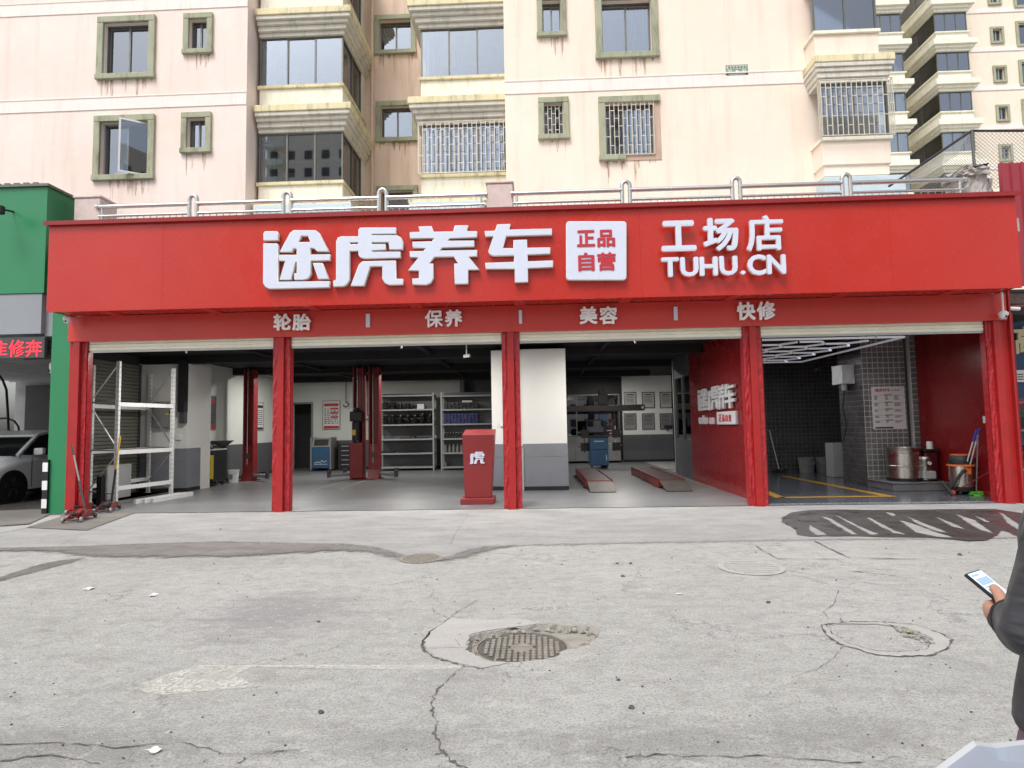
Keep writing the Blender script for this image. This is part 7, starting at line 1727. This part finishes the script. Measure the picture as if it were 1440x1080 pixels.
# clothes: rings lofted round the limbs, with folds
def loft(name, rings, mat, n=28, fold=.0, seed=0, close=True):
    """rings = (centre, axis, radius across, radius deep[, fold amount])"""
    r_ = random.Random(seed); vs = []; ph = [r_.uniform(0,6.28) for _ in range(6)]
    for k, rg in enumerate(rings):
        c_, ax, ra, rb = rg[:4]; fa = rg[4] if len(rg) > 4 else fold
        ax = Vector(ax).normalized(); u = Vector((1,0,0)); u = (u-ax*u.dot(ax)).normalized(); w = ax.cross(u)
        for i in range(n):
            a_ = 2*math.pi*i/n
            f_ = 1+fa*(.6*math.sin(3*a_+ph[0]+k*1.3)+.5*math.sin(5*a_+ph[1]-k*.9)+.35*math.sin(8*a_+ph[2]+k*2.1))
            vs.append(Vector(c_)+u*(ra*f_*math.cos(a_))+w*(rb*f_*math.sin(a_)))
    b = MB(); m_ = len(rings)
    fs = [(k*n+i,k*n+(i+1)%n,(k+1)*n+(i+1)%n,(k+1)*n+i) for k in range(m_-1) for i in range(n)]
    if close: fs += [tuple(range(n)), tuple(range((m_-1)*n,m_*n))]
    b.add(vs, fs); o = b.build(name, mat, person, smooth='all')
    sb = o.modifiers.new('smooth','SUBSURF'); sb.levels = sb.render_levels = 1; return o
Zx = (0,0,1)
loft('jacket', [((Bx,BYp,.865),Zx,.185,.145,.05),((Bx,BYp,.875),Zx,.19,.15,.05),((Bx,BYp,.93),Zx,.18,.14,.04),((Bx+.01,BYp,1.02),Zx,.172,.135,.045),((Bx+.03,BYp,1.12),Zx,.172,.13,.04),((Bx+.035,BYp,1.22),Zx,.19,.13,.03),((Bx+.045,BYp,1.285),Zx,.205,.115,.02),((Bx+.06,BYp+.005,1.335),Zx,.19,.10,.015),((Bx+.075,BYp+.01,1.375),Zx,.135,.085,.015),((Bx+.09,BYp+.02,1.405),Zx,.085,.075,.015),((Bx+.10,BYp+.03,1.43),Zx,.072,.072,.02),((Bx+.105,BYp+.035,1.47),Zx,.070,.072,.03),((Bx+.105,BYp+.035,1.475),Zx,.060,.062,.02)], M['jacket'], 36)
d1 = (el-sh_l).normalized(); d2 = (wr-el).normalized(); dm_ = (d1+d2).normalized()
def arm(sh, el_, wr_, seed):
    d1 = (el_-sh).normalized(); d2 = (wr_-el_).normalized(); dm_ = (d1+d2).normalized(); L = lambda a,b_,t_: a.lerp(b_,t_)
    loft('sleeve', [(sh-d1*.055+Vector(((Bx+.05-sh.x)*.25,0,.0)),d1,.045,.050),(sh-d1*.02+Vector(((Bx+.05-sh.x)*.10,0,0)),d1,.064,.066,.02),(sh+d1*.03,d1,.067,.067,.02),(L(sh,el_,.25),d1,.066,.066,.045),(L(sh,el_,.5),d1,.062,.062,.05),(L(sh,el_,.75),d1,.060,.060,.07),(L(sh,el_,.92),(d1*2+d2).normalized(),.059,.059,.06),(el_,dm_,.058,.060,.06),(L(el_,wr_,.12),(d1+d2*2).normalized(),.056,.057,.07),(L(el_,wr_,.3),d2,.054,.055,.06),(L(el_,wr_,.5),d2,.050,.051,.07),(L(el_,wr_,.62),d2,.048,.049,.08)], M['jacket'], 28, .04, seed)
    loft('sleeve_cuff', [(L(el_,wr_,.58),d2,.045,.046,.05),(L(el_,wr_,.64),d2,.051,.052,.09),(L(el_,wr_,.70),d2,.043,.044,.06),(L(el_,wr_,.76),d2,.048,.049,.09),(L(el_,wr_,.83),d2,.039,.040,.06),(L(el_,wr_,.88),d2,.042,.043,.06),(L(el_,wr_,.93),d2,.034,.035,.04)], M['cuff'], 28, .05, seed+1)
arm(sh_l, el, wr, 3); arm(sh_r, er, wrr, 8)
loft('trousers', [((Bx,BYp,.90),Zx,.168,.13,.02),((Bx,BYp,.84),Zx,.186,.14,.03),((Bx,BYp,.77),Zx,.192,.142,.03),((Bx,BYp,.71),Zx,.188,.13,.03),((Bx,BYp,.69),Zx,.17,.11,.02)], M['trousers'], 32)
for s in (-1,1): loft('trouser_leg', [((Bx+s*.092,BYp,.75),Zx,.092,.115,.03),((Bx+s*.094,BYp,.6),Zx,.088,.098,.04),((Bx+s*.095,BYp+.012,.45),Zx,.078,.085,.05),((Bx+s*.096,BYp,.28),Zx,.074,.082,.05),((Bx+s*.096,BYp-.015,.12),Zx,.070,.080,.07),((Bx+s*.096,BYp-.015,.07),Zx,.072,.084,.07)], M['trousers'], 24, .04, s+5)
for s in (-1,1):
    me = lumpy(Bx+s*.10-.045,Bx+s*.10+.045,BYp-.08,BYp+.18,.006,.10,3,0,2); put(me,'shoe',M['shoe'],person,smooth='all')
    o = person.children[-1]; sb = o.modifiers.new('round','SUBSURF'); sb.levels = sb.render_levels = 2
# head looking down at the phone
hc_ = Vector((Bx+.135,BYp+.085,1.56))
fwd = Vector((-.12,.85,-.5)).normalized(); side = fwd.cross(Vector((0,0,1))).normalized(); up_ = side.cross(fwd)
def hp(x,y,z): return hc_+side*x+fwd*y+up_*z
b = MB(); N = 20; rows = []
for k in range(13):
    th = math.pi*k/12; row = []
    for i in range(N):
        a_ = 2*math.pi*i/N; x = .076*math.sin(th)*math.cos(a_); y = .094*math.sin(th)*math.sin(a_); z = .118*math.cos(th)
        if z < 0: x *= 1-.35*(-z/.118)**1.5; y = y*(1-.18*(-z/.118)) + (.012 if y>0 else .02)*(-z/.118)
        if y > 0: y *= .93
        row.append(hp(x,y,z))
    rows += row
b.add(rows,[(k*N+i,k*N+(i+1)%N,(k+1)*N+(i+1)%N,(k+1)*N+i) for k in range(12) for i in range(N)])
head = b.build('head', M['skin'], person, smooth='all')
b = MB(); b.add([hp(-.013,.082,-.02),hp(.013,.082,-.02),hp(0,.087,.028),hp(0,.112,-.018),hp(-.016,.086,-.032),hp(.016,.086,-.032)],[(0,2,3),(2,1,3),(0,3,4),(1,5,3),(4,3,5)]); b.build('nose', M['skin'], head, smooth='all')
for s in (-1,1):
    b = MB(); vs = [hp(s*.03+.013*math.cos(R(a_)),.083,.012+.006*math.sin(R(a_))) for a_ in range(0,360,45)]; b.add(vs,[tuple(range(8))]); b.build('eye', M['paper'], head)
    b = MB(); vs = [hp(s*.03+.006*math.cos(R(a_)),.0845,.012+.006*math.sin(R(a_))) for a_ in range(0,360,45)]; b.add(vs,[tuple(range(8))]); b.build('iris', M['hair'], head)
    b = MB(); b.bar(hp(s*.015,.086,.03),hp(s*.047,.078,.03),.006,.005); b.build('eyebrow', M['hair'], head)
    b = MB(); vs = [hp(s*.078+s*.012*math.sin(R(a_)),-.005+.017*math.cos(R(a_)),-.005+.03*math.sin(R(a_*1))) for a_ in range(0,360,30)]; c0_ = hp(s*.072,0,-.005); b.add(vs+[c0_],[(i,(i+1)%12,12) for i in range(12)]); b.build('ear', M['skin'], head, smooth='all')
b = MB(); b.add([hp(-.024,.080,-.058),hp(0,.088,-.054),hp(.024,.080,-.058),hp(0,.086,-.066)],[(0,1,2,3)]); b.build('mouth', plain('lip',(.36,.12,.10),.5), head)
b = MB(); rows = []
for k in range(8):
    th = math.pi*.60*k/7
    for i in range(N):
        a_ = 2*math.pi*i/N; lift = max(0,math.sin(a_)); t2 = th*(1-.42*lift); r2 = 1.10+.02*math.sin(i*5+k*3)
        rows.append(hp(.076*r2*math.sin(t2)*math.cos(a_), .094*r2*math.sin(t2)*math.sin(a_), .118*r2*math.cos(t2)))
b.add(rows,[(k*N+i,k*N+(i+1)%N,(k+1)*N+(i+1)%N,(k+1)*N+i) for k in range(7) for i in range(N)]); b.build('hair', M['hair'], head, smooth='all')
# phone and the left hand round it
la = Vector((.064,-.10,-.091)).normalized(); wa = Vector((.062,.04,.003)); wa = (wa-la*wa.dot(la)).normalized(); na_ = la.cross(wa); 
if na_.z < 0: na_ = -na_
wa.normalize(); pc = P(1356,808,1.60)+la*.075+wa*.036
phone = thing('smartphone', 'dark smartphone with a lit pale screen in the left hand of the person', 'smartphone', tuple(pc))
def php(u,v,w): return pc+la*u+wa*v+na_*w
def pbox(u0,u1,v0,v1,w0,w1,name,mat,bev=0):
    b = MB(); vs = [php(u,v,w) for w in (w0,w1) for (u,v) in ((u0,v0),(u1,v0),(u1,v1),(u0,v1))]; b.add(vs,[(0,3,2,1),(4,5,6,7),(0,1,5,4),(1,2,6,5),(2,3,7,6),(3,0,4,7)]); return b.build(name, mat, phone, bevel=bev, seg=2)
pbox(-.075,.075,-.036,.036,-.0045,.0045,'case',M['black'],.003)
M['phone_screen'] = emit('phone_screen', '#c4d6e8', .55)
pbox(-.071,.071,-.0325,.0325,.0046,.0050,'screen',M['phone_screen'])
M['phone_ui'] = emit('phone_ui', '#8fa6bd', .35)
for u0,u1,v0,v1 in ((-.066,-.060,-.028,.004),(-.054,-.034,-.028,.028),(-.030,-.026,-.028,.018),(-.022,-.018,-.028,.024)): pbox(u0,u1,v0,v1,.0051,.0054,'screen_text',M['phone_ui'])
palm = php(.045,-.02,-.030)
def chain(pts, rad, name='finger', mat='skin'):
    return skin_mesh(name, [tuple(p) for p in pts], [(i,i+1) for i in range(len(pts)-1)], rad, M[mat], person, 0, 2)
# one continuous hand: wrist, palm against the near edge, four fingers bent under the back, thumb over the screen
k0 = wr; pm = php(.040,-.060,-.014); k1 = k0.lerp(pm,.45)
hv = [k0, k1, pm]; he = [(0,1),(1,2)]; hr = [(.027,.025),(.033,.029),(.034,.027)]
for j,(du,L_) in enumerate(((.004,1.0),(.024,1.06),(.044,1.0),(.062,.82))):
    base = len(hv); hv += [php(du,-.052,-.020), php(du-.002,-.026,-.022), php(du-.003,.006*L_,-.019), php(du-.002,.040*L_,-.014), php(du,.047*L_,.002)]
    he += [(2,base),(base,base+1),(base+1,base+2),(base+2,base+3),(base+3,base+4)]; hr += [.0145,.0105,.0095,.0085,.007]
base = len(hv); hv += [php(.030,-.056,.012), php(.006,-.044,.020), php(-.012,-.028,.018), php(-.024,-.018,.014)]
he += [(2,base),(base,base+1),(base+1,base+2),(base+2,base+3)]; hr += [.018,.0145,.012,.0095]
skin_mesh('hand', [tuple(v) for v in hv], he, hr, M['skin'], person, 0, 2)
b = MB(); b.add([php(-.020,-.026,.0285),php(-.028,-.021,.0245),php(-.024,-.014,.0245),php(-.015,-.019,.0285)],[(0,1,2,3)]); b.build('thumb_nail', plain('nail',(.58,.38,.30),.3), person)
# right hand hanging in front
k0 = wrr; hv = [k0, k0+Vector((-.03,.05,-.02)), k0+Vector((-.05,.09,-.035))]; he = [(0,1),(1,2)]; hr = [.026,(.030,.022),(.036,.02)]
for j,dx in enumerate((-.028,-.01,.008,.026)):
    base = len(hv); o_ = hv[2]+Vector((dx,.02,0)); hv += [o_, o_+Vector((-.005,.03,-.012)), o_+Vector((-.006,.045,-.035)), o_+Vector((-.004,.04,-.055))]; he += [(2,base),(base,base+1),(base+1,base+2),(base+2,base+3)]; hr += [.0105,.009,.0085,.007]
base = len(hv); hv += [hv[1]+Vector((-.04,.01,-.005)), hv[1]+Vector((-.06,.04,-.02)), hv[1]+Vector((-.055,.065,-.035))]; he += [(1,base),(base,base+1),(base+1,base+2)]; hr += [.014,.011,.009]
skin_mesh('hand', [tuple(v) for v in hv], he, hr, M['skin'], person, 0, 2)
# pale cover in the bottom right corner: two facets meeting in a ridge, a lighter hem along the far rim
M['cover'] = plain('cover_sheet', (.29,.335,.40), .5, var=.05, scale=4); M['cover_hem'] = plain('cover_hem', (.44,.455,.47), .55, var=.04)
A, L1, L2 = P(1374,1048,.86), P(1330,1081,.82), P(1235,1150,.74)
C1, C2 = P(1420,1082,.76), P(1500,1145,.60)
R1, R2, R3 = P(1400,1052,.88), P(1450,1046,.92), P(1560,1040,.98)
def up(v, k=.007): return v+Vector((0,k*1.2,k*.25))
t = thing('rain_cover', 'pale blue grey folded cover sheet with lighter hem in the bottom right corner', 'cover', (A.x,A.y,0))
b = MB(); b.add([A,L1,L2,C2,C1],[(0,1,2,3,4)]); b.build('left_panel', M['cover'], t)
b = MB(); N = 10; top = [A.lerp(R1,i/4) for i in range(4)]+[R1.lerp(R2,i/4) for i in range(4)]+[R2.lerp(R3,i/2) for i in range(3)]
bot = [A.lerp(C1,i/4) for i in range(4)]+[C1.lerp(C2,i/4) for i in range(4)]+[C2.lerp(C2+Vector((.25,.05,-.02)),i/2) for i in range(3)]
for i in range(10):
    for k in range(4):
        f0, f1 = k/4, (k+1)/4
        q = [top[i].lerp(bot[i],f0),top[i+1].lerp(bot[i+1],f0),top[i+1].lerp(bot[i+1],f1),top[i].lerp(bot[i],f1)]
        sag = [-.014*math.sin(math.pi*f)*min(1,ii/4) for ii,f in ((i,f0),(i+1,f0),(i+1,f1),(i,f1))]
        b.quad(*[p_+Vector((0,0,s_)) for p_,s_ in zip(q,sag)])
b.build('right_panel', M['cover'], t, smooth='all')
rim = [L2,L1,A]+top[1:]
b = MB()
for i in range(len(rim)-1): b.quad(rim[i],rim[i+1],up(rim[i+1]),up(rim[i]))
b.build('hem', M['cover_hem'], t)
b = MB(); out = [up(v)-Vector((0,0,.002)) for v in rim]
for i in range(len(out)-1): p_, q_ = out[i], out[i+1]; b.quad(p_,q_,Vector((q_.x+.03,q_.y-.05,.0)),Vector((p_.x+.03,p_.y-.05,.0)))
b.build('skirt', M['cover'], t)
# ------------------------------------------------------------------ what stands behind the viewer and shows in the glass
def far_tower(x, y, w, d, h, label, mat):
    t = thing('apartment_tower', label, 'apartment tower', (x,y,0)); b = MB(); b.box(x-w/2,x+w/2,y-d,y,0,h); b.build('wall', M[mat], t)
    b = MB(); k = int(w/2.6)
    for i in range(k):
        for j in range(int(h/3)-1): xx = x-w/2+1.3+(w-2.6)*i/max(1,k-1); b.box(xx-.65,xx+.65,y,y+.06,1.2+j*3,2.7+j*3)
    b.build('window', M['dark_grey'], t, kind='stuff')
    b = MB()
    for j in range(int(h/3)): b.box(x-w/2-.3,x-w/2+3.2,y+.001,y+1.1,j*3+.02,j*3+1.0)
    b.build('balcony', M['cream'], t, kind='stuff')
far_tower(-34,-62,20,14,52,'beige apartment tower across the road, seen only in the window panes, left one','cream2')
far_tower(6,-75,22,14,64,'pink apartment tower across the road, seen only in the window panes, middle one','pink')
far_tower(44,-60,18,14,48,'beige apartment tower across the road, seen only in the window panes, right one','cream2')
M['leaf'] = plain('leaf', (.07,.10,.025), .6, var=.35, scale=2)
M['bark'] = plain('bark', (.09,.07,.055), .9, var=.3, scale=8, bump=.6, bscale=20)
for k,(x,y,h,lab) in enumerate(((-9,-17,8,'broad street tree across the road, leftmost in the reflections'),(-1,-19,9,'tall street tree across the road, second in the reflections'),(7,-17,8.5,'round street tree across the road, third in the reflections'),(15,-20,9,'street tree across the road, rightmost in the reflections'))):
    t = thing('street_tree', lab, 'tree', (x,y,0)); r_ = random.Random(k)
    b = MB(); b.tube([(0,0,0),(.1,.05,h*.3),(.05,0,h*.55)],.18,8,.09)
    for a_ in range(5): an = a_*1.26; b.tube([(.05,0,h*.4),(math.cos(an)*1.0,math.sin(an)*1.0,h*.62),(math.cos(an)*1.7,math.sin(an)*1.7,h*.78)],.07,6,.025)
    b.build('trunk', M['bark'], t, local=True)
    b = MB(); cl = [(r_.uniform(-1.9,1.9),r_.uniform(-1.9,1.9),h*r_.uniform(.5,.95)) for _ in range(16)]
    for i in range(2200):
        c_ = r_.choice(cl); p_ = Vector(c_)+Vector((r_.gauss(0,.5),r_.gauss(0,.5),r_.gauss(0,.4))); u = Vector((r_.uniform(-1,1),r_.uniform(-1,1),r_.uniform(-.6,.6))).normalized()*.16; v = u.cross(Vector((r_.uniform(-1,1),r_.uniform(-1,1),1))).normalized()*.09
        b.add([p_-u,p_+v,p_+u,p_-v],[(0,1,2,3)])
    b.build('crown', M['leaf'], t, local=True, kind='stuff')
